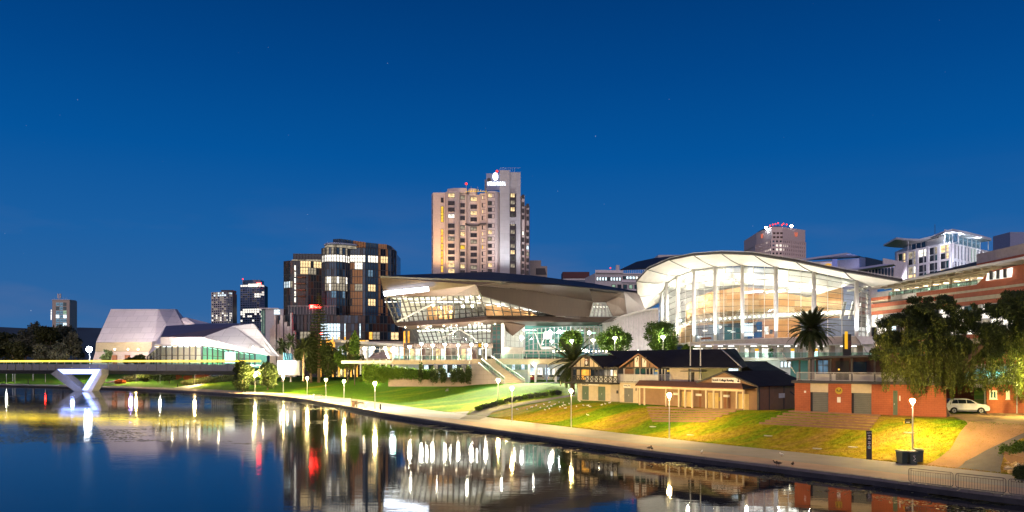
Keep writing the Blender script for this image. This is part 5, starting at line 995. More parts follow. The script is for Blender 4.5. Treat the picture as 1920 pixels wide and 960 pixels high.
MB().plate([P(1434, 612, 171), P(1441, 612, 171), P(1441, 627, 171), P(1434, 627, 171)], (0, .1, 0)).build('poster', 'lit_white', T); MB().plate([P(1443, 618, 171), P(1449, 618, 171), P(1449, 626, 171), P(1443, 626, 171)], (0, .1, 0)).build('screen', 'black', T)
for x in (1325, 1425): MB().plate([P(x-10, 633, 170), P(x+9, 632, 170), P(x+9, 635.5, 170), P(x-10, 636.5, 170)], (0, .8, 0)).build('counter', 'rust', T)
for k in range(26):
    x, y, d = random.uniform(1350, 1600), random.uniform(514, 534), 175; c = P(x, y, d); z = 24.5+(c.x-45)*-.05
    MB().tube([(c.x, c.y, c.z), (c.x, c.y, c.z+.12)], .22, 8).build('downlight', 'bulb', T)
for x, y, w_ in ((1478, 531, 22), (1480, 541, 20), (1467, 530, 6)): c = P(x, y, 168); MB().plate([P(x-w_/2, y-1, 168), P(x+w_/2, y+2, 168), P(x+w_/2, y+4, 168), P(x-w_/2, y+1, 168)], (0, .3, 0)).build('banner', 'white_paint', T)
for k in range(5): MB().bar(P(1395+k*42, 549-k*1.0, 172), P(1430+k*42, 546-k*.9, 172), .4).build('light_truss', 'panel_white', T)
for k in range(3): MB().bar(P(1577+k*16, 598, 158), P(1585+k*16, 566, 158), .45).build('raking_column', 'white_paint', T)
for x, y, d in ((1300, 560, 196), (1340, 545, 186), (1400, 540, 177), (1460, 540, 170), (1520, 545, 166), (1575, 555, 162), (1270, 575, 204), (1262, 560, 209), (1254, 600, 207), (1290, 528, 195), (1250, 570, 213)):
    l = bpy.data.lights.new('hall_light', 'POINT'); l.energy = 2300; l.color = (1, .90, .72); l.shadow_soft_size = .35; o = bpy.data.objects.new('hall_light', l); col.objects.link(o); o.location = P(x, y, d)
for x, d in ((1330, 184), (1400, 172), (1470, 166), (1545, 162), (1270, 200)):
    l = bpy.data.lights.new('lobby_light', 'POINT'); l.energy = 1000; l.color = (1, .82, .55); l.shadow_soft_size = .3; o = bpy.data.objects.new('lobby_light', l); col.objects.link(o); o.location = P(x, 612, d)
# uplights washing the curved soffit from the ledge outside the glass
for x, d in ((1255, 198), (1300, 180), (1355, 166), (1415, 156), (1480, 149), (1560, 143), (1625, 145)):
    l = bpy.data.lights.new('soffit_uplight', 'SPOT'); l.energy = 4200; l.color = (1, .90, .76); l.spot_size = math.radians(100); l.spot_blend = .7; l.shadow_soft_size = .3; o = bpy.data.objects.new('soffit_uplight', l); col.objects.link(o); o.location = P(x, 640, d); o.rotation_euler = (math.radians(185), 0, 0)
# band, concourse and lower wall under the glass
BB = [(1290, 641.5, 651, 186), (1341, 639.5, 648.5, 176), (1392, 636.5, 647.5, 165), (1455, 634, 646, 157), (1526, 632, 646, 152), (1606, 630.5, 646, 147), (1641, 630.5, 646, 148)]
for a, b in zip(BB, BB[1:]): patch('band_panel', 'beige_wall', [(a[0], a[1], a[3]), (b[0], b[1], b[3]), (b[0], b[2], b[3]), (a[0], a[2], a[3])], T, (0, 2.2, 0))
patch('return_wall', 'white_paint', [(1606, 630, 146.6), (1641, 631, 147.5), (1641, 664, 147.5), (1628, 664, 147)], T)
patch('concourse_wall', 'white_paint', [(1290, 646, 166), (1640, 640, 154), (1640, 690, 154), (1290, 690, 166)], T)
patch('concourse_ceiling', 'white_paint', [(1290, 648, 150), (1640, 645.5, 146), (1640, 645, 154), (1290, 648, 166)], T, (0, 0, .1))
for k, x in enumerate((1341, 1391, 1452, 1500, 1560, 1612)): c = P(x, 660, 149); MB().box(c.x-.45, c.x+.45, c.y-.3, c.y+.3, 9.1, CZ+(680-648)/10.07).build('column', 'beige_wall', T)
for k in range(16):
    x = 1300+k*21; a, b = P(x, 646, 158.8), P(x, 646, 158); MB().box(a.x-.9, a.x+.9, a.y-4, a.y-3.8, 9.2, 11.0).build('shop_panel', random.choice(['lit_cool', 'lit_white', 'pale_concrete', 'lit_dim', 'pale_concrete']), T)
    c = P(x+8, 649.5, 152); MB().box(c.x-.5, c.x+.5, c.y-.2, c.y+.2, c.z, c.z+.08).build('ceiling_light', 'panel_white', T)
MB().box(P(1280, 0, 150).x, P(1640, 0, 147).x, 146.6, 170, 8.65, 9.05).build('terrace_slab', 'beige_wall', T); fr = Fr((P(1300, 0, 146.5).x, 146.5, 9.05), 0); railing(T, fr, 0, 33, .25, 0, 1.05, 1.65, 'galv', 'balustrade')
patch('lower_wall', 'white_paint', [(1390, 674, 149), (1482, 674, 149), (1482, 716, 149), (1390, 716, 149)], T); patch('lower_wall', 'teal', [(1482, 674, 149), (1640, 674, 149), (1640, 716, 149), (1482, 716, 149)], T)
for k in range(3): c = P(1462+k*7, 690, 148.8); place(T, 'window', cellmesh('win', .65, 1.3, 'lit_cool', 0, 'steel'), Fr(c, 0), 0, 0, 0)
l = bpy.data.lights.new('terrace_light', 'POINT'); l.energy = 700; l.color = (.8, 1, .9); o = bpy.data.objects.new('terrace_light', l); col.objects.link(o); l.shadow_soft_size = .3; o.location = P(1440, 676, 144)
for k, (x, y0, y1) in enumerate(((1359, 651, 665), (1419, 651, 665), (1486, 653, 668), (1530, 655, 668))):
    t = thing('information_pylon', ['glowing white and yellow pylon left of the first potted tree under the glass hall', 'glowing white and yellow pylon in the middle of the terrace under the glass hall', 'glowing white and yellow pylon just left of the thick trunked palm', 'pale glowing pylon right of the thick trunked palm'][k], 'sign pylon', (P(x, 0, 147.6).x, 147.6, 9.05)); MB().box(-.28, .28, -.1, .1, 0, .75+.5).build('white_panel', 'screen', t, 'local'); MB().box(-.3, .3, -.12, .12, 1.26, 1.75).build('yellow_cap', 'sign_yellow', t, 'local')
for k in range(7):
    x = 1397+k*11; t = thing('terrace_table', ['first', 'second', 'third', 'fourth', 'fifth', 'sixth', 'seventh'][k]+' small white cafe table from the left on the terrace behind the glass balustrade', 'table', (P(x, 0, 148.4).x, 148.4, 9.05), 0, 'cafe tables on the terrace'); MB().tube([(0, 0, .7), (0, 0, .74)], .4, 10).build('table_top', 'white_paint', t, 'local'); MB().tube([(0, 0, 0), (0, 0, .7)], .04, 6).build('stem', 'steel', t, 'local')

# ---------------------------------------------------------------- terracotta banded building at the right
fr = Fr((73.9, 165, 0), math.atan2(-40, 6.1)); T = thing('terracotta_banded_building', 'long building with terracotta and cream stripes under a thin blade canopy, at the right', 'convention building', (73.9, 165, 4), fr.a)
fU = fr.U; UE = 54
def band(z0, z1, mt, u0=0, u1=UE, v=0, vt=.6, name='band'):
    n = max(1, int((u1-u0)/5.4))
    for k in range(n): a, b = u0+(u1-u0)*k/n+.015, u0+(u1-u0)*(k+1)/n-.015; MB().box(a, b, v, v+vt, z0, z1).build(name, mt, T, fr)
for z0, z1, mt in ((20.62, 21.35, 'terracotta'), (20.22, 20.6, 'cream'), (19.45, 20.2, 'terracotta'), (18.75, 19.4, 'cream'), (18.0, 18.7, 'terracotta')): band(z0, z1, mt, u0=fU(1718) if z0 > 20 else 0)
band(20.9, 21.5, 'terracotta', 0, fU(1665)); band(20.5, 20.85, 'cream', 0, fU(1665)); band(12.3, 13.0, 'terracotta'); band(11.5, 12.25, 'cream'); band(8, 11.4, 'terracotta')
curtain(T, fr, [(0, .3), (UE, .3)], 13.0, 18.0, 2, 26, [], ['lit_white', 'lit_dim', 'glass_teal', 'lit_cool', 'lit_white', 'glass_dark'], fin=.14, find=.2, band=.2, fm='galv')
MB().box(0, UE, .7, 20, 4, 18.6).build('wall', 'beige_wall', T, fr)
MB().box(0, UE, .6, 16, 20.3, 20.6).build('balcony_floor', 'dark_concrete', T, fr); MB().box(-14, -.1, 5, 8, 4, 23.3).build('link_wall', 'white_paint', T, fr); MB().box(0, UE, 7, 7.4, 20.6, 24).build('balcony_back_wall', 'white_paint', T, fr); railing(T, fr, fU(1665), fU(1830), .2, 21.4, .7, 2.4, 'charcoal', 'balustrade')
MB().plate([(-6, -2.2, 23.2), (UE, -2.6, 24.1), (UE, 12, 24.5), (-1, 7.5, 23.9)], (0, 0, .42)).build('blade_canopy', 'white_soffit', T, fr)
for k in range(15): u = 6+k*2.1; MB().box(u, u+.25, -1.6, 6.5, 22.85+u*.018, 23.2+u*.018).build('canopy_beam', 'cream', T, fr)
for k in range(4): v = -.9+k*1.9; MB().plate([(6, v, 22.75), (36, v, 23.3), (36, v, 23.55), (6, v, 23.0)], (0, .2, 0)).build('canopy_rib', 'cream', T, fr)
for px in (1665, 1738, 1772, 1808): MB().box(fU(px), fU(px)+.3, .8, 1.1, 21.3, 23.3).build('post', 'cream', T, fr)
for k in range(12): MB().box(3+k*2.9, 3.5+k*2.9, 3.4, 4.2, 22.9, 22.98).build('ceiling_light', 'panel_warm', T, fr)
for k in range(4):
    l = bpy.data.lights.new('balcony_light', 'POINT'); l.energy = 260; l.color = (1, .9, .7); l.shadow_soft_size = .2; o = bpy.data.objects.new('balcony_light', l); col.objects.link(o); o.location = fr.w(6+k*8, 3, 22.2)
ua = fU(1829); MB().plate([(ua, .2, 21.36), (UE, -.4, 21.36), (UE, -.4, 24.0), (ua+3, .2, 23.4)], (0, .6, 0)).build('slanted_wall', 'terracotta', T, fr)
MB().plate([(fU(1850), -.2, 21.8), (fU(1900), -.5, 21.8), (fU(1902), -.5, 23.3), (fU(1853), -.2, 23.0)], (0, .25, 0)).build('window', 'lit_white', T, fr)
for k in range(3): u = fU(1862+k*13); MB().box(u, u+.5, -.7, -.45, 21.8, 23.2).build('window_mullion', 'charcoal', T, fr)
ub = fU(1831, 9)
for z0, z1, mt in ((24.3, 25.0, 'terracotta'), (25.02, 25.5, 'cream'), (25.52, 26.4, 'terracotta'), (26.42, 28.2, 'beige_wall')): MB().plate([(ub, 9, z0), (UE+8, 9, z0+1.0), (UE+8, 9, z1+1.4), (ub, 9, z1)], (0, 2, 0)).build('upper_band', mt, T, fr)
MB().plate([(fU(1722, 12), 12, 22), (ub, 12, 22), (ub, 12, 27.6), (fU(1722, 12), 12, 26.4)], (0, 1, 0)).build('navy_plant_wall', 'navy_wall', T, fr)
mb = MB(); u = fU(1787, 11.8)
for q in (0, .9): mb.box(u+q, u+q+.08, 11.7, 11.8, 23, 28)
for k in range(12): mb.box(u, u+.98, 11.7, 11.8, 23.4+k*.4, 23.45+k*.4)
mb.build('ladder', 'charcoal', T, fr)
# ---------------------------------------------------------------- plaza deck, undercroft and stairs
T = thing('plaza_deck', 'raised plaza deck with glass balustrade, cream fascia and lit rooms underneath', 'plaza deck', P(900, 676, 172))
def dk(x0, x1, d, z0, z1, dep, mt, nm, d2=None): a, b = P(x0, 0, d), P(x1, 0, d2 or d); return MB().hexa([(a.x, a.y, z0), (b.x, b.y, z0), (b.x, b.y, z1), (a.x, a.y, z1)], [(a.x, a.y+dep, z0), (b.x, b.y+dep, z0), (b.x, b.y+dep, z1), (a.x, a.y+dep, z1)]).build(nm, mt, T)
dk(735, 884, 174, 7.85, 8.75, 28, 'cream', 'deck_slab'); dk(884.3, 1088, 174, 7.85, 9.0, 28, 'cream', 'deck_slab', 172); dk(640, 734.7, 186, 8.0, 8.7, 14, 'pale_concrete', 'deck_slab', 178)
dk(1088.5, 1300, 172, 7.0, 9.0, 30, 'beige_wall', 'deck_slab', 160)
fr = Fr((P(736, 0, 174).x, 174, 8.75), 0); railing(T, fr, 0, 14.5, .25, 0, 1.0, 1.6, 'galv', 'balustrade'); railing(T, fr, 14.6, 17.1, .25, 0, 1.1, 1.2, 'galv', 'balustrade')
a = P(926, 0, 173.5); b = P(1086, 0, 172.2); fr = Fr((a.x, a.y, 9.0), math.atan2(b.y-a.y, b.x-a.x)); railing(T, fr, 0, 18.4, .25, 0, 1.1, 1.4, 'galv', 'balustrade')
for k, (x0, x1) in enumerate(((980, 1010), (1010.4, 1040), (1040.4, 1068))):   # pergola frames on the deck
    mb = MB(); a, b = P(x0, 658, 176), P(x1, 658, 176)
    mb.bar(a, b, .2).bar(a, (a.x, a.y, 9), .2).bar(b, (b.x, b.y, 9), .2); mb.build('pergola_frame', 'white_paint', T)
# restaurant row under the prow: low band, doors and people-high glazing
for k, (x0, x1) in enumerate(zip(range(757, 905, 21), range(778, 926, 21))): dk(x0+.3, x1-.3, 188, 11.6, 12.6, 2, 'brown_clad', 'band_panel')
dk(757, 925, 190, 12.61, 12.9, 4, 'brown_clad', 'band_top')
for k in range(17):
    x = 758+k*9.6; dk(x, x+1.6, 187.5, 8.8, 11.5, .5, 'brown_clad', 'pier')
    if k < 16: dk(x+1.7, x+9.5, 189.5, 8.8, 11.5, .1, ['lit_dim', 'lit_warm', 'lit_white', 'glass_brown', 'lit_dim'][k % 5], 'shopfront_pane')
# undercroft
dk(740, 884, 186, 3.4, 7.84, .4, 'blue_grey', 'undercroft_wall')
rl = ['lit_cool', 'glass_dark', 'lit_cool', 'glass_blue', 'lit_dim', 'glass_dark']
for k in range(11):
    x = 786+k*8.8; dk(x+.4, x+8.3, 176.5, 6.0, 7.7, .08, rl[(k*5+1) % 6], 'clerestory_pane'); dk(x+.4, x+8.3, 176.5, 4.6, 5.9, .08, rl[(k*3) % 6], 'window_pane'); dk(x-.5, x+.3, 176.2, 3.6, 7.84, .4, 'charcoal', 'post')
dk(728, 884, 168, 3.2, 5.15, .6, 'pink_concrete', 'planter_wall')
# stair flank and stair
MB().plate([P(884, 683, 168), P(897, 680.2, 168), P(944, 719, 164), P(944, 724, 164), P(884, 724, 168)], (0, 4, 0)).build('stair_flank_wall', 'concrete_block', T)
n = 26
for k in range(n):
    t = k/(n-1); x0, x1 = 898+t*47, 922+t*60; d = 175-t*12; z = 9.0-t*4.95; a, b = P(x0, 0, d), P(x1, 0, d)
    MB().box(a.x, b.x, d, d+.62, z-1.2, z).build('stair_tread', 'cream', T)
for (x0, x1, y0, y1, d0, d1) in ((897.5, 945, 680.5, 718, 174.6, 162.4), (922.5, 982.5, 680.5, 718, 175, 163)): MB().plate([P(x0, y0-3.5, d0), P(x1, y1-4.5, d1), P(x1, y1+3, d1), P(x0, y0+6, d0)], (.22, 0, 0)).build('stair_stringer', 'concrete', T)
for (x0, y0, x1, y1, d0, d1) in ((899, 670, 946, 708, 174.5, 162.5), (921, 668, 984, 711, 175, 163)):
    k = 7
    mb = MB(); mb.bar(P(x0, y0, d0), P(x1, y1, d1), .14)
    for j in range(k+1): a = P(x0, y0, d0).lerp(P(x1, y1, d1), j/k); mb.bar(a, a-Vector((0, 0, 1.1)), .07)
    r = mb.build('stair_handrail', 'galv', T)
    for j in range(k):
        a, b = P(x0, y0, d0).lerp(P(x1, y1, d1), j/k+.01), P(x0, y0, d0).lerp(P(x1, y1, d1), (j+1)/k-.01); MB().plate([a-Vector((0, 0, 1)), b-Vector((0, 0, 1)), b-Vector((0, 0, .1)), a-Vector((0, 0, .1))], (0, .03, 0)).build('glass_panel', 'balustrade', r)
MB().plate([P(922, 677, 176.5), P(990, 682, 174), P(990, 718, 174), P(984, 718, 174)], (0, 1, 0)).build('green_lit_wall', 'pale_concrete', T)
for k in range(8): dk(942+k*6, 947.4+k*6, 173.2, 6.7, 7.8, .06, 'lit_green' if k % 3 else 'lit_cool', 'clerestory_pane')
l = bpy.data.lights.new('green_stair_light', 'POINT'); l.energy = 260; l.color = (.4, 1, .7); l.shadow_soft_size = .2; o = bpy.data.objects.new('green_stair_light', l); col.objects.link(o); o.location = P(962, 690, 170)
l = bpy.data.lights.new('stair_light', 'POINT'); l.energy = 500; l.color = (1, .85, .5); l.shadow_soft_size = .2; o = bpy.data.objects.new('stair_light', l); col.objects.link(o); o.location = P(950, 696, 161)
# car park bay with white columns
dk(990, 1100, 190, 3.4, 7.84, .4, 'white_paint', 'undercroft_wall')
for x in (990, 1002, 1024, 1040, 1056): dk(x, x+(4 if x != 1024 else 2.4), 172.6, 3.4, 7.84, .5, 'white_paint' if x != 1024 else 'blue_grey', 'column')
for k in range(4): dk(994+k*14, 1003+k*14, 185, 5.4, 7.0, .1, ['lit_cool', 'lit_white'][k % 2], 'window_pane')
MB().ball(tuple(P(1001, 682.5, 172)), .35, 8).build('fascia_lamp', 'lamp_small', T)
for px in (1005, 1030, 1050, 800, 830, 865):
    l = bpy.data.lights.new('undercroft_light', 'POINT'); l.energy = 380; l.color = (.82, .92, 1); l.shadow_soft_size = .2; o = bpy.data.objects.new('undercroft_light', l); col.objects.link(o); o.location = P(px, 686, 179)
ribbon('stair_landing', [(P(840, 0, 172).x, 164.5), (P(1010, 0, 165).x, 160), (P(1060, 0, 165).x, 164)], [(P(840, 0, 172).x, 168.4), (P(1010, 0, 172).x, 174), (P(1060, 0, 172).x, 174)], 4, .06, 'path_grey')
# pylon sign by the stair head
t = thing('stair_head_pylon', 'black pylon with a glowing white and yellow panel at the head of the stairs', 'sign pylon', (P(900, 0, 173).x, 173, 9.0)); MB().box(-.45, .45, -.3, .3, 0, 3.6).build('post', 'black', t, 'local'); MB().box(-.22, .22, -.36, -.31, .9, 2.2).build('white_panel', 'screen', t, 'local'); MB().box(-.3, .2, -.36, -.31, 2.6, 3.3).build('yellow_panel', 'sign_yellow', t, 'local')
t = thing('wayfinding_totem', 'tall black and orange totem sign on the terrace right of the thick trunked palm', 'sign totem', (P(1589, 0, 146).x, 146, 9.0)); MB().box(-.8, .6, -.2, .2, 0, 4.4).build('post', 'black', t, 'local'); MB().box(-.6, -.05, -.26, -.21, 1.7, 4.9).build('orange_panel', 'sign_yellow', t, 'local'); MB().box(.05, .6, -.26, -.21, 1.9, 3.2).build('red_panel', 'maroon', t, 'local')

# ---------------------------------------------------------------- lamps
def globe_lamp(name, label, loc, h, group, warm=True, r=.24, power=120, light=True, arm=None):
    t = thing(name, label, 'lamp post', loc, 0, group); MB().lathe([(.09, -.2), (.07, .1), (.055, 1.2), (.05, h-.25)], 8).build('post', 'galv', t, 'local'); MB().lathe([(.12, -.02), (.13, .08)], 8).build('base_plate', 'galv', t, 'local')
    MB().lathe([(.06, h-.16), (r*.8, h-.03), (r*1.25, h+.12), (r*1.15, h+.22), (r*.5, h+.28)], 12).build('lamp_head', ('lamp_lawn' if loc.y > 130 else 'lamp_warm') if warm else 'lamp_white', t, 'local', True)
    MB().lathe([(.07, h-.24), (.08, h-.16)], 8).build('collar', 'galv', t, 'local')
    return t
LP = [(1711, 846, 752, 'lamp post standing among the wheelie bins'), (1255, 823, 741, 'lamp post in front of the cream posted veranda'), (1071, 803, 733, 'lamp post below the dark palm and the white gulls'), (960, 793, 728, 'lamp post at the mouth of the asphalt footpath'),
      (934, 752, 713, 'lamp post behind the footpath at the foot of the stairs'), (703, 767, 719, 'lamp post beside the dark bin on the big lawn'), (645, 756, 715, 'second lamp post left of the dark bin on the lawn'), (611, 750, 712, 'lamp post right of the round ficus tree on the lawn'), (576, 744, 709, 'lamp post in front of the round ficus tree'), (531, 738, 706, 'lamp post in front of the two slim palms'), (478, 737, 704, 'lamp post between the two dark shrubs near the bridge end')]
for x, yb, yt_, lb in LP:
    b = GT(x, yb); s = F/b.y; h = (yb-yt_)/s-.1; globe_lamp('lamp_post', lb, b, h, 'lamp posts along the riverside lawn', True, .155 if b.y < 130 else .19, 620 if b.y < 130 else 800)
PL = [(768, 651, 181), (790, 646, 181), (811, 648, 181), (834, 647, 181), (859, 648, 181), (884, 647, 181), (911, 648, 182), (1035, 641, 178), (1072, 640, 159), (1112, 639, 174), (1153, 635, 155.5), (1243, 633, 153.5)]
for k, (x, y, d) in enumerate(PL):
    s = F/d; globe_lamp('plaza_lamp', ['first', 'second', 'third', 'fourth', 'fifth', 'sixth', 'seventh', 'eighth', 'ninth', 'tenth', 'eleventh', 'twelfth'][k]+' white globe lamp from the left along the raised plaza', (P(x, 0, d).x, d, 8.95), CZ+(680-y)/s-8.95, 'globe lamps along the plaza deck', False, .27, 300, k % 2 == 0)
for k, (x, y, d) in enumerate(((168, 655, 300), (738, 656, 200))):
    t = thing('floodlight_mast', ['blinding white floodlight mast beside the large theatre shell', 'blinding white floodlight mast on the plaza left of the brown prow'][k], 'floodlight', (P(x, 0, d).x, d, 4)); h = CZ+(680-y)/(F/d)-4; MB().tube([(0, 0, 0), (0, 0, h)], .1, 6).build('post', 'galv', t, 'local'); MB().ball((0, -.3, h), 1.0 if k == 0 else .62, 10).build('lamp_head', 'flood_white', t, 'local')
    l = bpy.data.lights.new('flood', 'POINT'); l.energy = 9000 if k == 0 else 300; l.color = (.85, .95, 1); l.shadow_soft_size = .8; o = bpy.data.objects.new('flood', l); col.objects.link(o); o.parent = t; o.location = (0, -2, h)
# fairy lights along the parapet over the boat sheds
T = thing('string_lights', 'row of small warm bulbs strung along the plaza parapet above the boat sheds', 'string lights', P(1150, 658, 158)); mb = MB(); w = [P(1038+k*6.6, 658-(k % 5)*.25, 162) for k in range(38)]
for a, b in zip(w, w[1:]): mb.bar(a, b, .05)
mb.build('cable', 'black', T)
for k, p in enumerate(w): MB().ball((p.x, p.y-.1, p.z-.12), .12 if k % 3 else .2, 6).build('bulb', 'bulb', T)
# gentle dusk glow of the floodlit paving on the building undersides
for x, d in ((760, 183), (800, 183), (845, 183), (890, 183), (940, 180), (1000, 180), (1060, 182), (1110, 186)):
    l = bpy.data.lights.new('paving_uplight', 'SPOT'); l.energy = 800; l.color = (1, .78, .62); l.spot_size = math.radians(130); l.spot_blend = .8; l.shadow_soft_size = .2; o = bpy.data.objects.new('paving_uplight', l); col.objects.link(o); o.location = P(x, 664, d-8); o.rotation_euler = (math.radians(165), 0, 0)

# lawn floods on the canopy and on the mast
for q, tgt, e in (((1031, 622, 185), (860, 735), 110000), ((978, 633, 183), (760, 740), 130000), ((738, 656, 199), (620, 735), 90000), ((1105, 624, 185), (1000, 735), 60000)):
    l = bpy.data.lights.new('lawn_flood', 'SPOT'); l.energy = e*5; l.color = (1, .93, .62); l.spot_size = math.radians(75); l.spot_blend = 1; l.shadow_soft_size = .5; o = bpy.data.objects.new('lawn_flood', l); col.objects.link(o); a, b_ = P(*q)+Vector((0, -1, 0)), GT(*tgt); o.location = a; o.rotation_euler = (b_-a).to_track_quat('-Z', 'Y').to_euler()
# ---------------------------------------------------------------- half timbered boathouse (left) and long boathouse (middle)
AR = math.atan2(-15, 11.2)
fr = Fr((9.37, 114.7, 2.93), AR, .837); U = fr.U; T = thing('half_timbered_boathouse', 'small half timbered boathouse with crossed balcony rails and green doors, leftmost of the boat sheds', 'boathouse', fr.o, AR)
def bx(mt, nm, u0, u1, v0, v1, z0, z1, lab=None): return MB().box(min(u0, u1), max(u0, u1), v0, v1, z0, z1).build(nm, mt, T, fr, label=lab)
def wallu(mt, nm, holes, u0, u1, v, z0, z1, th=.25):
    """wall with door and window openings [(a,b,zlo,zhi)]"""
    us = sorted(set([u0, u1]+[h for q in holes for h in q[:2]]))
    mb = MB()
    for a, b in zip(us, us[1:]):
        hs = [q for q in holes if q[0] <= a+1e-4 and q[1] >= b-1e-4]
        if not hs: mb.box(a, b, v, v+th, z0, z1)
        for q in hs:
            if q[2] > z0: mb.box(a, b, v, v+th, z0, q[2])
            if q[3] < z1: mb.box(a, b, v, v+th, q[3], z1)
    return mb.build(nm, mt, T, fr)
def door(mt, u0, u1, z0, z1, v=.12, planks=5, handle=True):
    root = MB().box(u0+.02, u1-.02, v+.03, v+.1, z0, z1).build('door', mt, T, fr)
    w = (u1-u0)/planks
    for k in range(planks): MB().box(u0+k*w+.015, u0+(k+1)*w-.015, v-.02, v+.03, z0+.02, z1-.02).build('plank', mt, root, fr)
    if handle: MB().box((u0+u1)/2-.03, (u0+u1)/2+.03, v-.08, v-.02, z0+1, z0+1.25).build('handle', 'steel', root, fr)
    return root
def panel(mt, nm, u0, u1, z0, z1, v=-.06, th=.05): return MB().box(u0, u1, v, v+th, z0, z1).build(nm, mt, T, fr)
ul, u1, u2 = U(1083), U(1145), U(1161)
d1, d2, d3, d4 = U(1091), U(1104), U(1121), U(1135)
wallu('cream', 'lower_wall', [(d1, d2, 0, 2.35), (d3, d4, 0, 2.35)], ul, u1, 0, -.4, 2.75); door('green_door', d1, d2, 0, 2.35, .08); door('green_door', d3, d4, 0, 2.35, .08)
MB().plate([(u1, 0, -.4), (u2-.05, 1.6, -.4), (u2-.05, 1.6, 2.75), (u1, 0, 2.75)], (.1, .25, 0)).build('angled_wall', 'beige_wall', T, fr); bx('charcoal', 'wall_box', u1+1.0, u1+1.3, .3, .45, 1.3, 1.8)
panel('sign_white', 'name_board', U(1090), U(1123), 2.5, 2.72, -.1); text(T, 'ROWING CLUB', fr.w(U(1092), -.13, 2.53), .2, AR, 'charcoal', .01, name='lettering')
bx('timber_dark', 'balcony_floor', U(1071), U(1159), -1.9, 3, 2.78, 3.0)
bl, br_ = U(1072, -1.8), U(1158, -1.8); mb = MB()
n = 10
for k in range(n+1): u = bl+(br_-bl)*k/n; mb.box(u-.06, u+.06, -1.86, -1.74, 3, 5.35 if k % 2 == 0 else 4.1)
mb.box(bl, br_, -1.87, -1.73, 4.05, 4.17).box(bl, br_, -1.85, -1.75, 3.06, 3.15); rt = mb.build('balcony_rail', 'timber_dark', T, fr)
for k in range(n):
    a, b = bl+(br_-bl)*k/n+.06, bl+(br_-bl)*(k+1)/n-.06; MB().bar((a, -1.8, 3.15), (b, -1.8, 4.05), .07).bar((a, -1.77, 4.05), (b, -1.77, 3.15), .07).build('cross_brace', 'timber_dark', rt, fr)
    MB().face([(a, -1.7, 3.15), (b, -1.7, 3.15), (b, -1.7, 4.05), (a, -1.7, 4.05)]).build('mesh_panel', 'steel', rt, fr) if k > 2 else None
uw = [(U(1074, .3), 'glass_dark'), (U(1081, .3), 'cream'), (U(1090, .3), 'lit_orange'), (U(1108, .3), 'glass_dark'), (U(1116, .3), 'lit_faint'), (U(1133, .3), 'lit_dim'), (U(1144, .3), 'lit_white'), (U(1150, .3), 'lit_warm'), (U(1157, .3), None)]
bx('charcoal', 'upper_back_wall', uw[0][0], uw[-1][0], .45, .6, 3, 5.5)
for (a, mt), (b, _) in zip(uw, uw[1:]): MB().box(a+.07, b-.07, .3, .36, 3.4, 5.1).build('window_pane', mt, T, fr); MB().box(a-.07, a+.07, .2, .44, 3, 5.4).build('window_post', 'timber_dark', T, fr)
bx('timber_dark', 'eave_beam', U(1070, -1.8), U(1160, -1.8), -1.95, -1.7, 5.36, 5.6)
# front gable with battens and painted crest
gl_, gr_ = U(1071, -1.9), U(1130, -1.9); gm = (gl_+gr_)/2; zg = 7.35
MB().plate([(gl_+.3, -1.75, 5.6), (gr_-.3, -1.75, 5.6), (gm+1.1, -1.75, zg-.2), (gm-1.1, -1.75, zg-.2)], (0, .1, 0)).build('gable_wall', 'cream', T, fr)
for k in range(1, 7):
    u = gl_+(gr_-gl_)*k/7; zt = min(zg-.2, 5.6+(min(u-gl_, gr_-u)-.2)/((gr_-gl_)/2-1.2)*(zg-5.8)); MB().box(u-.06, u+.06, -1.82, -1.76, 5.62, zt).build('batten', 'timber_dark', T, fr)
MB().box(gm-.42, gm+.42, -1.92, -1.84, 5.75, 7.1).build('crest_board', 'timber_dark', T, fr); MB().ball((gm, -1.95, 6.3), .3, 10, 0, 1, .15, 1.2).box(gm-.3, gm+.3, -1.96, -1.93, 6.75, 6.85).build('crest', 'sign_white', T, fr)
for sg in (1, -1): MB().ball((gm+sg*.33, -1.95, 6.75), .1, 6, 0, 1, .2, 2.2).build('crest_fin', 'terracotta', T, fr)
def roofq(mt, pts, nm='roof', th=-.12): return MB().plate(pts, (0, 0, th)).build(nm, mt, T, fr)
roofq('roof_iron', [(gl_-.3, -2.2, 5.5), (gl_-.3, 5, 5.5), (gm-1, 5, zg+.1), (gm-1, -2.2, zg+.1)]); roofq('roof_iron', [(gr_+.3, -2.2, 5.5), (gm+1, -2.2, zg+.1), (gm+1, 5, zg+.1), (gr_+.3, 5, 5.5)]); roofq('roof_iron', [(gm-1, -2.2, zg+.1), (gm+1, -2.2, zg+.1), (gm+1, 5, zg+.12), (gm-1, 5, zg+.12)])
for a, b in (((gl_-.3, -2.25, 5.4), (gm-1, -2.25, zg)), ((gm-1, -2.25, zg), (gm+1, -2.25, zg)), ((gr_+.3, -2.25, 5.4), (gm+1, -2.25, zg))): MB().bar(a, b, .08, .22).build('barge_board', 'timber_dark', T, fr)
roofq('roof_iron', [(gl_+1.5, -.8, 5.62), (U(1163), -1.6, 5.62), (U(1163), 6, 8.0), (gl_+2.5, 6, 8.0)])
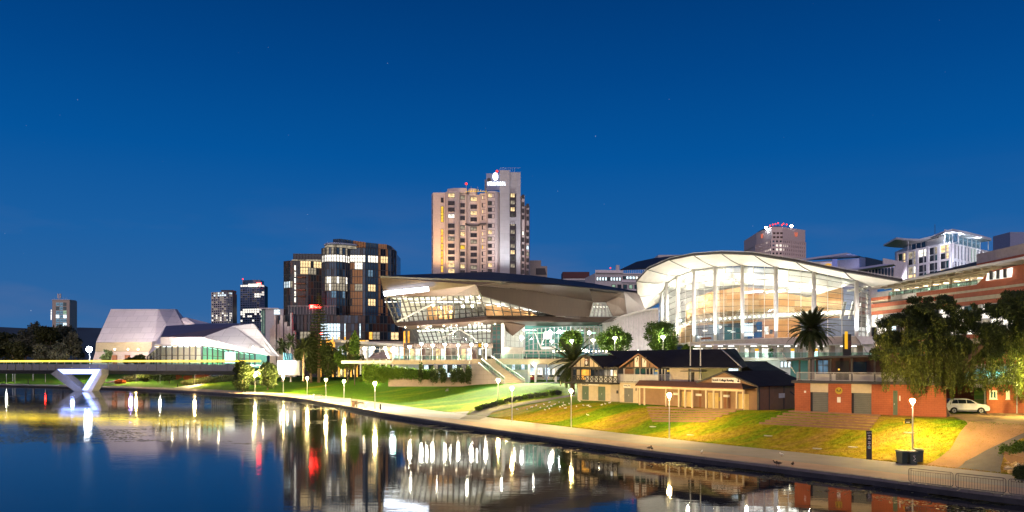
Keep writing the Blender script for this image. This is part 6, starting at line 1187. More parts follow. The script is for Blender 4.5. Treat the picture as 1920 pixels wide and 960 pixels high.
# long boathouse
fr = Fr((9.37, 114.7, 2.93), AR, .837); T = thing('long_boathouse', 'long cream boathouse with grey doors and a grey railed balcony, and a long dark roof', 'boathouse', fr.w(U(1200), 0, 0), AR)
a0, a1 = U(1162, -.3), U(1235, -.3); e = [U(q, -.3) for q in (1170, 1187, 1204, 1222)]
wallu('cream', 'lower_wall', [(e[0], e[1], 0, 2.25), (e[2], e[3], 0, 2.35)], a0, a1, -.3, -.4, 3.1); door('grey_door', e[0], e[1], 0, 2.25, -.22, 4); door('grey_door', e[2], e[3], 0, 2.35, -.22, 4)
MB().box(a0, a0+.2, -.05, 6, -.4, 3.1).box(a1-.2, a1, -.05, 6, -.4, 3.1).build('side_wall', 'beige_wall', T, fr)
panel('sign_white', 'name_board', U(1172), U(1185), 2.35, 2.85, -.38); panel('sign_white', 'name_board', U(1205), U(1221), 2.42, 2.95, -.38); text(T, 'Rowing Club', fr.w(U(1173), -.4, 2.55), .28, AR, 'charcoal', .01, name='lettering', sx=.8); text(T, 'Rowing Club', fr.w(U(1206), -.4, 2.6), .3, AR, 'charcoal', .01, name='lettering', sx=.8)
panel('charcoal', 'wall_lamp', U(1195), U(1196.4), 1.9, 2.3, -.4); MB().ball((U(1229), -.4, 2.1), .13, 8).build('wall_lamp', 'sign_white', T, fr)
bx('concrete', 'balcony_floor', U(1158), U(1257), -1.0, 3, 3.1, 3.3); rr0, rr1 = U(1159, -.9), U(1234, -.9); railing(T, fr, rr0, rr1, -.9, 3.3, 1.15, 1.9, 'steel', None, .16, 'balcony_railing'); MB().box(rr0, rr1, -.86, -.84, 3.4, 4.4).build('railing_screen', 'galv', T, fr)
railing(T, fr, U(1236, .2), U(1257, .2), .2, 3.3, 1.15, 1.5, 'steel', None, .16, 'balcony_railing')
for x0, x1, mt in ((1171, 1189, 'brown_board'), (1190, 1211, 'glass_teal'), (1212, 1224, 'glass_dark'), (1225, 1233, 'lit_blue'), (1236, 1246, 'glass_dark'), (1247, 1256, 'lit_faint')): MB().box(U(x0, 1.2), U(x1, 1.2), 1.2, 1.3, 3.35, 5.3).build('window_pane', mt, T, fr)
for x in (1170, 1189.5, 1200, 1211.5, 1218, 1224.5, 1234, 1241, 1246.5, 1256.5): MB().box(U(x, 1.1)-.07, U(x, 1.1)+.07, 1.05, 1.35, 3.3, 5.6).build('window_post', 'pale_concrete', T, fr)
for x in (1227, 1250): MB().box(U(x, 1), U(x+6, 1), 1.1, 1.15, 4.9, 5.15).build('strip_light', 'lit_yellow', T, fr)
bx('charcoal', 'upper_back_wall', U(1168, 1.4), U(1257, 1.4), 1.4, 1.6, 3.3, 5.6)
wu0, wu1 = U(1257, .6), U(1389, .6); bx('olive_wall', 'upper_side_wall', wu0+5.5, wu1, .6, .8, 0, 5.6); bx('beige_wall', 'upper_side_wall', wu0, wu0+5.48, .6, .8, 0, 5.6)
k = 0
for x in (1291, 1353): bx('olive_wall', 'cover_strip', U(x, .5), U(x, .5)+.1, .5, .6, 3, 5.5)
bx('black', 'dark_door', U(1291, .5), U(1301, .5), .45, .58, 2.2, 4.9); bx('timber_dark', 'door_awning', U(1278, -.3), U(1318, -.3), -.6, .5, 5.0, 5.1)
for x in (1366.5, 1375.5): MB().box(U(x, .5), U(x+8, .5), .5, .56, 4.75, 5.5).build('lit_window', 'lit_cool', T, fr)
ru, zr = U(1352, 6), 8.35; rl_ = U(1140, 6)
roofq('roof_iron', [(U(1180, -.6), -.6, 5.62), (U(1391, -.2), -.2, 5.62), (ru, 6, zr), (rl_, 6, zr)]); roofq('roof_iron', [(rl_, 6, zr), (ru, 6, zr), (ru, 14, 5), (rl_, 14, 5)])
roofq('roof_green', [(U(1391, -.2), -.2, 5.62), (U(1402, 5), 5, 5.9), (U(1378, 9), 9, zr+.1), (ru, 6, zr)]); MB().bar((U(1391, -.25), -.25, 5.65), (ru, 6, zr+.05), .12, .1).build('hip_flashing', 'steel', T, fr); MB().bar((U(1163, -.6), -.65, 5.55), (U(1391, -.3), -.35, 5.55), .12, .16).build('gutter', 'charcoal', T, fr)
MB().plate([(U(1382, 3), 3.2, 6.9), (U(1389, 3.2), 3.5, 6.75), (U(1380, 7.5), 7.6, 8.3), (U(1366, 7), 6.6, 8.42)], (0, 0, -.06)).build('solar_panel', 'roof_green', T, fr)
c0, c1, cm = U(1164, -1.3), U(1231, -1.3), U(1199, -1.3); zp = 7.75
MB().plate([(c0+.6, -.95, 5.6), (c1-.5, -.95, 5.6), (cm, -.95, zp-.25)], (0, .1, 0)).build('gable_wall', 'brown_board', T, fr)
for k in range(1, 9): u = c0+(c1-c0)*k/9; zt = 5.6+(zp-5.85)*(1-abs(u-cm)/((c1-c0)/2+.1)); MB().box(u-.06, u+.06, -1.02, -.96, 5.62, max(zt, 5.7)).build('batten', 'timber_dark', T, fr)
for x in (1193, 1207): panel('sign_white', 'banner', U(x, -1.05)-.3, U(x, -1.05)+.55, 5.65, 7.3 if x == 1193 else 7.15, -1.1)
for x, z in ((1194, 6.7), (1208, 6.6)): MB().bar((U(x, -1.1), -1.13, z-.3), (U(x, -1.1)+.25, -1.13, z+.3), .07).ball((U(x, -1.1)+.12, -1.13, z+.3), .12, 6, 0, 1, .2, 1).build('banner_emblem', 'charcoal', T, fr)
roofq('roof_iron', [(c0-.3, -1.5, 5.5), (c0-.3, 7, 5.5), (cm, 7, zp), (cm, -1.5, zp)]); roofq('roof_iron', [(c1+.5, -1.5, 5.5), (cm, -1.5, zp), (cm, 7, zp), (c1+.5, 7, 5.5)])
for a, b in (((c0-.3, -1.55, 5.42), (cm, -1.55, zp-.08)), ((c1+.5, -1.55, 5.42), (cm, -1.55, zp-.08))): MB().bar(a, b, .08, .24).build('barge_board', 'brown_board', T, fr)
for k in range(5): t_ = (k+.5)/5; MB().bar((c0-.3+(cm-c0)*t_, -1.5, 5.42+(zp-5.5)*t_), (c0-.3+(cm-c0)*t_, -.9, 5.42+(zp-5.5)*t_), .1).build('purlin_end', 'cream', T, fr)
for x, lb in ((1294.5, 'left of two slim flagpoles rising past the dark boathouse roof'), (1313.5, 'right of two slim flagpoles rising past the dark boathouse roof')):
    p = fr.w(U(x, .2), .2, 3.2); t = thing('flagpole', lb, 'flagpole', p, 0, 'flagpoles on the boathouse'); MB().lathe([(.09, 0), (.08, 3), (.045, CZ+(680-624)/16.0-p.z)], 8).build('pole', 'steel', t, 'local')
l = bpy.data.lights.new('deck_lamp', 'POINT'); l.energy = 60; l.color = (1, .9, .7); l.shadow_soft_size = .15; o = bpy.data.objects.new('deck_lamp', l); col.objects.link(o); o.location = Fr((9.37, 114.7, 2.93), AR, .837).w(U(1134), -1.2, 3.9)
# green roofed hall and dark roofed annex behind
fr = Fr((9.37, 114.7, 2.93), AR, .837); T = thing('green_roofed_shed', 'low shed with a dark green hipped roof behind the gabled veranda shed', 'shed', fr.w(U(1430, 12), 12, 0))
q = [P(1380, 678, 112), P(1437, 678, 108), P(1478, 700, 102), P(1392, 700, 104)]; MB().plate([q[3], q[2], q[1], q[0]], (0, 0, -.15)).build('roof', 'roof_green', T); MB().plate([P(1386, 677, 112), P(1438, 677, 108), P(1438, 680, 108), P(1386, 680, 112)], (0, 1, 0)).build('ridge_wall', 'olive_wall', T)
MB().plate([P(1391, 699.5, 103.6), P(1479, 699.5, 101.6), P(1479, 701.5, 101.6), P(1391, 701.5, 103.6)], (0, .3, 0)).build('gutter', 'pale_concrete', T); MB().plate([P(1392, 701.6, 104), P(1478, 701.6, 102), P(1478, 730, 102), P(1392, 730, 104)], (0, .3, 0)).build('wall', 'charcoal', T)

# ---------------------------------------------------------------- veranda shed with the school rowing sign
AS = math.atan2(-14.7, 10.6); fr = Fr((15.93, 100.5, 2.71), AS, .885); U = fr.U; T = thing('veranda_boat_shed', 'brown brick boat shed with cream veranda posts, yellow doors and a gable sign', 'boat shed', fr.o, AS)
ue = U(1396); V = 1.9; uc = U(1421, V); u0 = U(1197, V)
yd = [(U(1276, V), U(1297, V)), (U(1326, V), U(1347, V)), (U(1383, V), U(1404, V))]
wallu('tan_board', 'front_wall', [(a, b, .15, 2.25) for a, b in yd], u0, uc, V, -.3, 3.1)
for a, b in yd:
    r = MB().box(a+.03, b-.03, V+.12, V+.2, .15, 2.25).build('roller_door', 'yellow_door', T, fr)
    for k in range(9): MB().box(a+.04, b-.04, V+.06, V+.119, .17+k*.231, .17+k*.231+.2).build('slat', 'yellow_door', r, fr)
for x, w_ in ((1305, 1.0), (1357, 1.0), (1263, .8)): panel('sign_white', 'notice_board', U(x, V), U(x, V)+w_, 1.75, 2.05, V-.08)
for x in (1311, 1358, 1366): panel('rust', 'wall_pier', U(x, V), U(x, V)+.35, 0, 2.9, V-.05, .04)
panel('mustard', 'door_sign', U(1348.5, V), U(1351, V), 1.2, 1.7, V-.08)
MB().plate([(uc, V, -.4), (uc+.02, V+10.5, -.4), (uc+.02, V+10.5, 3.3), (uc, V, 3.3)], (-.25, 0, 0)).build('side_wall', 'tan_board', T, fr); bx('charcoal', 'corner_post', uc-.05, uc+.2, V-.1, V+.15, -.3, 3.3)
for k in range(3): MB().box(uc+.01, uc+.05, V+2.2+k*3, V+2.3+k*3, -.3, 3.2).build('cover_strip', 'charcoal', T, fr)
bx('sign_white', 'notice_board', uc+.01, uc+.06, V+4.2, V+5.4, 1.7, 2.3)
bx('concrete', 'veranda_slab', U(1196), ue, -.35, V, -.3, .12)
for x in (1199.5, 1208.5, 1249, 1273, 1285, 1298, 1324, 1338, 1352.5, 1381.5, 1393.5): u = U(x, -.1); MB().box(u-.09, u+.09, -.19, -.01, .12, 2.62).build('veranda_post', 'cream_trim', T, fr)
bx('cream_trim', 'veranda_beam', U(1197), ue, -.2, 0, 2.63, 2.85); MB().box(U(1197), ue, -.4, -.22, 2.78, 2.9).build('gutter', 'cream_trim', T, fr)
MB().plate([(U(1195), -.45, 2.9), (ue+.1, -.45, 2.9), (U(1388, V), V+.2, 3.55), (u0, V+.2, 3.55)], (0, 0, .1)).build('veranda_roof', 'rust', T, fr); MB().plate([(ue+.1, -.45, 2.9), (uc, V, 3.05), (U(1388, V), V+.2, 3.55)], (0, 0, .1)).build('veranda_roof', 'roof_iron', T, fr)
gp = U(1361, V); ga_ = U(1312, V); zpk = 4.95
MB().plate([(ga_, V-.02, 3.5), (uc, V-.02, 3.15), (uc, V-.02, 3.3), (gp, V-.02, zpk), (ga_, V-.02, 3.55)], (0, .15, 0)).build('gable_wall', 'tan_board', T, fr)
MB().plate([(gp, V-.35, zpk+.1), (uc+.4, V-.35, 3.2), (uc+.4, V+11, 3.2), (gp, V+11, zpk+.1)], (0, 0, .1)).build('roof', 'roof_iron', T, fr); MB().plate([(gp, V-.35, zpk+.1), (ga_-.3, V-.35, 3.5), (ga_-.3, V+11, 3.5), (gp, V+11, zpk+.1)], (0, 0, .1)).build('roof', 'roof_iron', T, fr)
MB().bar((gp, V-.4, zpk+.05), (uc+.4, V-.4, 3.15), .06, .16).bar((gp, V-.4, zpk+.05), (ga_-.3, V-.4, 3.48), .06, .16).build('barge_board', 'charcoal', T, fr)
s0, s1 = U(1335, V-.1), U(1388, V-.1); panel('sign_white', 'name_board', s0, s1, 3.62, 4.28, V-.14); text(T, 'Scotch College Rowing', fr.w(s0+.12, V-.17, 3.8), .42*fr.k, AS, 'charcoal', .015, name='lettering', bold=.012, sx=(s1-s0-.75)/4.35)
MB().box(s1-.42, s1-.12, V-.17, V-.14, 3.72, 3.9).box(s1-.32, s1-.22, V-.17, V-.14, 3.9, 4.12).build('crest', 'charcoal', T, fr)
MB().bar((uc+.4, V+6, 2.5), (uc+2.0, V+8.5, .2), .12).build('downpipe', 'charcoal', T, fr)

# ---------------------------------------------------------------- red brick boathouse
AB = math.atan2(-.62, .78); fr = Fr((28.3, 80.1, 3.33), AB, .785); U = fr.U; T = thing('red_brick_boathouse', 'two storey red brick boathouse with roller doors and a white railed balcony', 'boathouse', fr.o, AB)
b0, b1, b2, b3, b4 = U(1519), U(1553), U(1596), U(1634), U(1720); dn0, dn1 = U(1674), U(1683)
wallu('brick', 'brick_wall', [(b0, b1, -.3, 3.6), (b2, b3, -.3, 3.6), (dn0, dn1, 0, 2.9)], 0, b4+3, 0, -.5, 3.6, .3)
MB().box(.05, .35, .31, 9, -.5, 3.6).build('brick_side_wall', 'brick', T, fr)
for a, b in ((b0, b1), (b2, b3)):
    bx('cream', 'lintel_panel', a, b, .05, .3, 2.5, 3.6); r = MB().box(a+.25, b, .22, .3, -.1, 2.5).build('roller_door', 'charcoal', T, fr); bx('black', 'door_recess', a, a+.25, .2, .3, -.1, 2.5)
    for k in range(11): MB().box(a+.26, b-.01, .17, .219, -.05+k*.23, .15+k*.23).build('slat', 'grey_door', r, fr)
bx('green_door', 'side_door', dn0, dn1, .15, .25, 0, 2.9); bx('steel', 'door_handle', dn0+.1, dn0+.17, .08, .15, 1.2, 1.4)
mx_ = U(1573); MB().tube([(mx_, -.05, 2.75), (mx_, .0, 2.75)], .42, 20).build('round_badge', 'mustard', T, fr); MB().bar((mx_-.3, -.08, 2.72), (mx_+.3, -.08, 2.72), .03, .07).bar((mx_-.22, -.08, 2.85), (mx_-.05, -.08, 2.62), .03, .06).bar((mx_+.22, -.08, 2.85), (mx_+.05, -.08, 2.62), .03, .06).ball((mx_-.2, -.08, 2.9), .07, 6).ball((mx_+.2, -.08, 2.9), .07, 6).build('badge_emblem', 'black', T, fr)
panel('sign_white', 'notice', mx_-.2, mx_+.2, 1.3, 1.95); panel('sign_white', 'notice', U(1508), U(1511.5), 2.4, 2.65); panel('sign_white', 'notice', U(1686), U(1688.5), 1.7, 2.3)
bx('charcoal', 'deck_fascia', -.25, b4+3, -.5, .35, 3.62, 3.95); bx('concrete', 'deck', -.2, b4+3, .36, 8, 3.62, 3.9)
railing(T, fr, .4, b4+2, -.3, 3.95, 1.0, 2.2, 'galv', None, .14, 'balcony_railing')
for x in (1499, 1520.5, 1557, 1597, 1640): u = U(x, -.2); bx('charcoal', 'veranda_post', u-.09, u+.09, -.28, -.1, 3.95, 6.75)
wl0 = U(1530, 2.4); bx('dark_maroon', 'upper_wall', wl0, b4+3, 2.4, 2.6, 3.9, 7.0); bx('pale_concrete', 'upper_dado', wl0, b4+3, 2.3, 2.39, 3.9, 4.75)
for x in (1534, 1544): MB().box(U(x, 2.3), U(x+8.5, 2.3), 2.28, 2.34, 4.8, 6.5).build('window_pane', 'lit_blue', T, fr)
for x in (1533.3, 1543, 1553): MB().box(U(x, 2.2)-.04, U(x, 2.2)+.04, 2.18, 2.3, 4.75, 6.6).build('window_frame', 'charcoal', T, fr)
MB().box(U(1533, 2.2), U(1553, 2.2), 2.2, 2.27, 5.85, 5.93).build('window_frame', 'charcoal', T, fr)
bx('black', 'dark_doorway', U(1567, 2.3), U(1592, 2.3), 2.28, 2.37, 4.0, 6.4); bx('glass_dark', 'window_pane', U(1600, 2.3), U(1625, 2.3), 2.28, 2.37, 4.8, 6.3); MB().ball((U(1573, 2), 2.0, 5.35), .12, 6).build('inside_lamp', 'lit_orange', T, fr)
MB().plate([(-.7, -1.0, 6.35), (3.2, -1.1, 6.78), (b4+3, -1.1, 7.0), (b4+3, 7, 7.2), (-.6, 6, 6.6)], (0, 0, .22)).build('flat_roof', 'charcoal', T, fr)
MB().bar(fr.w(.2, -.3, 4.8), P(1467, 661, 82), .05).build('stay_pole', 'galv', T)
# brick garage with car port, right
G0 = G(1850, 776, 3.3); fr = Fr(G0, math.radians(-16), .803); U = fr.U; T = thing('red_brick_garage', 'low red brick garage with a dark flat roof behind the parked white car', 'garage', fr.o, fr.a)
ur = U(1907); w0, w1, w2, w3 = U(1855), U(1870), U(1886), U(1893)
wallu('brick', 'brick_wall', [(w0, w1, 1.8, 2.8), (w2, w3, 1.8, 2.8)], 0, ur+8, 0, -.4, 3.5)
for a, b in ((w0, w1), (w2, w3)): link('window', cellmesh('win', b-a, 1.0, 'glass_teal', 1, 'sign_white'), T, fr.M @ Matrix.Translation((a, .1, 1.8))); bx('sign_white', 'sill', a-.05, b+.05, -.06, .1, 1.7, 1.79)
bx('charcoal', 'flat_roof', -.6, ur+9, -.7, 8, 3.52, 3.85); bx('charcoal', 'corner_post', -.3, -.1, -.1, .1, -.3, 3.5); bx('galv', 'downpipe', ur-.1, ur, -.15, -.05, -.3, 3.5)
fb = Fr(fr.w(0, 5, 0), fr.a, fr.k); ul_ = fb.U(1712); wallu_fr = fr; fr = fb; wallu('brick', 'rear_brick_wall', [(fb.U(1766), fb.U(1775), 0, 2.6)], ul_, -.1, 0, -.4, 3.6); bx('grey_door', 'rear_door', fb.U(1766), fb.U(1775), .12, .2, 0, 2.6); bx('charcoal', 'car_port_roof', fb.U(1745), -.2, -3.5, .5, 3.6, 3.85)
fr = wallu_fr; q = [P(1783, 708, 90), P(1888, 706, 87), P(1890, 686, 96), P(1812, 692, 98)]; MB().plate(q, (0, 0, -.2)).build('green_lit_roof', 'teal', T)
l = bpy.data.lights.new('green_lamp', 'POINT'); l.energy = 700; l.color = (.45, 1, .7); l.shadow_soft_size = .2; o = bpy.data.objects.new('green_lamp', l); col.objects.link(o); o.location = P(1862, 682, 91)
l = bpy.data.lights.new('garage_lamp', 'POINT'); l.energy = 4000; l.color = (1, .82, .25); l.shadow_soft_size = .15; o = bpy.data.objects.new('garage_lamp', l); col.objects.link(o); o.location = P(1945, 708, 71)
# ---------------------------------------------------------------- white car
b = G(1808, 775, 3.32); T = thing('parked_car', 'white hatchback SUV parked side-on beside the brick garage, under the drooping tree', 'car', b, math.radians(-8))
prof = [(-2.3, .42), (-2.36, .75), (-2.28, 1.02), (-2.05, 1.12), (-1.75, 1.52), (-1.35, 1.62), (.15, 1.6), (.55, 1.47), (1.08, 1.12), (1.9, 1.0), (2.25, .82), (2.32, .55), (2.25, .36), (1.85, .32), (1.72, .62), (1.4, .74), (1.08, .62), (.96, .3), (-.98, .3), (-1.1, .62), (-1.4, .74), (-1.72, .62), (-1.84, .34)]
def wdt(z): return .9 if z < 1.08 else .9-.28*(z-1.08)/.54
me = MB(); n = len(prof); me.v = [(x, -wdt(z), z) for x, z in prof]+[(x, wdt(z), z) for x, z in prof]; me.f = [tuple(range(n)), tuple(range(2*n-1, n-1, -1))]+[(i, n+i, n+(i+1) % n, (i+1) % n) for i in range(n)]; me.m = [0]*(n+2)
me.build('body', 'car_white', T, 'local')
for w_ in ([(-1.62, 1.13), (-1.42, 1.5), (-.98, 1.53), (-.98, 1.13)], [(-.92, 1.13), (-.92, 1.53), (-.1, 1.53), (-.1, 1.12)], [(-.04, 1.12), (-.04, 1.53), (.42, 1.45), (.86, 1.13)]):
    for sg in (-1, 1): MB().plate([(x, sg*(wdt(z)+.006), z) for x, z in w_], (0, -sg*.02, 0)).build('side_window', 'glass_dark', T, 'local')
MB().plate([(.6, -.72, 1.44), (.6, .72, 1.44), (1.06, .84, 1.14), (1.06, -.84, 1.14)], (.03, 0, .03)).build('windscreen', 'glass_dark', T, 'local'); MB().plate([(-1.78, -.7, 1.49), (-1.78, .7, 1.49), (-2.04, .82, 1.15), (-2.04, -.82, 1.15)], (-.03, 0, .03)).build('rear_window', 'glass_dark', T, 'local')
for x in (-1.4, 1.4):
    for sg in (-1, 1):
        y = sg*.82; r = MB().tube([(x, y-.1, .34), (x, y+.1, .34)], .34, 20).build('wheel', 'rubber', T, 'local'); MB().tube([(x, y+sg*.09, .34), (x, y+sg*.115, .34)], .21, 12).build('rim', 'galv', r, 'local' if False else Matrix(WM[T.name])); sp_ = MB()
        for k in range(5): a = k*1.2566; sp_.bar((x, y+sg*.12, .34), (x+.2*math.cos(a), y+sg*.12, .34+.2*math.sin(a)), .04)
        sp_.build('spoke', 'charcoal', r, Matrix(WM[T.name]))
for sg in (-1, 1): MB().plate([(2.0, sg*.905, .93), (2.27, sg*.8, .85), (2.3, sg*.78, .72), (2.05, sg*.905, .8)], (0, -sg*.1, 0)).build('headlight', 'lit_dim', T, 'local'); MB().box(-2.36, -2.2, sg*.62-.15, sg*.62+.15, .85, 1.0).build('tail_light', 'red_paint', T, 'local'); MB().box(.72, .9, sg*.9-.02+(.06*sg), sg*.9+.14*sg if sg > 0 else sg*.9-.02, 1.08, 1.2).build('wing_mirror', 'car_white', T, 'local')
MB().box(2.24, 2.345, -.5, .5, .4, .72).build('grille', 'black', T, 'local'); MB().box(-1.0, 1.0, -.915, -.895, .34, .44).build('side_trim', 'charcoal', T, 'local'); MB().box(-1.3, .1, -.55, -.5, 1.6, 1.66).build('roof_rail', 'steel', T, 'local')
T.scale = (.86, .86, .88)
# cars glimpsed in the car park under the deck
for k, (x, mt) in enumerate(((996, 'red_paint'), (1012, 'steel'), (1034, 'car_white'), (1049, 'blue_grey'))):
    t = thing('parked_car', ['dark red car parked at the left of the undercroft bay under the deck', 'silver car in the undercroft left of the thick blue-grey column', 'white car in the undercroft right of the thick blue-grey column', 'blue grey car at the right end of the undercroft bay'][k], 'car', (P(x, 0, 178).x, 178, 4.06), 0, 'cars under the plaza deck')
    me = MB(); q = [(-.88, .3), (-.9, .8), (-.72, .95), (-.6, 1.42), (.6, 1.42), (.72, .95), (.9, .8), (.88, .3)]; me.hexa([(a, -.1, z) for a, z in q], [(a, 4, z) for a, z in q]); me.build('body', mt, t, 'local'); MB().box(-.56, .56, -.14, -.11, 1.0, 1.34).build('rear_window', 'glass_dark', t, 'local')
    for sg in (-1, 1): MB().box(sg*.72-.12, sg*.72+.12, -.15, -.11, .7, .88).build('tail_light', 'red_paint', t, 'local'); MB().tube([(sg*.8-.1, .6, .32), (sg*.8+.1, .6, .32)], .32, 12).build('wheel', 'rubber', t, 'local')
# ---------------------------------------------------------------- wheelie bins, blade sign
for k, (x, y, rz, lb) in enumerate(((1691.5, 871, .25, 'dark green wheelie bin left of the lamp post, lid closed'), (1711, 872, -.1, 'frontmost dark green wheelie bin with a scribbled front, before the lamp post'), (1722, 867.5, -.25, 'dark green wheelie bin half hidden behind, right of the lamp post'))):
    b = GT(x, y); t = thing('wheelie_bin', lb, 'wheelie bin', b, rz, 'wheelie bins round the lamp post')
    q0 = [(-.23, -.27, .08), (.23, -.27, .08), (.23, .25, .08), (-.23, .25, .08)]; q1 = [(-.3, -.36, .98), (.3, -.36, .98), (.3, .34, .98), (-.3, .34, .98)]; MB().hexa(q0, q1).build('bin_body', 'bin_green', t, 'local')
    MB().hexa([(-.33, -.41, 1.0), (.33, -.41, 1.0), (.33, .37, 1.0), (-.33, .37, 1.0)], [(-.28, -.34, 1.07), (.28, -.34, 1.07), (.28, .36, 1.1), (-.28, .36, 1.1)]).build('lid', 'bin_green', t, 'local'); MB().box(-.31, .31, -.385, -.355, .86, .96).build('rim', 'bin_green', t, 'local'); MB().tube([(-.28, .42, 1.0), (.28, .42, 1.0)], .02, 6).build('handle', 'bin_green', t, 'local')
    for sg in (-1, 1): MB().tube([(sg*.26-.03, .24, .1), (sg*.26+.03, .24, .1)], .1, 12).build('wheel', 'rubber', t, 'local')
    if k == 1: MB().bar((-.08, -.35, .75), (.1, -.325, .5), .02).bar((.1, -.325, .5), (-.06, -.31, .4), .02).bar((-.06, -.31, .4), (.12, -.3, .28), .02).tube([(.0, -.37, .8), (.06, -.36, .74), (-.02, -.36, .7)], .012, 5).build('scribble', 'sign_white', t, 'local')
b = GT(1699, 869); t = thing('bin_bracket', 'thin grey steel post between the two left wheelie bins', 'post', b); MB().lathe([(.03, -.1), (.03, 1.05)], 8).build('post', 'galv', t, 'local')
b = GT(1629.5, 863); t = thing('blade_sign', 'tall narrow black wayfinding blade beside the promenade with small white lettering', 'sign', b, math.radians(-30)); MB().box(-.2, .2, -.06, .06, -.1, 2.35).build('post', 'black', t, 'local')
text(t, 'CITY', b+Vector((0, -.08, 2.12)), .17, math.radians(-30), 'sign_white', .005, name='lettering', align='CENTER'); 
for k, w_ in enumerate((.2, .14, .22, .17, .2, .12, .2, .15)): MB().box(-.02-w_/2+.05, w_/2+.03, -.075, -.061, 1.95-.13*k-(.12 if k > 2 else 0), 2.0-.13*k-(.12 if k > 2 else 0)).build('text_line', 'sign_white', t, 'local')
MB().box(-.1, .12, -.075, -.061, .95, 1.12).build('map_panel', 'teal', t, 'local')
b = GT(1710, 846); t = thing('direction_plates', 'two small black arrow plates clamped to the lamp post above the bins', 'sign', b+Vector((0, 0, 2.35))); MB().box(-.62, -.06, -.03, .03, -.12, .06).box(-.56, -.06, -.03, .03, .1, .24).build('plate', 'black', t, 'local'); MB().box(-.68, -.6, -.032, .032, -.12, .06).build('orange_end', 'sign_yellow', t, 'local'); MB().box(-.5, -.2, -.04, -.031, -.06, 0).build('arrow_mark', 'sign_white', t, 'local')
# ---------------------------------------------------------------- crowd barriers on the quay
for k, (xa, ya, xb, yb, lb) in enumerate(((1704, 908, 1787, 918, 'leftmost of three steel crowd barriers along the quay edge'), (1792, 919, 1886, 930, 'middle one of three steel crowd barriers along the quay edge'), (1891, 931, 1985, 942.5, 'rightmost of three steel crowd barriers, cut by the photo edge'))):
    a, c = G(xa, ya, .55), G(xb, yb, .55); ang = math.atan2(c.y-a.y, c.x-a.x); L_ = (c-a).xy.length; t = thing('crowd_barrier', lb, 'barrier', a, ang, 'crowd barriers on the quay'); h = 1.02; r = .14
    def arc(cx, cz_, a0): return [(cx+r*math.cos(a0+q*math.pi/8), 0, cz_+r*math.sin(a0+q*math.pi/8)) for q in range(5)]
    loop = arc(L_-r, h-r, 0)+arc(r, h-r, math.pi/2)+arc(r, .18+r, math.pi)+arc(L_-r, .18+r, 1.5*math.pi); loop.append(loop[0]); MB().tube(loop, .022, 6, caps=False).build('frame', 'barrier_steel', t, 'local', True)
    MB().tube([(.12, 0, h-.14), (L_-.12, 0, h-.14)], .014, 5).build('inner_rail', 'barrier_steel', t, 'local'); nb = 17
    for q in range(nb): x = .14+(L_-.28)*q/(nb-1); MB().tube([(x, 0, .18), (x, 0, h-.14 if 0 < q < nb-1 else h)], .009 if 0 < q < nb-1 else .018, 5).build('bar', 'barrier_steel', t, 'local')
    for x in (.14, L_-.14): MB().box(x-.03, x+.03, -.28, .28, 0, .03).box(x-.015, x+.015, -.015, .015, .03, .2).build('foot', 'barrier_steel', t, 'local')
# ---------------------------------------------------------------- birds
def gull(name, label, loc, rz, group, body='gull', wing='gull_wing', sc_=1.0, cat='gull'):
    t = thing(name, label, cat, loc, rz, group); me = MB(); pts = [(-.2, 0, .17), (-.12, 0, .19), (0, 0, .2), (.1, 0, .21), (.15, 0, .27), (.17, 0, .31), (.2, 0, .31)]; rs = [.01, .055, .075, .055, .035, .042, .015]
    me.tube([Vector(p)*sc_ for p in pts], [r*sc_ for r in rs], 8); me.build('body', body, t, 'local', True); w_ = MB()
    for sg in (-1, 1): w_.plate([Vector((-.26, sg*.02, .2))*sc_, Vector((.06, sg*.075, .22))*sc_, Vector((.04, sg*.085, .17))*sc_, Vector((-.1, sg*.075, .16))*sc_], (0, sg*.012, 0))
    w_.build('wing', wing, t, 'local'); MB().bar(Vector((.2, 0, .31))*sc_, Vector((.26, 0, .3))*sc_, .015*sc_).bar(Vector((.0, .03, 0))*sc_, Vector((0, .03, .15))*sc_, .012*sc_).bar(Vector((.0, -.03, 0))*sc_, Vector((0, -.03, .15))*sc_, .012*sc_).build('bill_and_legs', 'rust', t, 'local'); return t
gp_ = [(997, 766), (1005, 763), (1013, 767), (1020, 761), (1026, 765), (1022, 771), (1030, 769), (1030, 757), (1040, 761), (1048, 757), (1056, 758), (1055, 764), (1059, 762), (1060, 768), (1067, 760), (1050, 766), (1081, 765), (1087, 755), (1094, 763), (1102, 763), (1106, 765), (1128, 762), (1135, 760), (1143, 758), (1102, 781), (970, 770), (988, 770), (1034, 764)]
g0 = None
for k, (x, y) in enumerate(gp_):
    b = GT(x, y)+Vector((0, 0, .01)); rz = random.uniform(0, 6.28)
    if g0 is None: g0 = gull('gull', 'one of many white gulls resting on the grass before the half timbered boathouse', b, rz, 'white gulls resting on the lawn'); g0.scale = (1.0,)*3
    else: dup(g0, b, rz, None, 1.0)
g1 = gull('gull', 'lone white gull on the promenade, nearer the left duck pair', G(1315.5, 851, .52), 1.0, None); g2 = gull('gull', 'lone white gull standing at the grass edge above the right ducks', G(1465.5, 856, .52), 2.2, None)
for k, (x, y, lb) in enumerate(((1217.5, 844.5, 'left duck of the pair on the quay below the veranda shed'), (1222.5, 845.8, 'right duck of the pair on the quay below the veranda shed'), (1456, 874, 'first dark duck resting at the quay edge right of centre'), (1460.5, 874.5, 'dark duck touching its neighbour at the quay edge'), (1486, 876, 'rightmost dark duck on the quay edge'))): gull('duck', lb, G(x, y, .52), .6+k, 'ducks on the quay', 'duck', 'duck', 1.3, 'duck')
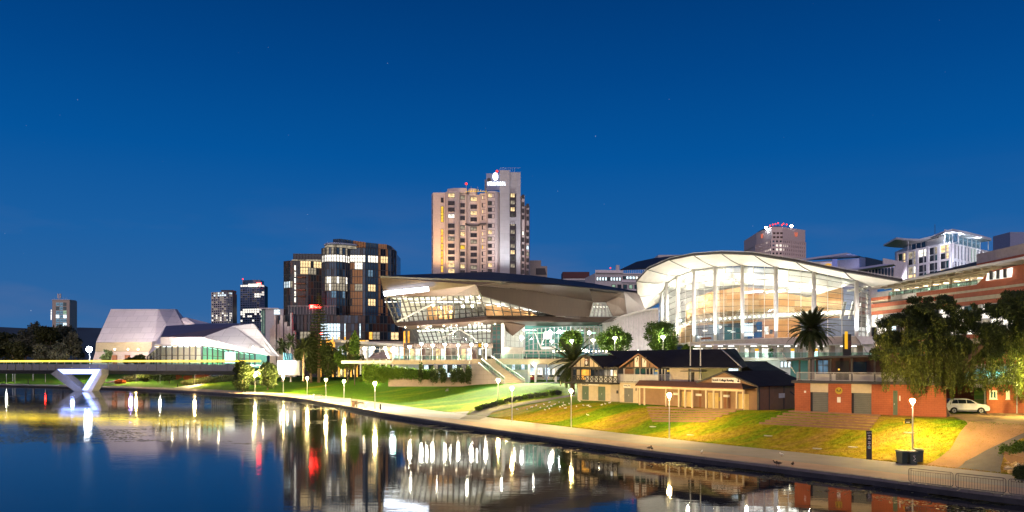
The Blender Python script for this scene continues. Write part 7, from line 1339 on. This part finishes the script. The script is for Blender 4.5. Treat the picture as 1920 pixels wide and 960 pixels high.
# ---------------------------------------------------------------- small furniture on the far lawn
def seat(x, y, lb):
    b = GT(x, y); t = thing('park_bench', lb, 'bench', b, .3); 
    for k in range(3): MB().box(-.8, .8, -.2+k*.15, -.07+k*.15, .44, .48).build('slat', 'timber_dark', t, 'local')
    for k in range(2): MB().box(-.8, .8, .26, .3, .6+k*.16, .72+k*.16).build('slat', 'timber_dark', t, 'local')
    for sg in (-1, 1): MB().box(sg*.7-.04, sg*.7+.04, -.2, .3, 0, .44).build('leg', 'steel', t, 'local')
seat(674, 763.5, 'dark bench beside the bin at the edge of the promenade'); seat(597, 748, 'small bench near the third lamp post on the far promenade')
b = GT(665.5, 764); t = thing('litter_bin', 'square dark litter bin on the promenade edge in the middle lawn', 'litter bin', b); MB().box(-.45, .45, -.4, .4, 0, 1.05).build('body', 'brown_board', t, 'local'); MB().box(-.5, .5, -.45, .45, 1.06, 1.15).build('lid', 'timber_dark', t, 'local'); MB().tube([(-.65, 0, 0), (-.65, 0, 1.9)], .04, 6).build('post', 'timber_dark', t, 'local')
for x, y, lb, h in ((685, 765, 'drinking fountain with a curved spout beside the promenade', 1.0), (586, 749, 'short dark post with a cap by the far promenade', 1.1)):
    b = GT(x, y); t = thing('drinking_fountain', lb, 'fountain', b); MB().tube([(0, 0, 0), (0, 0, h*.8), (.15, 0, h), (.45, 0, h*.95)], .07, 8).build('pipe', 'steel', t, 'local'); MB().lathe([(.2, h*.7), (.24, h*.78)], 12).build('bowl', 'steel', t, 'local')
for x, y, lb in ((713.5, 769, 'short brown bollard right of the lamp post on the middle lawn'), (445, 733, 'pale bollard on the promenade left of the bridge end lamp'), (449, 733.5, 'darker bollard beside the pale one near the bridge end'), (333, 726, 'small dark bollard at the ramp foot under the bridge')):
    b = GT(x, y); t = thing('bollard', lb, 'bollard', b); MB().lathe([(.16, -.1), (.15, .95), (.1, 1.02)], 10).build('post', 'timber_dark', t, 'local')
for x, y, lb in ((1705, 811, 'round drain cover in the green patch by the tree roots'), (1600, 838, 'oval drain cover in the grass left of the blade sign'), (1225, 800, 'round grey cover in the grass left of the middle lamp'), (1441, 817, 'grey cover in the grass under the brick boathouse'), (1533, 841, 'pale round cover in the grass near the promenade edge'), (1295.5, 815.5, 'pale cover in the grass right of the middle lamp')):
    b = GT(x, y); o = MB().tube([(b.x, b.y, b.z-.02), (b.x, b.y, b.z+.035)], .42, 16).build('drain_cover', 'concrete'); tag(o, lb, 'drain cover')
# posts at the left far lawn
for k, (x, y) in enumerate(((24, 712), (28, 715), (62, 710), (53, 717))):
    b = GT(x, y+3); t = thing('lawn_post', ['pale post nearest the left edge of the far lawn', 'second pale post on the far left lawn', 'pale post right of the two left edge posts on the far lawn', 'dark stubby post by the far bank under the bridge'][k], 'post', b); MB().lathe([(.1, -.1), (.1, 3.4 if k < 3 else 1.6)], 8).build('post', 'pale_concrete' if k < 3 else 'black', t, 'local')
# ---------------------------------------------------------------- rock wall and shrubs at right
T = thing('rock_retaining_wall', 'rough yellow stone retaining wall at the bend of the lane, right edge', 'rock wall', G(1895, 895, .6))
for k in range(46):
    x = random.uniform(1876, 1960); f = (x-1876)/84; y = random.uniform(866+f*6, 893+f*14); d = 60-f*8-(y-866)/40*4+random.uniform(-.15, .15); c = P(x, y, d); r = random.uniform(.16, .34); me = MB(); me.ball((0, 0, 0), r, 6, 0, random.uniform(1, 1.5), 1, random.uniform(.6, .95)); me.v = [tuple(Vector(p)*random.uniform(.85, 1.15)) for p in me.v]
    link('stone', me.mesh(random.choice(['sandstone', 'sandstone', 'cream']), name='stone'), T, Matrix.Translation(c) @ Matrix.Rotation(random.uniform(0, 3), 4, 'Z'))
for x0, x1, y, d, h, nm in ((1880, 1960, 893, 57, 1.5, 'soil_bank'),): a, b = P(x0, y, d+2.2), P(x1, y+12, d-5); MB().hexa([(a.x, a.y, 0), (b.x, b.y, 0), (b.x, b.y, 1.7), (a.x, a.y, 1.55)], [(a.x+4, a.y+9, 0), (b.x+6, b.y+9, 0), (b.x+6, b.y+9, 2.1), (a.x+4, a.y+9, 2.0)]).build('soil_bank', 'soil', T)
for k, (x, y, d, r, h, lf) in enumerate(((1893, 862, 59.5, 1.05, 1.25, 'leaf_mid'), (1912, 858, 58, 1.2, 1.4, 'leaf_mid'), (1905, 832, 66, 1.1, 1.1, 'leaf_bright'), (1921, 836, 62, 1.2, 1.3, 'leaf_mid'), (1916, 897, 50.5, .85, 1.1, 'leaf_dark'), (1885, 868, 61.5, .7, .9, 'leaf_mid'))):
    c = P(x, y, d); shrub((c.x, c.y, c.z-.15), r, h, ['dense low shrub spilling over the stone wall top, left part', 'dense low shrub spilling over the stone wall top, right part', 'yellow lit shrub where the lane climbs away at the right edge', 'green shrub behind the stone wall at the right photo edge', 'dark round shrub in front of the stone wall at the right edge', 'small shrub on the left end of the stone wall'][k], lf, 2600, .085, seed=k)
# ---------------------------------------------------------------- lavender-like row by the asphalt path
rp_ = [(895, 771), (905, 767.5), (915, 765), (926, 762), (937, 759), (948, 756.5), (959, 754), (970, 751.5), (983, 749), (996, 747), (1009, 745), (1022, 743), (1035, 742), (1048, 741)]
for k, (x, y) in enumerate(rp_): b = GT(x, y); shrub(b, .95, .85, ['first', 'second', 'third', 'fourth', 'fifth', 'sixth', 'seventh', 'eighth', 'ninth', 'tenth', 'eleventh', 'twelfth', 'thirteenth', 'fourteenth'][k]+' low grey green border shrub along the footpath, counted from the promenade', 'leaf_grey' if k % 4 else 'leaf_mid', 500, .12, 'border_shrub', 'border shrubs along the footpath', seed=k+20)
# pond weed
def weed(name, label, fn, n):
    v = [];
    pts = np.array([fn() for _ in range(n)]); s_ = rng.uniform(.03, .09, (n, 1))*(1 if n == 15000 else 1.7); a = rng.uniform(0, 6.28, n); dx = np.stack([np.cos(a), np.sin(a)], 1)*s_; dy = np.stack([-np.sin(a), np.cos(a)], 1)*s_*.7
    z = np.full((n, 1), .006); q = np.concatenate([np.concatenate([pts+e, z], 1)[:, None] for e in (-dx-dy, dx-dy, dx+dy, -dx+dy)], 1).reshape(-1, 3)
    me = bpy.data.meshes.new(name); me.vertices.add(4*n); me.vertices.foreach_set('co', q.ravel()); me.loops.add(4*n); me.loops.foreach_set('vertex_index', np.arange(4*n)); me.polygons.add(n); me.polygons.foreach_set('loop_start', np.arange(n)*4); me.update(calc_edges=True); me.materials.append(MT('pond_leaf')); o = link(name, me); tag(o, label, None, None, 'stuff')
from mathutils import noise as mn
def near():
    while True:
        k = rng.integers(28, 86); f = rng.random(); a = Vector(BC[k]).lerp(Vector(BC[k+1]), f); d = (Vector(BC[k+1])-Vector(BC[k])).normalized(); n_ = Vector((-d.y, d.x)); r = rng.exponential(1.5)+.15; p = a+n_*r
        if mn.noise(Vector((p.x*.35, p.y*.35, 0)))+mn.noise(Vector((p.x*1.3, p.y*1.3, 3)))*.5 > -.02+ (k-40)*.004 and r < 5.5: return (p.x, p.y)
weed('pond_weed', 'speckled floating weed and fallen leaves on the water along the quay', near, 15000)
def far_():
    while True:
        x, y = rng.uniform(-125, -25), rng.uniform(80, 218)
        if abs(x/y) < .66 and mn.noise(Vector((x*.05, y*.11, 5)))+mn.noise(Vector((x*.3, y*.7, 9)))*.6 > .18: return (x, y)
weed('pond_weed', 'thin drifting weed patches on the water left, before the footbridge', far_, 26000)
# ---------------------------------------------------------------- trees
for k, (x, yb, yt_, w, d, lf, lb, sd) in enumerate((
    (12, 676, 622, 70, 420, 'leaf_dark', 'dark park tree cut by the left photo edge', 1), (48, 676, 612, 62, 400, 'leaf_olive', 'broad dark park tree below and left of the slab tower', 2), (64, 676, 604, 26, 430, 'leaf_dark', 'narrow tree top poking above the dark park trees', 3),
    (88, 676, 612, 66, 380, 'leaf_olive', 'olive park tree right below the slab tower', 4), (118, 676, 609, 64, 390, 'leaf_dark', 'rounded dark tree hiding the foot of the slab tower', 5), (140, 677, 622, 44, 370, 'leaf_dark', 'dark tree left of the blinding floodlight mast', 6), (30, 678, 640, 56, 350, 'leaf_mid', 'lower greener bush tree at the left edge above the bridge', 7), (84, 678, 643, 54, 345, 'leaf_mid', 'warm lit low tree above the middle of the left bridge deck', 8), (110, 679, 645, 44, 340, 'leaf_dark', 'low dark tree above the bridge pier', 11))):
    tree(x, yb+6, yt_, w, d, 'park_tree', lb, 'leaf_park' if k % 3 else 'leaf_olive', 3200, .75, .45, sd, 'park trees behind the footbridge', .18)
for x, yt_, w, d, lb, sd in ((201, 655, 26, 300, 'small round tree in front of the large theatre shell, left', 9), (262, 664, 34, 255, 'clipped low bush tree between the two theatre halls', 10), (240, 671, 18, 255, 'small dark bush left of the clipped one before the theatre', 12)): tree(x, 684, yt_, w, d, 'small_tree', lb, 'leaf_dark', 1500, .4, .2, sd, None, .1)
tree(455, 734, 678, 52, 214, 'dark_shrub_tree', 'large dark round shrub hiding the right end of the footbridge', 'leaf_dark', 7000, .3, .25, 21, None, .08, base=Vector((P(455, 0, 207).x, 207, 1.0))); tree(502, 730, 674, 44, 216, 'dark_shrub_tree', 'large dark round shrub between the bridge end and the palms', 'leaf_dark', 6000, .3, .25, 22, None, .08, base=Vector((P(502, 0, 205).x, 205, 1.5)))
for k, (x, y, r, h) in enumerate(((352, 723, 2.6, 1.8), (368, 721, 2.8, 2.0), (385, 719, 3, 2.2), (402, 718, 3, 2.2), (420, 716, 3, 2.4), (436, 714, 3, 2.6), (240, 716, 2.4, 2), (226, 719, 2, 1.3), (470, 722, 2, 1.4), (488, 722, 2, 1.4))): shrub(GT(x, y), r, h, ['leftmost low dark shrub on the slope beside the ramp', 'second dark shrub up the slope beside the ramp', 'third dark shrub up the slope beside the ramp', 'fourth dark shrub up the slope beside the ramp', 'fifth dark shrub up the slope, under the bridge end', 'topmost dark shrub at the bridge abutment', 'dark rounded shrub on the far bank right of the blue pier', 'low pale shrub on the far bank beside the blue pier', 'low shrub under the dark shrub tree by the first lamp', 'low shrub left of the slim palms by the first lamp'][k], 'leaf_olive' if k != 7 else 'leaf_orange', 900, .28, 'slope_shrub', seed=k+50)
for k, (x, y) in enumerate(((252, 700), (272, 698), (296, 701), (318, 698))): tree(x, 722, y-5, 34, 285-k*6, 'underbridge_tree', ['first', 'second', 'third', 'fourth'][k]+' slim dark tree from the left in the row seen under the bridge', 'leaf_dark', 1200, .45, .2, 70+k, 'slim trees under the bridge', .3)
for k, (x, y) in enumerate(((330, 712), (352, 712), (372, 710), (388, 708))): shrub(GT(x, y), 2.2, 1.8, ['first', 'second', 'third', 'fourth'][k]+' orange flowering bush from the left under the bridge', 'leaf_orange', 700, .22, 'orange_bush', 'orange bushes under the bridge', seed=k+80)
# Norfolk pine
b = GT(598, 717); T = thing('norfolk_pine', 'tall dark layered Norfolk pine in front of the dark hotel', 'pine tree', b); s = F/b.y; h = (717-548)/s
MB().tube([(0, 0, -.2), (0, 0, h*.6), (0, 0, h)], [.5, .28, .05], 8).build('trunk', 'bark', T, 'local', True); cen = []
br_ = MB()
for k in range(26):
    f = k/25; z = h*(.16+.82*f); R = (1-f)**.75*3.9+.35; n = 7
    for q in range(n):
        a = q*6.283/n+k*.5; br_.tube([(0, 0, z), (R*math.cos(a), R*math.sin(a), z+R*.12)], [.07, .02], 4)
        for w_ in (.45, .8): cen.append((R*w_*math.cos(a), R*w_*math.sin(a), z+R*.1*w_, R*.24, R*.24, .22))
br_.build('branches', 'bark', T, 'local'); link('foliage', leafmesh('foliage', cen, 11000, .26, 'leaf_dark', .35, 0, .6), T, WM[T.name])
tree(580, 716, 625, 66, 168, 'round_ficus', 'big dark round crowned tree left of the tall layered pine', 'leaf_dark', 11000, .32, .45, 31, None, .22, 26, base=GT(583, 717)); tree(617, 717, 640, 40, 170, 'round_ficus', 'dark bushy tree tucked right behind the layered pine', 'leaf_dark', 5000, .32, .3, 32, None, .15, base=GT(614, 716))
tree(648, 718, 640, 52, 165, 'young_gum_tree', 'open leafy gum tree left of the hedge with a thin trunk', 'leaf_mid', 4200, .27, .16, 33, None, .3, 20, base=GT(652, 719)); tree(664, 722, 636, 42, 160, 'young_gum_tree', 'taller open gum tree standing on the lawn beside the hedge', 'leaf_olive', 3000, .27, .16, 34, None, .35, 18, base=GT(665, 722)); tree(665, 700, 618, 20, 190, 'young_gum_tree', 'narrow bright green tree top before the hotel colonnade', 'leaf_mid', 1300, .35, .15, 35, None, .2)
# hedge on the planter and shrubs in front of it
for k in range(16):
    x = 686+k*8.4; y = 696 if k < 9 else 697; c = P(x, y, 167.2); shrub((c.x, c.y, 4.75 if k > 4 else 4.05), 1.05, (3.5 if k > 4 else 4.3)-.1*k, 'clipped green hedge bush, '+['first', 'second', 'third', 'fourth', 'fifth', 'sixth', 'seventh', 'eighth', 'ninth', 'tenth', 'eleventh', 'twelfth', 'thirteenth', 'fourteenth', 'fifteenth', 'sixteenth'][k]+' from the left along the planter wall', 'leaf_bright' if k < 9 else 'leaf_mid', 1500, .16, 'hedge_bush', 'hedge along the planter wall', seed=k+90)
for k, (x, y, h) in enumerate(((814, 716, 3.4), (829, 716, 3.3), (852, 717, 3.4), (864, 717, 3.3), (877, 717, 3.8), (789, 716, 4.4))): b = P(x, 0, 166); shrub((b.x, b.y, 4.0), 1.2 if k < 5 else .8, h, ['dark vase shaped bush, leftmost of the five before the undercroft windows', 'second dark bush before the undercroft windows', 'third dark bush before the undercroft windows', 'fourth dark bush before the undercroft windows', 'fifth dark bush touching the pink stair wall', 'slim tall dark bush at the right end of the hedge'][k], 'leaf_dark', 1300, .18, 'planter_bush', seed=k+120)
for k, (x, y) in enumerate(((676, 716), (694, 716), (720, 717), (742, 714), (762, 715))): shrub(GT(x, y), 1.5, 1.5, ['pale green clipped mound left of the gum trunk', 'pale green clipped mound right of the gum trunk', 'flat pale ground shrub before the planter', 'dark low bush before the planter wall, left', 'dark low bush before the planter wall, right'][k], 'leaf_bright' if k < 3 else 'leaf_dark', 800, .16, 'mound_shrub', seed=k+140)
# clipped ficus trees on the plaza
for x, yb, yt_, w, d, lb, sd in ((1071, 662, 618, 52, 163, 'round clipped ficus on the plaza left of the dark boathouse gable', 41), (1153, 661, 610, 74, 160, 'widest bright green clipped ficus on the plaza with a forked trunk', 42), (1238, 660, 600, 70, 158, 'tall domed ficus on the plaza right of the ribbed link hall', 43)):
    base = Vector((P(x, 0, d).x, d, 9.0)); T = tree(x, 672, yt_, w, d, 'clipped_ficus', lb, 'leaf_mid', 9500, .22, .3, sd, None, .16, 34, base=base)
for x, y, d in ((1262, 646, 158), (1290, 650, 158), (1302, 652, 158)): shrub((P(x, 0, d).x, d, 9.0), 1.6, 3.0 if x < 1300 else 2.4, {1262: 'green bush between the domed ficus and the glass hall', 1290: 'olive bush at the left foot of the glass hall', 1302: 'rightmost small bush at the foot of the glass hall'}[x], 'leaf_mid' if x == 1262 else 'leaf_bright', 1500, .17, 'plaza_bush', seed=x)
T = thing('potted_plant', 'spiky potted palm on the terrace under the glass hall', 'potted plant', (P(1445, 0, 147.3).x, 147.3, 9.05)); MB().lathe([(.3, 0), (.48, .9), (.5, .95)], 10).build('pot', 'dark_concrete', T, 'local')
link('foliage', leafmesh('foliage', [(0, 0, 1.35, .5, .5, .45)], 260, .2, 'leaf_mid', .25), T, WM[T.name])
# palms
FM_ = {}
def frondmesh(L_, w, droop, n=34, m='leaf_palm'):
    k = (L_, w, droop)
    if k in FM_: return FM_[k]
    mb = MB(); pts = [(0, 0, 0)]
    for i in range(8): a_ = -droop*((i+.5)/8)**1.5; pts.append((pts[-1][0]+L_/8*math.cos(a_), 0, pts[-1][2]+L_/8*math.sin(a_))); mb.tube(pts, [.045*(1-i/9)+.008 for i in range(9)], 4)
    for i in range(n):
        t = .12+.88*i/n; q = t*8; j = min(int(q), 7); a = Vector(pts[j]).lerp(Vector(pts[j+1]), q-j); ll = w*math.sin(math.pi*min(t*.85+.12, 1))**.7; d = (Vector(pts[j+1])-Vector(pts[j])).normalized()
        for sg in (-1, 1):
            tip = a+d*ll*.75+Vector((0, sg*ll*.75, -ll*.15)); e = d*.085; mb.face([a-e, a+e, tip+e*.3, tip-e*.3])
    FM_[k] = mb.mesh(m, name='frond'); return FM_[k]
def palm(name, label, base, h, L_, w, n, tr, trtex='bark', seed=0, spread=(-.75, 1.4)):
    rr = random.Random(seed); t = thing(name, label, 'palm tree', base); mb = MB(); prof = [(tr*1.25, -.2), (tr, .5)]
    k = max(6, int(h/.35))
    for i in range(k): z = .5+(h-.7)*i/k; prof += [(tr*.92*(1-.15*z/h), z), (tr*1.03*(1-.15*z/h), z+.2)]
    prof += [(tr*1.15, h-.15), (tr*1.3, h+.25), (tr*.7, h+.6)]; mb.lathe(prof, 12); mb.build('trunk', trtex, t, 'local', True)
    for i in range(n):
        a = i*2.39996; f = i/(n-1); el_ = spread[1]-(spread[1]-spread[0])*f; me = frondmesh(L_, w, .95 if f > .35 else .6)
        M = WM[t.name] @ Matrix.Translation((0, 0, h+.3)) @ Matrix.Rotation(a, 4, 'Z') @ Matrix.Rotation(-el_, 4, 'Y') @ Matrix.Rotation(rr.uniform(-.3, .3), 4, 'X') @ Matrix.Scale(rr.uniform(.85, 1.1), 4); link('frond', me, t, M)
    return t
bb_ = P(1521, 660, 136); palm('date_palm', 'stout Canary date palm with a thick studded trunk in front of the glass hall', (bb_.x, 136, 2.2), CZ+(680-622)/11.03-2.2, 4.5, .62, 90, .6, 'pale_bark', 3)
for x, yb, yt_, lb, sd in ((529, 716, 652, 'left, slimmer of two tall palms beside the lawn', 5), (545, 716, 642, 'right, taller of two slim palms beside the lawn', 6)): b = GT(x, yb); s = F/b.y; palm('slim_palm', lb, b, (yb-yt_)/s, 2.9, .5, 40, .22 if sd == 5 else .3, 'pale_bark', sd)
b = P(569, 650, 205); palm('slim_palm', 'bushy palm head behind the slim palms, partly hidden by the round tree', (b.x, 205, 3.6), 8.0, 3.2, .5, 40, .3, 'bark', 7)
b = GT(1062, 742); palm('shrub_palm', 'low wide dark palm beside the half timbered boathouse', (b.x+1.2, b.y+3, b.z), CZ+(680-683)/(F/(b.y+3))-b.z, 4.6, .7, 54, .4, 'bark', 8, (-1.0, 1.2)); b2 = GT(1064, 746)
# big weeping pepper tree
b = GT(1757, 780); T = thing('weeping_pepper_tree', 'huge weeping pepper tree drooping over the brick boathouse and the parked car', 'tree', b); rr = random.Random(12); s = F/b.y
def tl(x, y, dd=0): p = P(x, y, b.y+dd); return (p.x-b.x, p.y-b.y, p.z-b.z)
mb = MB(); tk = tl(1752, 738); mb.tube([(0, 0, -.4), (-.1, 0, .6), (-.3, 0, 2.0), tuple(tk)], [.75, .6, .5, .42], 12)
for k in range(9): a = k*.7; q = rr.uniform(.8, 1.2); mb.tube([(1.3*q*math.cos(a), 1.3*q*math.sin(a), -.25), (.75*math.cos(a), .75*math.sin(a), .3), (.4*math.cos(a), .4*math.sin(a), 1.3*q)], [.12, .24*q, .2], 7)
mb.build('trunk', 'bark', T, 'local', True)
forks = [(tk, tl(1738, 690, 1), tl(1712, 640, 2), tl(1690, 600, 1)), (tk, tl(1748, 680, 0), tl(1745, 630, -1), tl(1738, 570, 0)), (tk, tl(1775, 690, 1), tl(1805, 640, 0), tl(1818, 600, 2)), (tk, tl(1785, 700, -1), tl(1840, 650, -2), tl(1880, 600, -2)), (tk, tl(1720, 700, -1), tl(1670, 668, -2), tl(1648, 650, -1)), (tk, tl(1800, 700, 1), tl(1860, 660, 2), tl(1915, 630, 1)), (tk, tl(1760, 690, 3), tl(1780, 640, 5), tl(1775, 600, 6))]
for k, f in enumerate(forks): MB().tube([Vector(q) for q in f], [.5, .34, .2, .07], 7).build('limb', 'bark', T, 'local', True)
cen = []
for x, y, rx, ry in ((1745, 572, 44, 20), (1712, 590, 38, 22), (1690, 612, 40, 22), (1668, 640, 36, 18), (1740, 610, 46, 26), (1790, 592, 30, 24), (1775, 625, 50, 26), (1822, 600, 26, 22), (1850, 612, 28, 24), (1880, 585, 38, 26), (1905, 560, 26, 18), (1905, 600, 30, 34), (1860, 645, 50, 26), (1900, 640, 36, 26), (1720, 640, 44, 26), (1800, 655, 50, 24), (1940, 600, 40, 50), (1655, 662, 24, 12), (1840, 580, 18, 12), (1925, 570, 20, 20)):
    for q in range(9): p = tl(x+rr.uniform(-.8, .8)*rx, y+rr.uniform(-.75, .75)*ry, rr.uniform(-4, 2.4)); z_ = rr.uniform(.22, .42); cen.append((*p, rx/s*z_, rx/s*z_, ry/s*z_*1.2))
link('crown', leafmesh('crown', cen, 48000, .2, 'leaf_dark', .28, .35), T, WM[T.name])
st = []
for x0, x1, ya, yb_, n in ((1650, 1720, 655, 715, 70), (1700, 1790, 660, 745, 130), (1780, 1860, 655, 738, 100), (1850, 1925, 630, 740, 80), (1900, 1960, 640, 760, 60), (1640, 1680, 650, 680, 14), (1655, 1720, 690, 740, 22), (1715, 1770, 700, 748, 14), (1760, 1795, 700, 755, 14)):
    for _ in range(n):
        x = rr.uniform(x0, x1); ye = yb_-rr.random()**1.5*(yb_-ya)*.8; p = tl(x, ye, rr.uniform(-4.2, 2.0)); h_ = rr.uniform(.6, 1.8); w_ = rr.uniform(.1, .28)
        st.append((p[0], p[1], p[2]+h_, w_, w_, h_))
link('drooping_foliage', leafmesh('drooping_foliage', st, 46000, .125, 'leaf_pepper', .28, 1.2), T, WM[T.name])

# ---------------------------------------------------------------- grass tufts on the near bank and along the path edge
def tufts(name, label, fn, n, h):
    pts = []
    while len(pts) < n:
        x, y = fn(4000); t = tdist(x, y); ok = (t > 9.4) & (t < 19) & (np.abs(x/y-.08) < .62); pts += list(zip(x[ok], y[ok]))
    p = np.array(pts[:n]); z = gzn(p[:, 0], p[:, 1]); a = rng.uniform(0, 6.28, n); w_ = rng.uniform(.015, .04, n); hh = h*rng.uniform(.4, 1.2, n); lx, ly = rng.normal(0, .5, n)*hh, rng.normal(0, .5, n)*hh
    dx, dy = np.cos(a)*w_, np.sin(a)*w_; q = np.stack([np.stack([p[:, 0]-dx, p[:, 1]-dy, z-.01], -1), np.stack([p[:, 0]+dx, p[:, 1]+dy, z-.01], -1), np.stack([p[:, 0]+lx, p[:, 1]+ly, z+hh], -1)], 1).reshape(-1, 3)
    me = bpy.data.meshes.new(name); me.vertices.add(3*n); me.vertices.foreach_set('co', q.ravel()); me.loops.add(3*n); me.loops.foreach_set('vertex_index', np.arange(3*n)); me.polygons.add(n); me.polygons.foreach_set('loop_start', np.arange(n)*3); me.update(calc_edges=True); me.materials.append(MT('grass')); tag(link(name, me), label, None, None, 'stuff')
kk = lambda n: (rng.uniform(-8, 46, n), rng.uniform(56, 112, n))
tufts('grass_tufts', 'short worn grass on the lamp lit near bank', kk, 90000, .07)
def edge(n):
    k = rng.integers(40, 100, n); f = rng.random(n)[:, None]; A_ = np.array([tuple(v) for v in offs(9.45)]); q = A_[k]*(1-f)+A_[k+1]*f+rng.normal(0, .12, (n, 2)); return q[:, 0], q[:, 1]
tufts('grass_fringe', 'ragged grass edge along the promenade', edge, 9000, .13)
